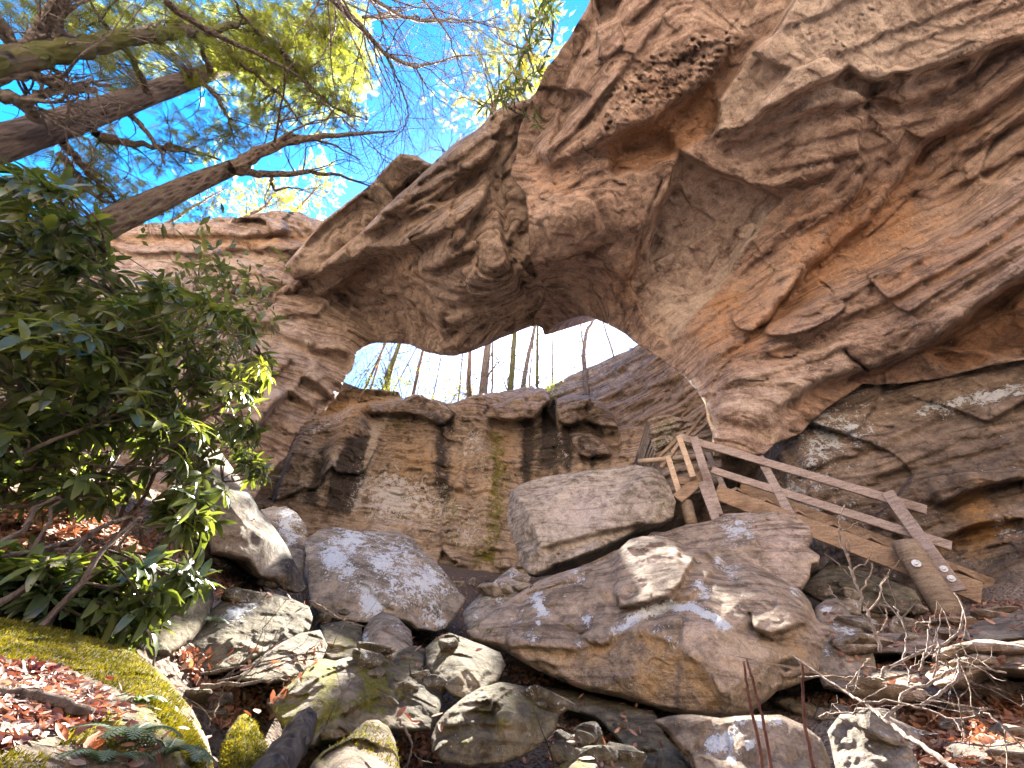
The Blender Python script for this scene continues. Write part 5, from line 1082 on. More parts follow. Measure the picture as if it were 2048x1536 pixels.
M_FERN = leaf_mat("fern_frond", (0.10, 0.14, 0.08), (0.18, 0.24, 0.14), (0.3, 0.35, 0.24), 0.6, 0.3, (1.3, 1.4, 0.6), 0.3)
def bark_mat(name, a, b, c, zs=0.25, moss=0.0, sc=9):
    t = NT(name)
    n = t.noise(sc*1.3, 8, 0.75, t.coord((1, 1, zs)), dist=0.6); v = t.voro(sc*2.0, t.coord((1, 1, zs*0.8))); lo = t.noise(1.2, 4)
    col = t.ramp(n, [(0.3, a), (0.5, b), (0.7, c)])
    col = t.mix(1.0, col, t.ramp(v, [(0.05, (0.28, 0.26, 0.25)), (0.4, (1, 1, 1)), (0.8, (1.15, 1.12, 1.1))]), 'MULTIPLY')
    if moss: col = t.mix(t.math('MULTIPLY', t.step(t.math('ADD', lo, t.lin(n, 0.3, 0.7, -0.2, 0.2)), 0.62 - moss*0.3, 0.78 - moss*0.3), 0.85), col, (0.14, 0.15, 0.03))
    return t.done(col, 0.92, t.bump(t.math('ADD', t.math('MULTIPLY', v, 0.9), n), 0.13), 0.15)
M_BARK = bark_mat("furrowed_bark", (0.07, 0.055, 0.05), (0.19, 0.155, 0.14), (0.33, 0.28, 0.25), 0.2)
M_BARK2 = bark_mat("smooth_brown_bark", (0.10, 0.075, 0.055), (0.22, 0.17, 0.13), (0.34, 0.27, 0.21), 0.3, 0.15)
M_MOSSBARK = bark_mat("mossy_bark", (0.08, 0.065, 0.045), (0.2, 0.165, 0.12), (0.33, 0.28, 0.22), 0.3, 0.8)
M_PALE = bark_mat("pale_bark", (0.2, 0.17, 0.14), (0.36, 0.31, 0.27), (0.5, 0.45, 0.4), 0.5, 0.0)
M_TWIG = bark_mat("twig_bark", (0.12, 0.09, 0.075), (0.24, 0.19, 0.155), (0.36, 0.3, 0.25), 0.5, 0.0, 14)
M_FARBARK = bark_mat("brown_bark", (0.12, 0.075, 0.05), (0.26, 0.175, 0.12), (0.38, 0.28, 0.2), 0.25, 0.1)

# ------------------------------------------------------------------ leaf shapes
def leaf_shape(L, W, fold=0.25, droop=0.25, n=3):
    """a folded, drooping leaf along +x, up +z; returns verts, quads"""
    V = []; F = []
    for i in range(n + 1):
        s = i/n; w = W*math.sin(math.pi*min(1, (0.06 + 0.90*s)))**0.8 if n > 1 else W
        x = L*s; z = -droop*L*s*s
        V += [(x, -w/2, z + fold*w/2), (x, 0, z), (x, w/2, z + fold*w/2)]
    for i in range(n):
        a = 3*i
        F += [(a, a + 3, a + 4, a + 1), (a + 1, a + 4, a + 5, a + 2)]
    return np.array(V), np.array(F)
def basis(fwd, up):
    f = fwd/np.linalg.norm(fwd, axis=-1, keepdims=True)
    s = np.cross(up, f); s /= np.maximum(1e-9, np.linalg.norm(s, axis=-1, keepdims=True))
    u = np.cross(f, s)
    return np.stack([f, s, u], -1)      # columns
def scatter(name, V0, F0, pos, B, scale, mat, parent=None, tint=None, smooth=False, origin=None):
    n, m = len(pos), len(V0)
    V = (np.einsum('nij,mj->nmi', B, V0)*np.asarray(scale).reshape(-1, 1, 1) + np.asarray(pos)[:, None]).reshape(-1, 3)
    F = (np.asarray(F0)[None] + (np.arange(n)*m)[:, None, None]).reshape(-1, np.shape(F0)[1])
    tn = RNG.uniform(0, 1, n) if tint is None else tint
    return link_mesh(name, V, F, mat, parent, smooth, {'tint': np.repeat(tn, m)}, origin)
def unit(v): v = np.asarray(v, float); return v/np.maximum(1e-9, np.linalg.norm(v, axis=-1, keepdims=True))
def rand_in(poly, n):
    poly = poly_arr(poly); lo, hi = poly.min(0), poly.max(0); out = []
    while len(out) < n:
        q = RNG.uniform(lo, hi, (n*2, 2)); out += list(q[inside(poly, q[:, 0], q[:, 1])])
    return np.array(out[:n])
def curve(pts, n=8, wob=0.0):
    pts = np.asarray(pts, float)
    if len(pts) == 2: s = np.linspace(0, 1, n)[:, None]; out = pts[0] + (pts[1] - pts[0])*s
    else:
        q = np.vstack([2*pts[0] - pts[1], pts, 2*pts[-1] - pts[-2]]); out = []
        k = max(2, n//(len(pts) - 1))
        for i in range(1, len(q) - 2):
            for t_ in np.linspace(0, 1, k, endpoint=False):
                a, b, c, d = q[i - 1], q[i], q[i + 1], q[i + 2]
                out.append(0.5*((2*b) + (-a + c)*t_ + (2*a - 5*b + 4*c - d)*t_**2 + (-a + 3*b - 3*c + d)*t_**3))
        out.append(q[-2]); out = np.array(out)
    if wob: out[1:-1] += RNG.normal(0, wob, out[1:-1].shape)
    return out
def twigs(mb, p, d, L, r, depth, spread=0.55, grav=0.0, sides=4, tips=None, nchild=3):
    """recursive bare branch"""
    n = 5; pts = [np.array(p, float)]; d = unit(d)
    for i in range(n):
        d = unit(d + RNG.normal(0, 0.16, 3) + np.array([0, 0, grav])); pts.append(pts[-1] + d*L/n)
    pts = np.array(pts); mb.tube(pts, np.linspace(r, r*0.45, n + 1), sides if r > 0.012 else 3, False)
    if tips is not None: tips.append(pts[-1])
    if depth <= 0: return
    for k in range(nchild):
        i = RNG.integers(1, n + 1) if k else n
        dd = unit(unit(pts[i] - pts[i - 1]) + RNG.normal(0, spread, 3))
        twigs(mb, pts[i], dd, L*RNG.uniform(0.5, 0.75), r*0.5, depth - 1, spread, grav, sides, tips, nchild)

# hemlock spray: flat feathery tip
_hv = []; _hf = []
def _q(a, b, w):
    a = np.array(a, float); b = np.array(b, float); d = unit(b - a); s = np.array([-d[1], d[0], 0])*w
    k = len(_hv); _hv.extend([a - s*.6, b - s*.25, b + s*.25, a + s*.6]); _hf.append((k, k + 1, k + 2, k + 3))
_q((0, 0, 0), (0.42, 0, -0.05), 0.012)
for i in range(9):
    x = 0.03 + 0.04*i; l = 0.16*(1 - i/11.0)
    for s in (-1, 1): _q((x, 0, -0.1*x), (x + l*0.75, s*l*0.8, -0.1*x - 0.25*l), 0.013)
HV, HF = np.array(_hv), np.array(_hf)
def sprays(name, pos, outw, mat, parent, scale=(0.7, 1.3), tilt=0.45):
    n = len(pos); f = unit(outw + RNG.normal(0, 0.5, (n, 3))); f[:, 2] -= 0.15; up = unit(np.array([0, 0, 1.0]) + RNG.normal(0, tilt, (n, 3)))
    return scatter(name, HV, HF, pos, basis(f, up), RNG.uniform(*scale, n), mat, parent)
# small broad leaf cluster for far evergreen shrubs
LV, LF = leaf_shape(0.09, 0.035, 0.2, 0.2, 2)

# ------------------------------------------------------------------ big trees on the left
def tree(name, label, base, group=None): return empty(name, base, label, "tree", group)
def trunk_up(px, h, below=3.0):
    """trunk through surveyed points at one horizontal distance, carried down to the ground"""
    P = [at(u, v, h=hh) for (u, v, hh) in px]
    b = P[0].copy(); d = unit(P[1] - P[0]); 
    g = gz(b[0], b[1]) - 0.2
    k = (b[2] - g)/max(0.3, d[2]); base = b - d*k
    return np.array([base] + P), base
# 1 hemlock
P, base = trunk_up([(-150, 340, 6.5), (0, 288, 6.6), (220, 215, 6.75), (430, 142, 6.9), (560, 100, 7.0), (700, 50, 7.1), (800, 20, 7.2)], 6.6)
hem = tree("hemlock_tree", "tall hemlock with thick furrowed trunk leaning over at the upper left", base, "trees on the left slope")
m = MB(); c = curve(P, 60); m.tube(c, np.interp(np.linspace(0, 1, len(c)), [0, .12, .3, .6, 1], [.34, .30, .27, .20, .10])*0.66, 18, False, 0.035); m.build("trunk", M_BARK, hem, True)
limb_px = [[(150, 190, 8.3), (90, 130, 8.2), (40, 120, 8.5)], [(300, 190, 8.9), (260, 120, 8.6), (220, 60, 8.4), (180, 0, 8.4)], [(420, 150, 9.6), (400, 90, 9.2), (350, 30, 9.0)], [(560, 100, 10.5), (500, 50, 10.0), (460, -10, 9.8)],
           [(560, 100, 10.5), (620, 170, 10.8), (680, 220, 11.2), (735, 240, 11.8)], [(480, 125, 10), (560, 190, 10.2), (610, 260, 10.4)], [(700, 50, 11.8), (660, 0, 11.5)], [(640, 72, 11), (720, 120, 11.5), (745, 180, 12)], [(400, 160, 9.6), (450, 220, 9.4), (470, 290, 9.4)],
           [(250, 215, 8.7), (300, 270, 8.4), (330, 330, 8.2)], [(330, 0, 7.5), (380, 40, 7.6), (440, 75, 7.8), (520, 110, 8.2), (600, 150, 8.6), (640, 210, 9.0)], [(200, 280, 8.5), (300, 290, 8.6), (400, 310, 9.0)], [(120, 310, 8.2), (180, 380, 8.0), (240, 420, 8.0)]]
spots = []; LP = []
clouds = [([(350, 0), (720, 0), (742, 60), (735, 150), (700, 230), (640, 215), (560, 190), (480, 160), (420, 110), (360, 60)], 560, (11.5, 15)), ([(420, 60), (560, 60), (700, 140), (690, 260), (600, 290), (500, 240), (430, 190)], 150, (11, 14)),
          ([(0, 0), (360, 0), (420, 100), (300, 110), (150, 70), (0, 60)], 170, (9, 13)), ([(150, 90), (420, 110), (300, 170), (200, 200)], 40, (10, 12)), ([(400, 190), (520, 190), (540, 300), (430, 260)], 50, (10, 12.5)), ([(100, 290), (330, 230), (480, 290), (400, 330), (240, 330), (120, 330)], 60, (9.5, 12)), ([(90, 330), (240, 340), (250, 420), (170, 440)], 50, (9, 10.5)), ([(240, 350), (460, 420), (420, 440), (250, 430)], 60, (14, 18))]
for q in limb_px:
    LP.append(curve(np.array([at(u, v, d=d*1.12) for u, v, d in q]), 14, 0.02))
LPa = np.concatenate([q[::3] for q in LP]); LPi = np.concatenate([np.full(len(q[::3]), k) for k, q in enumerate(LP)])
for poly, n, (d0, d1) in clouds:
    uv = rand_in(poly, n); d = RNG.uniform(d0, d1, n)
    spots.append(rays(uv[:, 0], uv[:, 1])*d[:, None])
spots = np.concatenate(spots); spots = spots[RNG.permutation(len(spots))]
dist = np.linalg.norm(spots[:, None] - LPa[None], axis=2); am = dist.argmin(1); near = LPa[am]
for k, pts in enumerate(LP):
    m = MB(); m.tube(pts, np.linspace(0.05, 0.014, len(pts)), 6, False)
    for i in np.nonzero(LPi[am] == k)[0][::2]:
        a, b = near[i], spots[i]
        if np.linalg.norm(b - a) > 2.8: continue
        mid = (a + b)/2 + np.array([0, 0, 0.12*np.linalg.norm(b - a)]) + RNG.normal(0, 0.1, 3)
        m.tube(curve([a, mid, b], 6), np.linspace(0.012, 0.004, 7), 3, False)
    m.build("limb", M_TWIG, hem, True)
outs = unit(spots - near + RNG.normal(0, 0.05, spots.shape))
ne = int(len(spots)*4.2); ei = RNG.integers(0, len(spots), ne); extra = spots[ei] + RNG.normal(0, 0.16, (ne, 3)) - outs[ei]*RNG.uniform(0, 0.7, (ne, 1))
sprays("crown", np.concatenate([spots, extra]), np.concatenate([outs, unit(outs[ei] + RNG.normal(0, 0.5, extra.shape))]), M_HEM, hem, (0.4, 0.8), 0.5)

# 2 forked hardwood
P, base = trunk_up([(100, 500, 6.4), (190, 460, 6.4), (300, 408, 6.4), (400, 362, 6.45), (470, 333, 6.5)], 6.4)
hard = tree("hardwood_tree", "bare forked hardwood with a slanting brown trunk rising behind the rhododendron", base, "trees on the left slope")
m = MB(); c = curve(P, 40); m.tube(c, np.interp(np.linspace(0, 1, len(c)), [0, .3, .7, 1], [.30, .235, .205, .165])*np.float64(0.78), 16, False, 0.03); m.build("trunk", M_BARK2, hard, True)
def limb(mbx, q, r0, r1, tw=6, depth=2, tl=1.0, sp=0.6, side=7):
    mb = MB(); pts = curve(np.array([at(u, v, d=d) for u, v, d in q]), 20, 0.015); mb.tube(pts, np.linspace(r0, r1, len(pts)), side, False, 0.04)
    for k in range(tw):
        i = RNG.integers(len(pts)//5, len(pts)); d = unit(pts[min(i + 1, len(pts) - 1)] - pts[max(i - 2, 0)])
        twigs(mb, pts[i], unit(d + RNG.normal(0, sp, 3)), tl*RNG.uniform(0.5, 1.1), max(0.009, r0*0.22*(1 - i/len(pts)) + r1*0.45), depth, 0.6)
    mb.build('limb', mbx[1], mbx[0], True)
dF = 9.6; LM = (hard, M_BARK2)
limb(LM, [(466, 336, dF), (500, 316, dF + .2), (545, 293, dF + .5), (590, 280, dF + .9), (650, 272, 11), (720, 268, 11.6), (790, 262, 12.2)], 0.13, 0.02, 8, 2, 1.4)
limb(LM, [(462, 340, dF), (500, 345, dF + .2), (560, 348, 10.2), (620, 345, 10.8), (680, 352, 11.4), (740, 372, 12)], 0.085, 0.02, 7, 2, 1.2)
limb(LM, [(540, 348, 10.0), (545, 365, 10.0), (552, 382, 10.1), (575, 375, 10.3), (610, 380, 10.6)], 0.035, 0.012, 4, 2, 0.7)
limb(LM, [(545, 293, 10), (575, 270, 10.4), (600, 275, 10.8), (660, 288, 11), (720, 320, 11.5)], 0.05, 0.014, 6, 2, 1.1)
limb(LM, [(190, 265, 9), (240, 285, 9.4), (300, 290, 9.8), (370, 297, 10.4), (440, 320, 11)], 0.06, 0.02, 5, 2, 1.1)
limb(LM, [(125, 285, 8.6), (160, 325, 8.8), (200, 370, 9), (240, 410, 9.3)], 0.05, 0.018, 4, 2, 0.9)
limb(LM, [(360, 375, 9.3), (350, 400, 9.2), (320, 430, 9.2)], 0.03, 0.012, 3, 1, 0.7)

# 3 mossy tree in the top corner and pale limbs
P, base = trunk_up([(-260, 170, 5.2), (0, 118, 5.4), (110, 104, 5.5), (230, 82, 5.6), (340, 65, 5.8), (430, 60, 6.0), (520, 30, 6.2)], 5.4)
mossy = tree("mossy_tree", "crooked tree with a moss covered stem crossing the upper left corner", base, "trees on the left slope")
m = MB(); c = curve(P, 50, 0.02); m.tube(c, np.interp(np.linspace(0, 1, len(c)), [0, .3, .7, 1], [.26, .19, .14, .07])*0.6, 14, False, 0.07); m.build("trunk", M_MOSSBARK, mossy, True)
LM = (mossy, M_PALE)
for q, r in [([(0, 118, 8.2), (60, 90, 8.1), (110, 60, 8.1), (135, 0, 8.2)], .10), ([(60, 95, 8.1), (100, 20, 8.0), (120, -30, 8)], .07), ([(-20, 160, 8), (60, 150, 8.1), (140, 175, 8.2), (190, 178, 8.4)], .08), ([(-30, 185, 8), (40, 205, 8), (70, 235, 8.1), (75, 240, 8.2)], .09), ([(40, 205, 8), (90, 190, 8.1), (170, 165, 8.3), (220, 170, 8.6)], .05), ([(120, 62, 8.1), (180, 82, 8.3), (280, 60, 8.8), (330, 40, 9.2)], .035), ([(-20, 30, 8), (20, 80, 8.1), (15, 118, 8.2)], .08)]:
    limb(LM, q, r, r*0.4, 4, 2, 0.9)

# 4 bare beech whose limbs reach over from above
base = np.array([-3.2, -2.6, gz(-3.2, -2.6) - 0.2])
beech = tree("bare_beech", "bare pale barked tree whose long limbs reach across the top of the sky", base, "trees on the left slope")
m = MB(); top = at(560, -260, d=10); c = curve([base, base*0.6 + top*0.4 + np.array([0.2, -0.4, 0.5]), top], 24, 0.02); m.tube(c, np.linspace(0.26, 0.13, len(c)), 14, False, 0.03); m.build("trunk", M_PALE, beech, True)
LM = (beech, M_PALE)
limb(LM, [(560, -260, 10), (640, -90, 10.4), (670, 0, 10.8), (725, 55, 11.2), (770, 105, 11.6), (830, 135, 12.2), (870, 120, 12.8), (960, 110, 13.5)], 0.10, 0.014, 26, 3, 1.8, 0.7)
limb(LM, [(600, -200, 10.2), (720, -30, 10.8), (790, 25, 11.4), (850, 45, 12), (920, 40, 12.6), (1010, 60, 13.4)], 0.06, 0.012, 22, 3, 1.7, 0.7)
limb(LM, [(725, 35, 11.2), (790, 32, 11.6), (860, 38, 12), (940, 45, 12.6), (1000, 35, 13)], 0.03, 0.008, 15, 3, 1.3, 0.7)
limb(LM, [(770, 105, 11.6), (800, 170, 12), (815, 240, 12.6), (770, 300, 13.4)], 0.025, 0.008, 15, 3, 1.4, 0.7)
limb(LM, [(690, -120, 10.5), (830, -20, 11.2), (900, 80, 12), (930, 170, 13)], 0.035, 0.008, 17, 3, 1.5, 0.7)
limb(LM, [(830, 135, 12.2), (860, 180, 12.6), (900, 215, 13.2)], 0.02, 0.007, 11, 3, 1.2, 0.7)
limb(LM, [(640, 200, 11), (690, 240, 11.5), (740, 290, 12.2), (800, 330, 13)], 0.02, 0.007, 13, 3, 1.3, 0.7)

# 5 trees standing on the rim behind and on top of the arch
def crown_tree(name, label, base, hgt, r, leafn, mat, bark=M_FARBARK, grp=None, ls=(0.8, 1.4), spread=0.35, kind='spray', rad=0.09, low=0.45):
    t_ = tree(name, label, base, grp); base = np.asarray(base, float)
    m = MB(); top = base + np.array([RNG.normal(0, .2), RNG.normal(0, .2), hgt]); c = curve([base, (base + top)/2 + RNG.normal(0, 0.12, 3), top], 14, 0.015); m.tube(c, np.linspace(rad, rad*0.25, len(c)), 8, False, 0.05); m.build("trunk", bark, t_, True)
    tips = []
    for k in range(12):
        i = int(len(c)*(low + (1 - low)*k/12)); i = min(i, len(c) - 1); m = MB()
        a = RNG.uniform(0, 6.28); d = np.array([math.cos(a), math.sin(a), RNG.uniform(0.1, 0.6)])
        twigs(m, c[i], d, r*RNG.uniform(0.5, 0.9)*(1.1 - 0.6*k/12), rad*0.28, 2, 0.55, 0.0, 4, tips); m.build("limb", bark, t_, True)
    if leafn:
        tips = np.array(tips); q = tips[RNG.integers(0, len(tips), leafn)] + RNG.normal(0, spread, (leafn, 3))
        if kind == 'spray': sprays("crown", q, unit(q - c[len(c)//2]), mat, t_, ls)
        else:
            f = unit(RNG.normal(0, 1, (leafn, 3)) + np.array([0, 0, -0.3])); scatter("crown", LV, LF, q, basis(f, unit(RNG.normal(0, 1, (leafn, 3)) + np.array([0, 0, 1.0]))), RNG.uniform(0.8, 1.7, leafn), mat, t_)
    return t_
def rim_base(u, v, h): p = at(u, v, h=h); p[2] -= 0.3; return p
crown_tree("evergreen_tree", "small bright yellow green tree standing just above the far rim", rim_base(495, 432, 14.5), 2.6, 1.0, 500, M_PINE, grp="trees above the rim", ls=(0.5, 0.9), low=0.1)
crown_tree("bare_tree", "spindly bare tree behind the rim left of the yellow green one", rim_base(330, 450, 20), 6, 2.0, 260, M_HEM, grp="trees above the rim", ls=(0.6, 1.2))
crown_tree("bare_tree", "bushy pale tree behind the rim right beside the fallen lip block", rim_base(585, 432, 15.5), 5, 1.6, 420, M_HEM, grp="trees above the rim", ls=(0.6, 1.2))
crown_tree("evergreen_tree", "loose yellow green tree on top of the arch beneath the blue gap", at(985, 232, z=13.2), 3.6, 1.2, 520, M_PINE, grp="trees on top of the arch", ls=(0.4, 0.8), low=0.15)
crown_tree("evergreen_tree", "bright leafy tree hanging over the top of the arch's steep lip", at(1050, 100, z=13.6), 3.4, 1.2, 620, M_PINE, grp="trees on top of the arch", ls=(0.4, 0.8), low=0.1)
crown_tree("bare_tree", "little dark bare tree silhouetted on the arch's lip against the white sky", at(875, 322, z=12.8), 2.6, 1.0, 0, M_PINE, M_TWIG, "trees on top of the arch", rad=0.05, low=0.3)
crown_tree("evergreen_tree", "grey green thin tree between the loose tree and the arch's steep lip", at(1035, 160, z=14.2), 3.2, 1.1, 420, M_HEM, grp="trees on top of the arch", ls=(0.4, 0.8), low=0.1)

# 6 woods seen through the opening
def edge_tree(label, q, w, bark, h=None, leaf=0, mat=None, group="trees through the opening", crook=None, tall=9.0):
    """q: base and upper point in the photo; w: apparent width in photo pixels"""
    (u0, v0), (u1, v1) = q[0], q[-1]
    az = math.degrees(math.atan2(*at(u0, v0, d=1)[:2])); hh = float(edge_h(np.array(az))) + (h or 0.8)
    b = at(u0, v0, h=hh); P = [at(u, v, h=hh*(1 + 0.0*i)) for i, (u, v) in enumerate(q)]
    zt = float(plat_z(np.array(az), np.array(hh))) - 0.15
    b0 = P[0].copy(); b0[2] = min(zt, b0[2] - 0.05)
    d = np.linalg.norm(P[0]); sx = FPX/ (P[0] @ _F)
    r = w/sx/2
    up = unit(P[-1] - P[0]); end = P[-1] + up*tall
    t_ = tree("tree", label, b0, group)
    c = curve([b0] + P + [P[-1] + up*tall*0.5 + RNG.normal(0, .15, 3), end], 30, 0.006)
    rr = np.interp(np.linspace(0, 1, len(c)), [0, .06, .4, 1], [1.5, 1.0, .85, .3])*r
    m = MB(); m.tube(c, rr, 10 if w > 9 else 6, False, 0.03); m.build("trunk", bark, t_, True)
    tips = []
    nb = 5 if w < 8 else 8
    for k in range(nb):
        m = MB(); i = int(len(c)*(0.12 + 0.8*k/nb)); a = RNG.uniform(0, 6.28); dd = np.array([math.cos(a), math.sin(a), RNG.uniform(0.2, 0.9)])
        twigs(m, c[i], dd, RNG.uniform(0.8, 1.8), max(0.008, rr[i]*0.3), 2, 0.6, 0.0, 4, tips); m.build("limb", M_TWIG, t_, True)
    if leaf:
        tips = np.array(tips); qn = tips[RNG.integers(0, len(tips), leaf)] + RNG.normal(0, 0.2, (leaf, 3))
        qc = c[RNG.integers(2, len(c)//2, leaf//2)] + RNG.normal(0, 0.10, (leaf//2, 3)); qn = np.concatenate([qn, qc]); nn = len(qn)
        f = unit(RNG.normal(0, 1, (nn, 3))); scatter("crown", LV, LF, qn, basis(f, unit(RNG.normal(0, 1, (nn, 3)) + np.array([0, 0, 1.0]))), RNG.uniform(0.5, 1.1, nn), mat or M_PINE, t_)
edge_tree("thin trunk leaning right, leftmost of the trees in the opening", [(722, 795), (771, 687)], 6, M_FARBARK, 0.3)
edge_tree("slim straight trunk crossing just behind the leftmost leaning one", [(742, 776), (768, 687)], 5, M_FARBARK, 1.6)
edge_tree("stout leaning trunk wrapped in yellow green ivy near the opening's left end", [(770, 783), (782, 735), (798, 690)], 13, M_MOSSBARK, 0.9, 260)
edge_tree("slender dark trunk standing alone before the white sky", [(826, 790), (846, 700)], 8, M_FARBARK, 0.3)
edge_tree("red brown trunk with a flared foot left of the thickest trunk", [(938, 794), (937, 760), (940, 700)], 12, M_FARBARK, 0.4)
edge_tree("thickest pale brown trunk in the middle of the opening", [(966, 785), (976, 687)], 20, M_BARK2, 0.9)
edge_tree("pole thin trunk pressed against the right side of the thickest trunk", [(984, 781), (985, 687)], 5, M_FARBARK, 1.8)
edge_tree("medium trunk speckled with yellow moss right of the thickest trunk", [(1021, 778), (1029, 672)], 14, M_MOSSBARK, 1.0, 60)
edge_tree("bare trunk tilting right, rooted at the tip of the overhanging cap rock", [(1046, 776), (1056, 715), (1070, 651)], 11, M_BARK2, 0.3)
edge_tree("faint thin stem between the tilted trunk and the ivy speckled trunk", [(1058, 771), (1066, 690)], 4, M_FARBARK, 2.2)
edge_tree("narrow straight trunk with tufts of yellow leaves under the hanging rock nub", [(1074, 771), (1075, 656)], 8, M_MOSSBARK, 1.3, 120)
edge_tree("crooked pinkish trunk in the right of the opening, bending at its top", [(1174, 792), (1169, 740), (1168, 702), (1174, 660), (1186, 640)], 11, M_BARK2, 0.3, 40)
edge_tree("very thin stem leaning left beside the crooked pinkish trunk", [(1172, 745), (1160, 640)], 4, M_FARBARK, 1.6)
edge_tree("thin grey stem before blue sky at the opening's right end", [(1228, 716), (1208, 650)], 4, M_FARBARK, 0.8)
edge_tree("faint upright stem in the twig thicket left of the crooked pinkish trunk", [(1105, 765), (1104, 665)], 4, M_FARBARK, 3)
edge_tree("twiggy sapling left of the slender dark trunk", [(787, 782), (830, 700)], 3, M_TWIG, 1.5)
edge_tree("twiggy sapling between the slender dark trunk and the red brown one", [(868, 785), (885, 690)], 3, M_TWIG, 2.5)
edge_tree("thin stem close on the left of the red brown trunk", [(918, 790), (926, 700)], 4, M_TWIG, 1.8)
def shrub(name, label, base, r, n, mat, group=None, stemn=6, ls=(0.8, 1.5), flat=0.7, cat="shrub"):
    s = empty(name, base, label, cat, group); base = np.asarray(base, float); m = MB(); tips = []
    for k in range(stemn):
        a = RNG.uniform(0, 6.28); twigs(m, base, np.array([math.cos(a)*.6, math.sin(a)*.6, 1.0]), r*0.9, 0.012, 2, 0.5, 0, 3, tips)
    m.build("stem", M_TWIG, s, True); tips = np.array(tips)
    q = tips[RNG.integers(0, len(tips), n)] + RNG.normal(0, 0.10*r + 0.03, (n, 3)); f = unit(RNG.normal(0, 1, (n, 3)) + np.array([0, 0, -0.2]))
    scatter("foliage", LV, LF, q, basis(f, unit(RNG.normal(0, 0.7, (n, 3)) + np.array([0, 0, 1.0]))), RNG.uniform(*ls, n), mat, s)
for (u, v, dh, r, lab) in [(880, 798, 0.3, 0.9, "leafy green bush on the cliff top left of the red brown trunk"), (905, 800, 0.4, 0.8, "yellow green bush at the foot of the red brown trunk"), (775, 786, 0.25, 0.5, "small bush at the foot of the ivy wrapped trunk"), (1090, 772, 0.3, 0.6, "bush beside the cap rock under the hanging nub"),
                           (1215, 720, 0.25, 0.4, "yellow green bush growing on the sloping dark wall"), (700, 780, 0.4, 0.9, "blue green bush at the opening's left corner")]:
    az = math.degrees(math.atan2(*at(u, v, d=1)[:2])); hh = float(edge_h(np.array(az))) + dh; b = at(u, v, h=hh); b[2] = min(b[2], float(plat_z(np.array(az), np.array(hh))))
    shrub("bush", lab, b, r*1.8, 340, M_PINE if 'yellow' in lab or 'leafy' in lab else M_HEM, "bushes on the cliff top", 9, (1.2, 2.2))
# far woods behind: a thicket of bare twigs nobody could count
m = MB()
for k in range(150):
    az = RNG.uniform(-34, 30); hh = edge_h(az) + RNG.uniform(2, 11); b = np.array([hh*math.sin(math.radians(az)), hh*math.cos(math.radians(az)), plat_z(az, hh) - 0.1])
    twigs(m, b, (RNG.normal(0, .1), RNG.normal(0, .1), 1), RNG.uniform(3.5, 6.0), RNG.uniform(0.02, 0.045), 3, 0.5, 0.02, 3)
tag(m.build("thicket", M_TWIG, None, True), "dense thicket of thin bare twigs beyond the cliff top", "thicket", None, 'stuff')

# tufts on the lip
def tuft(label, u, v, z, r, n, ln=(0.18, 0.34)):
    c = at(u, v, z=z); s = empty("shrub", c, label, "shrub", "shrubs on the arch's lip")
    m = MB(); tips = []
    for k in range(7): twigs(m, c, RNG.normal(0, 1, 3) + np.array([-0.5, -0.6, -0.2]), r, 0.015, 1, 0.5, -0.02, 4, tips)
    m.build("stem", M_TWIG, s, True); tips = np.array(tips); q = tips[RNG.integers(0, len(tips), n)]
    f = unit(RNG.normal(0, 1, (n, 3)) + np.array([0, 0, -0.5])); V_, F_ = leaf_shape(1, 0.2, 0.3, 0.3, 2)
    scatter("foliage", V_, F_, q, basis(f, unit(RNG.normal(0, .6, (n, 3)) + np.array([0, 0, 1.0]))), RNG.uniform(*ln, n), M_RHO, s)
tuft("dark long leaved shrub drooping from a crack in the arch's lip", 1030, 225, 11.9, 0.55, 130)
tuft("dark leafy shrub clinging to the top edge of the steep lip", 1105, 80, 12.1, 0.55, 140)

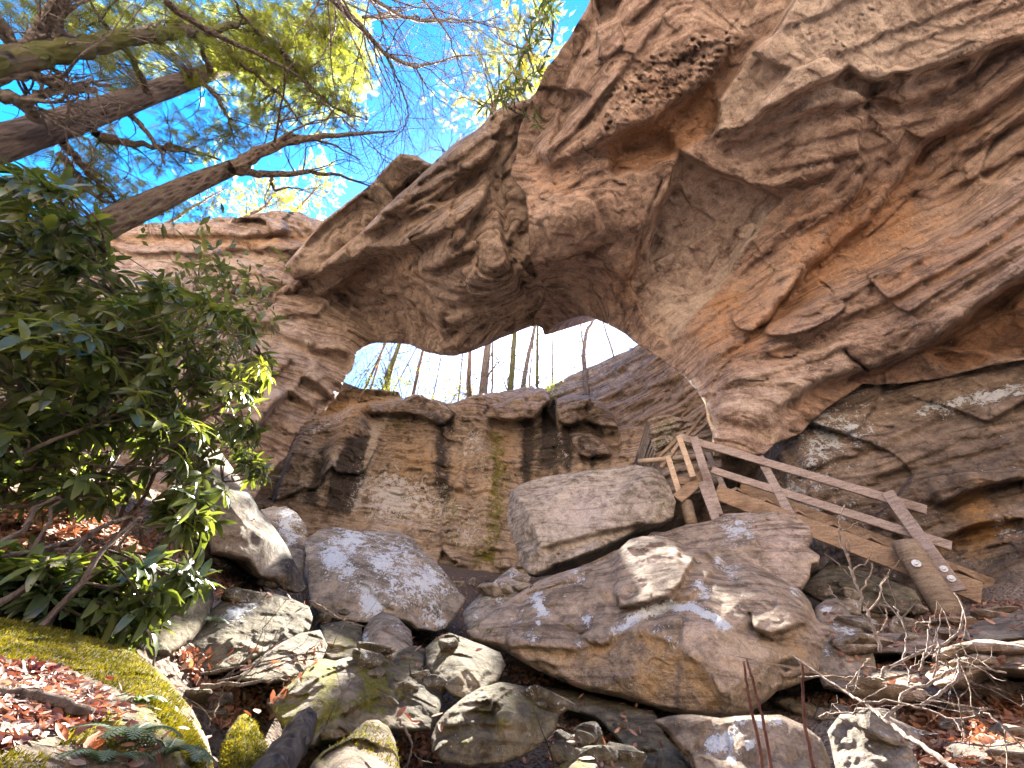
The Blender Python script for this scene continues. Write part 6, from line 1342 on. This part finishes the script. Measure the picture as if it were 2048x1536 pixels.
# ------------------------------------------------------------------ rhododendrons
RV, RF = leaf_shape(1.0, 0.33, 0.28, 0.35, 4)
def rhodo(label, polys, base, nw, seed, leaf=(0.10, 0.16), stems=9, sunny=0.5):
    s = empty("rhododendron", base, label, "shrub", "rhododendrons on the left bank"); base = np.asarray(base, float)
    P = []
    for poly, n, d0, d1 in polys:
        uv = rand_in(poly, n); d = RNG.uniform(d0, d1, n); P.append(rays(uv[:, 0], uv[:, 1])*d[:, None])
    P = np.concatenate(P)
    g = np.array([gz(x, y) for x, y in P[:, :2]]); P = P[P[:, 2] > g + 0.06]
    # stems: main leaders, then a twig to each whorl
    m = MB(); ld = []
    pick = P[RNG.choice(len(P), stems, replace=False)]
    for p in pick:
        mid = base*0.5 + p*0.5 + np.array([0, 0, 0.15]) + RNG.normal(0, 0.12, 3); c = curve([base + RNG.normal(0, 0.12, 3)*np.array([1, 1, 0]), mid, p], 14, 0.012); m.tube(c, np.linspace(0.014, 0.005, len(c)), 6, False, 0.08); ld.append(c)
    la = np.concatenate(ld)
    dist = np.linalg.norm(P[:, None] - la[None], axis=2); near = la[dist.argmin(1)]
    out = unit(P - near + RNG.normal(0, 0.08, P.shape) + np.array([0, 0, 0.12]))
    for a, b, i in zip(near, P, range(len(P))):
        if np.linalg.norm(b - a) > 0.9: a = b + (a - b)*0.9/np.linalg.norm(b - a)
        m.tube(curve([a, (a + b)/2 + RNG.normal(0, 0.04, 3), b], 4), np.linspace(0.007, 0.004, 5), 3, False)
    m.build("stem", M_TWIG, s, True)
    k = 9; n = len(P)
    pos = np.repeat(P, k, 0) + RNG.normal(0, 0.012, (n*k, 3)); ax = np.repeat(out, k, 0)
    ref = unit(np.cross(ax, np.array([0.3, 0.2, 1.0]))); ref2 = np.cross(ax, ref)
    ang = np.tile(np.arange(k)*2.4, n) + np.repeat(RNG.uniform(0, 6.28, n), k)
    f = ref*np.cos(ang)[:, None] + ref2*np.sin(ang)[:, None] + ax*RNG.uniform(0.1, 0.9, (n*k, 1)) + np.array([0, 0, -1.0])*RNG.uniform(0.1, 0.9, (n*k, 1)) + RNG.normal(0, 0.12, (n*k, 3))
    up = unit(ax*0.6 + np.array([0, 0, 0.8]) + RNG.normal(0, 0.25, (n*k, 3)))
    scatter("foliage", RV, RF, pos, basis(f, up), RNG.uniform(*leaf, n*k), M_RHO, s, None, True)
rhodo("tall dark rhododendron in shade at the left edge below the tree trunks", [([(-60, 330), (60, 345), (160, 390), (205, 460), (225, 540), (330, 560), (420, 610), (300, 640), (200, 660), (-60, 660)], 190, 3.6, 5.4)], (-4.6, 1.6, gz(-4.6, 1.6)), 0, 1, (0.10, 0.17))
rhodo("broad rhododendron with sunlit yellow green leaves in front of the pier", [([(180, 600), (420, 600), (500, 640), (540, 720), (530, 800), (480, 860), (430, 900), (300, 900), (180, 860)], 210, 3.2, 4.8), ([(480, 900), (550, 930), (530, 960), (490, 960)], 16, 4.3, 4.8), ([(430, 850), (520, 860), (500, 900), (440, 890)], 14, 4.0, 4.6)], (-2.9, 2.8, gz(-2.9, 2.8)), 0, 2, (0.09, 0.14))
rhodo("glossy rhododendron filling the left edge above the mossy boulder", [([(-60, 640), (180, 640), (300, 760), (440, 900), (450, 990), (330, 1010), (-60, 1010)], 200, 3.0, 4.2)], (-2.7, 1.7, gz(-2.7, 1.7)), 0, 3, (0.10, 0.15))
rhodo("low rhododendron hanging over the dark blocks behind the mossy boulder", [([(-60, 1110), (250, 1125), (380, 1120), (400, 1170), (330, 1210), (300, 1260), (270, 1300), (200, 1270), (-60, 1220)], 210, 2.6, 3.3), ([(330, 980), (450, 1000), (430, 1060), (330, 1060)], 26, 3, 3.6)], (-2.0, 1.75, gz(-2.0, 1.75)), 0, 4, (0.10, 0.14))
shrub("rhododendron", "sparse rhododendron shoots standing against the pale cliff face", at(330, 640, h=5.6) - np.array([0, 0, 0.4]), 1.0, 260, M_RHO, "rhododendrons on the left bank", 8, (1.2, 2.0))
shrub("rhododendron", "wispy rhododendron shoots right beside the long sloping lip", at(400, 640, h=5.2) - np.array([0, 0, 0.3]), 0.8, 240, M_RHO, "rhododendrons on the left bank", 8, (1.2, 2.0))
# ------------------------------------------------------------------ surfaces to lay small things on
from mathutils.bvhtree import BVHTree
def bvh_of(objs):
    Vs, Fs, n = [], [], 0
    for o in objs:
        me = o.data; v = np.empty(len(me.vertices)*3, np.float32); me.vertices.foreach_get('co', v); Vs.append(v.reshape(-1, 3) + np.array(world_loc(o)))
        me.calc_loop_triangles(); t_ = np.empty(len(me.loop_triangles)*3, np.int32); me.loop_triangles.foreach_get('vertices', t_); Fs.append(t_.reshape(-1, 3) + n); n += len(v)//3
    return BVHTree.FromPolygons(np.concatenate(Vs).tolist(), np.concatenate(Fs).tolist())
BOULD = [o for o in COL.objects if o.type == 'MESH' and o.get('category') == 'boulder']
BV = bvh_of(BOULD + [ground, cliff, wall]); BG = bvh_of([ground])
def drop(x, y, top=4.0):
    h = BV.ray_cast(Vector((x, y, top)), Vector((0, 0, -1)))
    return (None, None) if h[0] is None else (np.array(h[0]), np.array(h[1]))
def look(u, v):
    d = rays(u, v); h = BV.ray_cast(Vector((0, 0, 0)), Vector(d.tolist()))
    if h[0] is None: return None, None
    n = np.array(h[1]); return np.array(h[0]), (n if n @ d < 0 else -n)

# ------------------------------------------------------------------ loose stones
def stone(label, p, size, mat, seed, group, squash=0.6, attrs=None):
    rg = np.random.default_rng(seed); bm = bmesh.new()
    for q in rg.normal(0, 1, (13, 3)):
        q = q/np.linalg.norm(q)*rg.uniform(0.75, 1.1); bm.verts.new((q[0]*rg.uniform(.8, 1.2), q[1]*rg.uniform(.7, 1.0), q[2]*squash))
    bmesh.ops.convex_hull(bm, input=bm.verts)
    for e in [v for v in bm.verts if not v.link_faces]: bm.verts.remove(e)
    bmesh.ops.bevel(bm, geom=list(bm.edges), offset=0.07, segments=1, affect='EDGES', profile=0.5)
    bmesh.ops.triangulate(bm, faces=bm.faces)
    bmesh.ops.subdivide_edges(bm, edges=bm.edges, cuts=3, use_grid_fill=True)
    bm.verts.ensure_lookup_table(); bm.faces.ensure_lookup_table(); bm.verts.index_update()
    V = np.array([v.co[:] for v in bm.verts]); F = [[v.index for v in f.verts] for f in bm.faces]; bm.free()
    nrm = unit(V); V = V*(1 + 0.07*fbm(V*1.6 + seed, 4, seed)[:, None] + 0.03*fbm(V*6 + seed, 3, seed + 4)[:, None])
    a = rg.uniform(0, 6.28); c_, s_ = math.cos(a), math.sin(a); V = V @ np.array([[c_, s_, 0], [-s_, c_, 0], [0, 0, 1]])
    V = V*size + p + np.array([0, 0, size*squash*0.15])
    av = {k: np.full(len(V), v) for k, v in (attrs or {}).items()}
    o = link_mesh("stone", V, F, mat, None, False, av); return tag(o, label, "stone", group)
sd = 100
ZONES = [("small brown stone among dead leaves below the stair", [(1640, 1180), (1900, 1230), (1930, 1260), (1780, 1290), (1700, 1260)], 12, (0.10, 0.24), M_BOULD, "stones below the stair"),
         ("small grey stone on the leafy ground at the lower right corner", [(1700, 1370), (2040, 1380), (2040, 1530), (1850, 1530), (1720, 1420)], 12, (0.06, 0.16), M_BOULD, "stones in the lower right corner"),
         ("broad flat slab among leaves at the right edge below the stair", [(1700, 1290), (2040, 1200), (2048, 1420), (1850, 1440), (1720, 1380)], 14, (0.18, 0.36), M_HERO, "slabs on the right slope"),
         ("dark wet stone lying in the gully under the largest boulder", [(1050, 1390), (1180, 1400), (1330, 1500), (1300, 1540), (1110, 1540), (1110, 1430)], 14, (0.05, 0.13), M_DARK, "stones in the gully"),
         ("dark stone wedged between the boulders in the middle of the slope", [(720, 1330), (960, 1260), (1040, 1330), (1040, 1370), (880, 1420), (740, 1400)], 8, (0.06, 0.12), M_DARK, "stones between the middle boulders"),
         ("mossy brown stone in the leaf filled hollow right of the sunlit mossy boulder", [(350, 1340), (470, 1350), (560, 1380), (550, 1430), (470, 1430), (420, 1440)], 8, (0.06, 0.13), M_MOSSY, "stones in the leafy hollow"),
         ("brown stone at the foot of the stained cliff", [(900, 1160), (1060, 1140), (1080, 1190), (940, 1200)], 6, (0.12, 0.3), M_BOULD, "stones at the cliff foot"),
         ("brown stone in the shaded hollow beneath the tilted slab", [(420, 1110), (600, 1180), (610, 1200), (440, 1200)], 7, (0.08, 0.2), M_DARK, "stones under the tilted slab"),
         ("brown stone crowding the gap below the lichen boulder", [(620, 1220), (940, 1250), (960, 1290), (830, 1320), (640, 1330)], 6, (0.08, 0.16), M_DARK, "stones below the lichen boulder"),
         ("flat brown stone beside the smooth slab", [(1560, 1380), (1700, 1390), (1700, 1450), (1600, 1440)], 8, (0.08, 0.18), M_BOULD, "stones beside the smooth slab")]
for lab, poly, n, (s0, s1), mat, grp in ZONES:
    for u, v in rand_in(poly, n):
        p, nn = look(u, v)
        if p is None or np.linalg.norm(p) > 12: continue
        sd += 1; stone(lab, p, RNG.uniform(s0, s1), mat, sd, grp, RNG.uniform(0.35, 0.65)*(0.5 if 'slab among' in lab else 1), {'moss': 0.25 if mat is M_MOSSY else 0.0, 'lichen': 0.15, 'pale': RNG.uniform(0, 0.3)})

# ------------------------------------------------------------------ leaf litter
DV, DF = leaf_shape(1.0, 0.48, 0.35, -0.15, 3)
def litter(name, pts, nrm, size, mat, tint=None, kind='stuff', lift=0.01, tilt=0.5):
    n = len(pts); up = unit(nrm + RNG.normal(0, tilt, (n, 3))); f = unit(np.cross(up, RNG.normal(0, 1, (n, 3))))
    s = RNG.uniform(*size, n)
    o = scatter(name, DV, DF, pts + nrm*lift*RNG.uniform(0.3, 2.5, (n, 1)) - f*s[:, None]*0.5, basis(f, up), s, mat, None, tint, True, np.zeros(3))
    return tag(o, None, None, None, kind)
P_, N_ = [], []
def put(u0, u1, minz=0.35, near=14, maxn=None): ...
areas = [([(-40, 980), (250, 1000), (420, 1060), (430, 1150), (300, 1170), (-40, 1170)], 2600), ([(400, 1100), (600, 1170), (620, 1215), (450, 1210), (400, 1180)], 700), ([(340, 1300), (660, 1290), (560, 1440), (430, 1460), (400, 1400)], 1300), ([(620, 1230), (960, 1260), (900, 1330), (720, 1340)], 500),
         ([(1060, 1330), (1360, 1420), (1340, 1540), (1100, 1540), (1100, 1420)], 900), ([(1000, 1320), (1120, 1370), (1060, 1380), (1000, 1350)], 250), ([(1640, 1200), (2048, 1200), (2048, 1536), (1840, 1536), (1760, 1440), (1560, 1400), (1700, 1380)], 4200), ([(1040, 1120), (1360, 1050), (1300, 1090), (1100, 1160)], 250), ([(880, 1150), (1080, 1150), (1060, 1200), (930, 1220)], 200),
         ([(780, 1430), (880, 1440), (880, 1536), (800, 1536)], 250), ([(1400, 980), (1640, 1030), (1640, 1120), (1400, 1050)], 150)]
for poly, n in areas:
    for u, v in rand_in(poly, n):
        p, nn = look(u, v)
        if p is None or nn[2] < 0.25 or np.linalg.norm(p) > 13: continue
        hg = BG.ray_cast(Vector((0, 0, 0)), Vector(rays(u, v).tolist()))
        if (hg[0] is None or (np.array(hg[0]) - p) @ (np.array(hg[0]) - p) > 0.01) and RNG.uniform() > 0.10: continue
        P_.append(p); N_.append(nn)
gl = RNG.uniform([-6, 0.4], [8, 10], (5000, 2))
for x, y in gl:
    z = gz(x, y); h = BV.ray_cast(Vector((x, y, z + 0.7)), Vector((0, 0, -1)))
    if h[0] is None or abs(h[1][2]) < 0.4 or math.hypot(x, y) < 2.6 or RNG.uniform() < 0.2: continue
    hg = BG.ray_cast(Vector((x, y, 20)), Vector((0, 0, -1)))
    if hg[0] is not None and h[0][2] > hg[0][2] + 0.02 and RNG.uniform() > 0.05: continue
    P_.append(np.array(h[0])); N_.append(np.array(h[1])*(1 if h[1][2] > 0 else -1))
litter("leaf_litter", np.array(P_), np.array(N_), (0.03, 0.065), M_DRY)
# pale and rust leaves lying on the sunlit mossy boulder
P_, N_ = [], []
for u, v in rand_in([(-80, 1330), (60, 1330), (170, 1365), (225, 1400), (200, 1440), (140, 1465), (60, 1485), (-80, 1530)], 1300):
    p, nn = look(u, v)
    if p is not None and np.linalg.norm(p) < 3.2: P_.append(p); N_.append(nn)
for u, v in rand_in([(200, 1380), (380, 1420), (430, 1536), (100, 1536)], 90):
    p, nn = look(u, v)
    if p is not None and np.linalg.norm(p) < 3.2: P_.append(p); N_.append(nn)
M_PALELEAF = leaf_mat("fallen_leaf", (0.10, 0.02, 0.015), (0.20, 0.10, 0.08), (0.40, 0.34, 0.31), 0.5, 0.2, (1.5, 0.8, 0.5), 0.35, 6)
litter("leaf_litter", np.array(P_), np.array(N_), (0.014, 0.034), M_PALELEAF, None, 'stuff', 0.006, 0.45)
t = NT("rust_leaf"); M_RUST = t.done(t.ramp(t.noise(30, 4), [(0.3, (0.25, 0.05, 0.01)), (0.7, (0.42, 0.12, 0.02))]), 0.6, None, 0.3)
for (u, v, s, lab) in [(30, 1435, 0.07, "large rust orange fallen leaf at the left border"), (82, 1452, 0.055, "short orange fallen leaf beside a grey stick"), (145, 1372, 0.06, "orange fallen leaf near the mossy crest"), (185, 1422, 0.055, "narrow orange fallen leaf in the middle of the boulder top"), (125, 1490, 0.07, "curled orange fallen leaf low on the mossy boulder"), (165, 1522, 0.12, "biggest orange fallen leaf, toothed, at the bottom edge"), (350, 1458, 0.05, "orange fallen leaf among the fern fronds"), (205, 1362, 0.05, "dark red fallen leaf by the mossy crest")]:
    p, nn = look(u, v)
    if p is None: continue
    up = unit(nn[None] + RNG.normal(0, .2, (1, 3))); f = unit(np.cross(up, RNG.normal(0, 1, (1, 3))))
    o = scatter("fallen_leaf", DV, DF, (p + nn*0.010)[None], basis(f, up), [s*0.6], M_RUST, None, None, True); tag(o, lab, "leaf", "orange leaves on the mossy boulder")
# moss pile on boulders
M_MOSS = leaf_mat("moss_tuft", (0.05, 0.055, 0.008), (0.13, 0.12, 0.015), (0.25, 0.22, 0.03), 0.8, 0.4, (1.3, 1.2, 0.5), 0.1, 20)
P_, N_ = [], []
for poly, n in [([(-60, 1222), (150, 1264), (270, 1302), (380, 1418), (320, 1420), (240, 1380), (120, 1330), (-60, 1310)], 12000), ([(290, 1390), (380, 1440), (428, 1536), (380, 1536), (330, 1460)], 3600), ([(120, 1430), (240, 1420), (240, 1500), (120, 1490)], 1200), ([(-60, 1500), (90, 1510), (90, 1560), (-60, 1560)], 600), ([(440, 1500), (480, 1430), (520, 1440), (545, 1540), (440, 1540)], 3000), ([(640, 1500), (740, 1440), (795, 1490), (800, 1540), (700, 1490)], 700)]:
    for u, v in rand_in(poly, n):
        p, nn = look(u, v)
        if p is not None and np.linalg.norm(p) < 3.6: P_.append(p); N_.append(nn)
P_, N_ = np.array(P_), np.array(N_); n = len(P_)
MV = np.array([(0, -.18, 0), (0, .18, 0), (0.6, 0.1, 0), (1, 0, 0)]); MF = np.array([(0, 1, 2), (0, 2, 3)])
f = unit(N_ + RNG.normal(0, 0.6, (n, 3))); up = unit(np.cross(f, RNG.normal(0, 1, (n, 3))))
tag(scatter("moss", MV, MF, P_ - N_*0.003, basis(f, up), RNG.uniform(0.007, 0.016, n), M_MOSS, None, None, False, np.zeros(3)), None, None, None, 'stuff')

# ------------------------------------------------------------------ ferns
def fern(label, u, v, n, L, seed):
    p, nn = look(u, v)
    if p is None: return
    s = empty("fern", p, label, "fern", "ferns among the boulders")
    for k in range(n):
        a = k*2.4 + RNG.uniform(-.4, .4); d = np.array([math.cos(a), math.sin(a), 0.7]) + nn*0.3; l = L*0.6*RNG.uniform(0.6, 1.1)
        c = [p]; d = unit(d)
        for i in range(16): d = unit(d + np.array([0, 0, -0.09])); c.append(c[-1] + d*l/16)
        c = np.array(c); T = unit(np.gradient(c, axis=0)); S = unit(np.cross(T, np.array([0, 0, 1.0]))); m = MB()
        m.tube(c, np.linspace(0.003, 0.001, len(c)), 3, False)
        for i in range(2, 16):
            w = l*0.26*math.sin(math.pi*(i/17.0)**0.7)
            for sg in (-1, 1):
                q = c[i]; e = q + S[i]*sg*w + T[i]*w*0.35 - np.array([0, 0, 0.15*w]); h = T[i]*l*0.022
                m.add([q - h, q + h, (q + e)/2 + h*0.9, e, (q + e)/2 - h*0.9], [[0, 1, 2, 4], [4, 2, 3]])
        o = m.build("frond", M_FERN, s, False)
for i, (u, v, n, L, lab) in enumerate([(250, 1480, 9, 0.20, "grey green fern growing on the mossy boulder's sloping side"), (330, 1510, 9, 0.20, "fern at the bottom edge of the mossy boulder"), (275, 1405, 7, 0.15, "small fern near the mossy boulder's bare patch"), (200, 1530, 8, 0.18, "fern next to the biggest orange leaf"), (385, 1520, 7, 0.14, "fern at the mossy boulder's right foot"),
                                  (415, 1245, 7, 0.30, "dark fern at the left end of the dark wet boulder"), (400, 1165, 6, 0.3, "fern in shade under the tilted slab's left foot"), (545, 1180, 6, 0.28, "fern sprawling beneath the tilted slab's lower end")]):
    fern(lab, u, v, n, L, i)

# ------------------------------------------------------------------ dead wood, saplings, stems
C6 = lambda q, d: [at(1348 + .3418*x, 1011 + .3418*y, d=(d if not isinstance(d, tuple) else d[0] + (d[1] - d[0])*i/(len(q) - 1))) for i, (x, y) in enumerate(q)]
M_SUNPALE = bark_mat("sunlit_pale_twig", (0.32, 0.24, 0.2), (0.5, 0.4, 0.34), (0.62, 0.53, 0.47), 0.6, 0.0, 20)  # sunlight on the saplings put into the colour, as pale bark
M_RED = bark_mat("red_stem", (0.13, 0.05, 0.035), (0.26, 0.11, 0.085), (0.38, 0.2, 0.15), 0.4, 0.0, 16)
sap = empty("sapling", at(1915, 1545, d=1.5), "leafless pale sapling sprawling across the lower right corner", "sapling")
main = [(690, 875), (850, 990), (1000, 1090), (1120, 1165), (1230, 1250), (1330, 1330), (1480, 1430), (1640, 1536), (1760, 1640)]
m = MB(); m.tube(curve(C6(main, (1.95, 1.5)), 40, 0.002), np.linspace(0.0035, 0.0075, 41)[:len(curve(C6(main, (1.95, 1.5)), 40))], 7, False); m.build("stem", M_SUNPALE, sap, True)
for q, d0, d1, r in [([(1230, 1250), (1320, 1170), (1350, 1090), (1480, 1050), (1600, 980), (1650, 955), (1750, 945), (1850, 960), (1945, 980)], 1.72, 1.9, .0045), ([(1100, 1155), (1240, 1145), (1380, 1170), (1500, 1200), (1640, 1255), (1800, 1220), (1900, 1270), (2048, 1420)], 1.76, 1.6, .0035), ([(1440, 1175), (1560, 1090), (1650, 1020), (1670, 940), (1655, 870)], 1.66, 1.75, .004),
                     ([(1215, 1010), (1240, 950), (1340, 905), (1480, 840), (1600, 800), (1680, 720), (1690, 600), (1640, 510)], 1.85, 2.0, .0045), ([(730, 1005), (900, 1000), (1100, 1005), (1215, 1015), (1250, 1060)], 1.95, 1.8, .003), ([(850, 1240), (920, 1215), (1080, 1215), (1160, 1190)], 1.9, 1.77, .0035), ([(1340, 905), (1360, 750), (1310, 620), (1285, 590)], 1.9, 2.0, .003),
                     ([(1440, 970), (1465, 880), (1490, 780), (1500, 650)], 1.8, 1.9, .003), ([(1500, 1040), (1520, 1010), (1550, 860), (1530, 740), (1430, 680)], 1.8, 1.9, .003), ([(1620, 780), (1610, 690), (1570, 600)], 1.95, 2.0, .0025), ([(1470, 1055), (1385, 1060), (1380, 980), (1340, 910)], 1.8, 1.88, .003), ([(1000, 1085), (1070, 990), (1130, 905), (1145, 900)], 1.84, 1.95, .003), ([(1640, 1255), (1700, 1350), (1760, 1420)], 1.66, 1.6, .002), ([(1800, 1220), (1800, 1190), (1870, 1200)], 1.63, 1.63, .003)]:
    c = curve(C6(q, (d0, d1)), 24, 0.0015); m = MB(); m.tube(c, np.linspace(r, r*0.5, len(c)), 6, False)
    for k in range(2):
        i = RNG.integers(len(c)//3, len(c)); twigs(m, c[i], RNG.normal(0, 1, 3), 0.12, 0.0018, 1, 0.5, 0, 3, None, 2)
    m.build("branch", M_SUNPALE, sap, True)
sap2 = empty("sapling", at(1758, 1295, d=3.2), "slim bare sapling standing between the buff boulder and the stair", "sapling")
m = MB(); c = curve(C6([(1000, 0), (965, 100), (970, 200), (1020, 310), (1040, 400), (1090, 520), (1130, 620), (1190, 780), (1210, 860)], (3.3, 3.2)), 40, 0.003); m.tube(c, np.linspace(0.004, 0.009, len(c)), 6, False); m.build("stem", M_SUNPALE, sap2, True)
for q in [[(985, 150), (1000, 140), (1080, 95)], [(1040, 390), (1060, 370), (1130, 330), (1150, 275)], [(1090, 520), (1110, 480), (1150, 400), (1158, 340)], [(1130, 620), (1200, 550), (1215, 470), (1258, 415)], [(1185, 765), (1240, 690), (1245, 630), (1225, 580)], [(1110, 620), (1140, 560)], [(1015, 310), (1022, 260), (1020, 200)], [(1130, 670), (1060, 590), (1000, 510)], [(1080, 610), (950, 540), (900, 460)], [(1020, 320), (1000, 160)], [(1040, 420), (960, 340), (880, 280)]]:
    c = curve(C6(q, 3.25), 12, 0.003); m = MB(); m.tube(c, np.linspace(0.005, 0.002, len(c)), 5, False); m.build("branch", M_SUNPALE, sap2, True)
for q, lab in [([(1487, 1322), (1492, 1360), (1503, 1420), (1520, 1500), (1535, 1620)], "leftmost of two red cane stems crossing in front of the flat lichen boulder"), ([(1493, 1318), (1508, 1370), (1522, 1430), (1536, 1500), (1556, 1620)], "red cane stem just right of its twin before the flat lichen boulder"), ([(1604, 1328), (1606, 1380), (1609, 1440), (1622, 1510), (1640, 1620)], "thickest red cane stem standing apart beside the pale sapling")]:
    c = curve(np.array([at(u, v, d=1.45) for u, v in q]), 20, 0.001); m = MB(); m.tube(c, np.linspace(0.0028, 0.0042, len(c)), 7, True, 0.05); o = m.build("stem", M_RED, None, True); o.name = "cane"; tag(o, lab, "stem", "red canes")
C4 = lambda q, d: [at(400 + .3418*x, 1011 + .3418*y, d=d) for x, y in q]
for q, d, r, lab in [([(110, 1040), (250, 920), (330, 830), (365, 720)], 3.2, .006, "upright dead twig before the purplish rock"), ([(140, 1010), (300, 940), (400, 840), (460, 730)], 3.2, .006, "slanting dead twig reaching up over the dark wet boulder"), ([(0, 985), (300, 930), (600, 870), (810, 840)], 3.1, .007, "long thin dead twig lying level across the purplish rock"), ([(100, 1030), (300, 985), (400, 960), (560, 900)], 2.9, .006, "short dead twig low in the leafy hollow"),
                     ([(0, 1060), (200, 1050), (400, 1030), (560, 985)], 2.8, .012, "thicker dark stick lying in the leafy hollow"), ([(640, 560), (740, 610), (860, 680), (970, 670)], 4.2, .008, "drooping twig in front of the big lichen boulder"), ([(700, 1340), (740, 1290), (760, 1180), (750, 1250)][:3], 1.9, .004, "short twig sticking up before the green faced boulder"), ([(1150, 1250), (1210, 1310), (1240, 1400), (1225, 1500)], 2.2, .006, "curved twig hanging in the gap left of the olive boulder"), ([(50, 1290), (100, 1180), (130, 1100)], 2.4, .004, "thin twig by the mossy pyramid stone"), ([(1600, 870), (1650, 910), (1690, 960)], 3.6, .006, "pale broken twig on the round dark boulder")]:
    c = curve(np.array(C4(q, d)), 16, 0.004); m = MB(); m.tube(c, np.linspace(r, r*0.4, len(c)), 5, False)
    for k in range(3): twigs(m, c[RNG.integers(3, len(c))], unit(c[-1] - c[0]) + RNG.normal(0, .6, 3), 0.22, r*0.45, 1, 0.5, 0, 3, None, 2)
    o = m.build("dead_twig", M_TWIG, None, True); tag(o, lab, "twig", "dead twigs")
for q, d, lab in [([(905, 590), (870, 670), (830, 790), (820, 850)], 2.9, "hooked dry vine dangling from the rhododendron onto the mossy boulder"), ([(750, 830), (775, 900), (790, 1000), (770, 1060), (745, 1160)], 2.4, "thin dry stem rising from the mossy boulder's crest")]:
    c = curve(np.array([at(x*.3906, 936 + y*.3906, d=d) for x, y in q]), 16, 0.003); m = MB(); m.tube(c, 0.004, 5, False); tag(m.build("dry_vine", M_TWIG, None, True), lab, "vine")
m = MB()
zz = np.linspace(0, 1, 14)[:, None]; a = at(528, 1580, d=1.75); b = at(612, 1445, d=2.1); m.tube(a + (b - a)*zz + RNG.normal(0, 0.004, (14, 3)), np.linspace(0.062, 0.045, 14), 14, True, 0.12)
dl = m.build("driftwood", bark_mat("grey_deadwood", (0.06, 0.055, 0.05), (0.15, 0.135, 0.12), (0.30, 0.27, 0.25), 0.12), None, True); tag(dl, "split grey dead log standing against the green faced boulder", "log")
m = MB(); zz = np.linspace(0, 1, 10)[:, None]; a = look(-60, 1400)[0]; b = look(170, 1450)[0]
if a is not None and b is not None:
    up = np.array([0, 0, 0.02]); m.tube(curve([a + up, (a + b)/2 + up*1.5, b + up], 14, 0.003), 0.011, 7, True, 0.1); tag(m.build("stick", M_TWIG, None, True), "grey stick lying among leaves on the mossy boulder", "stick")
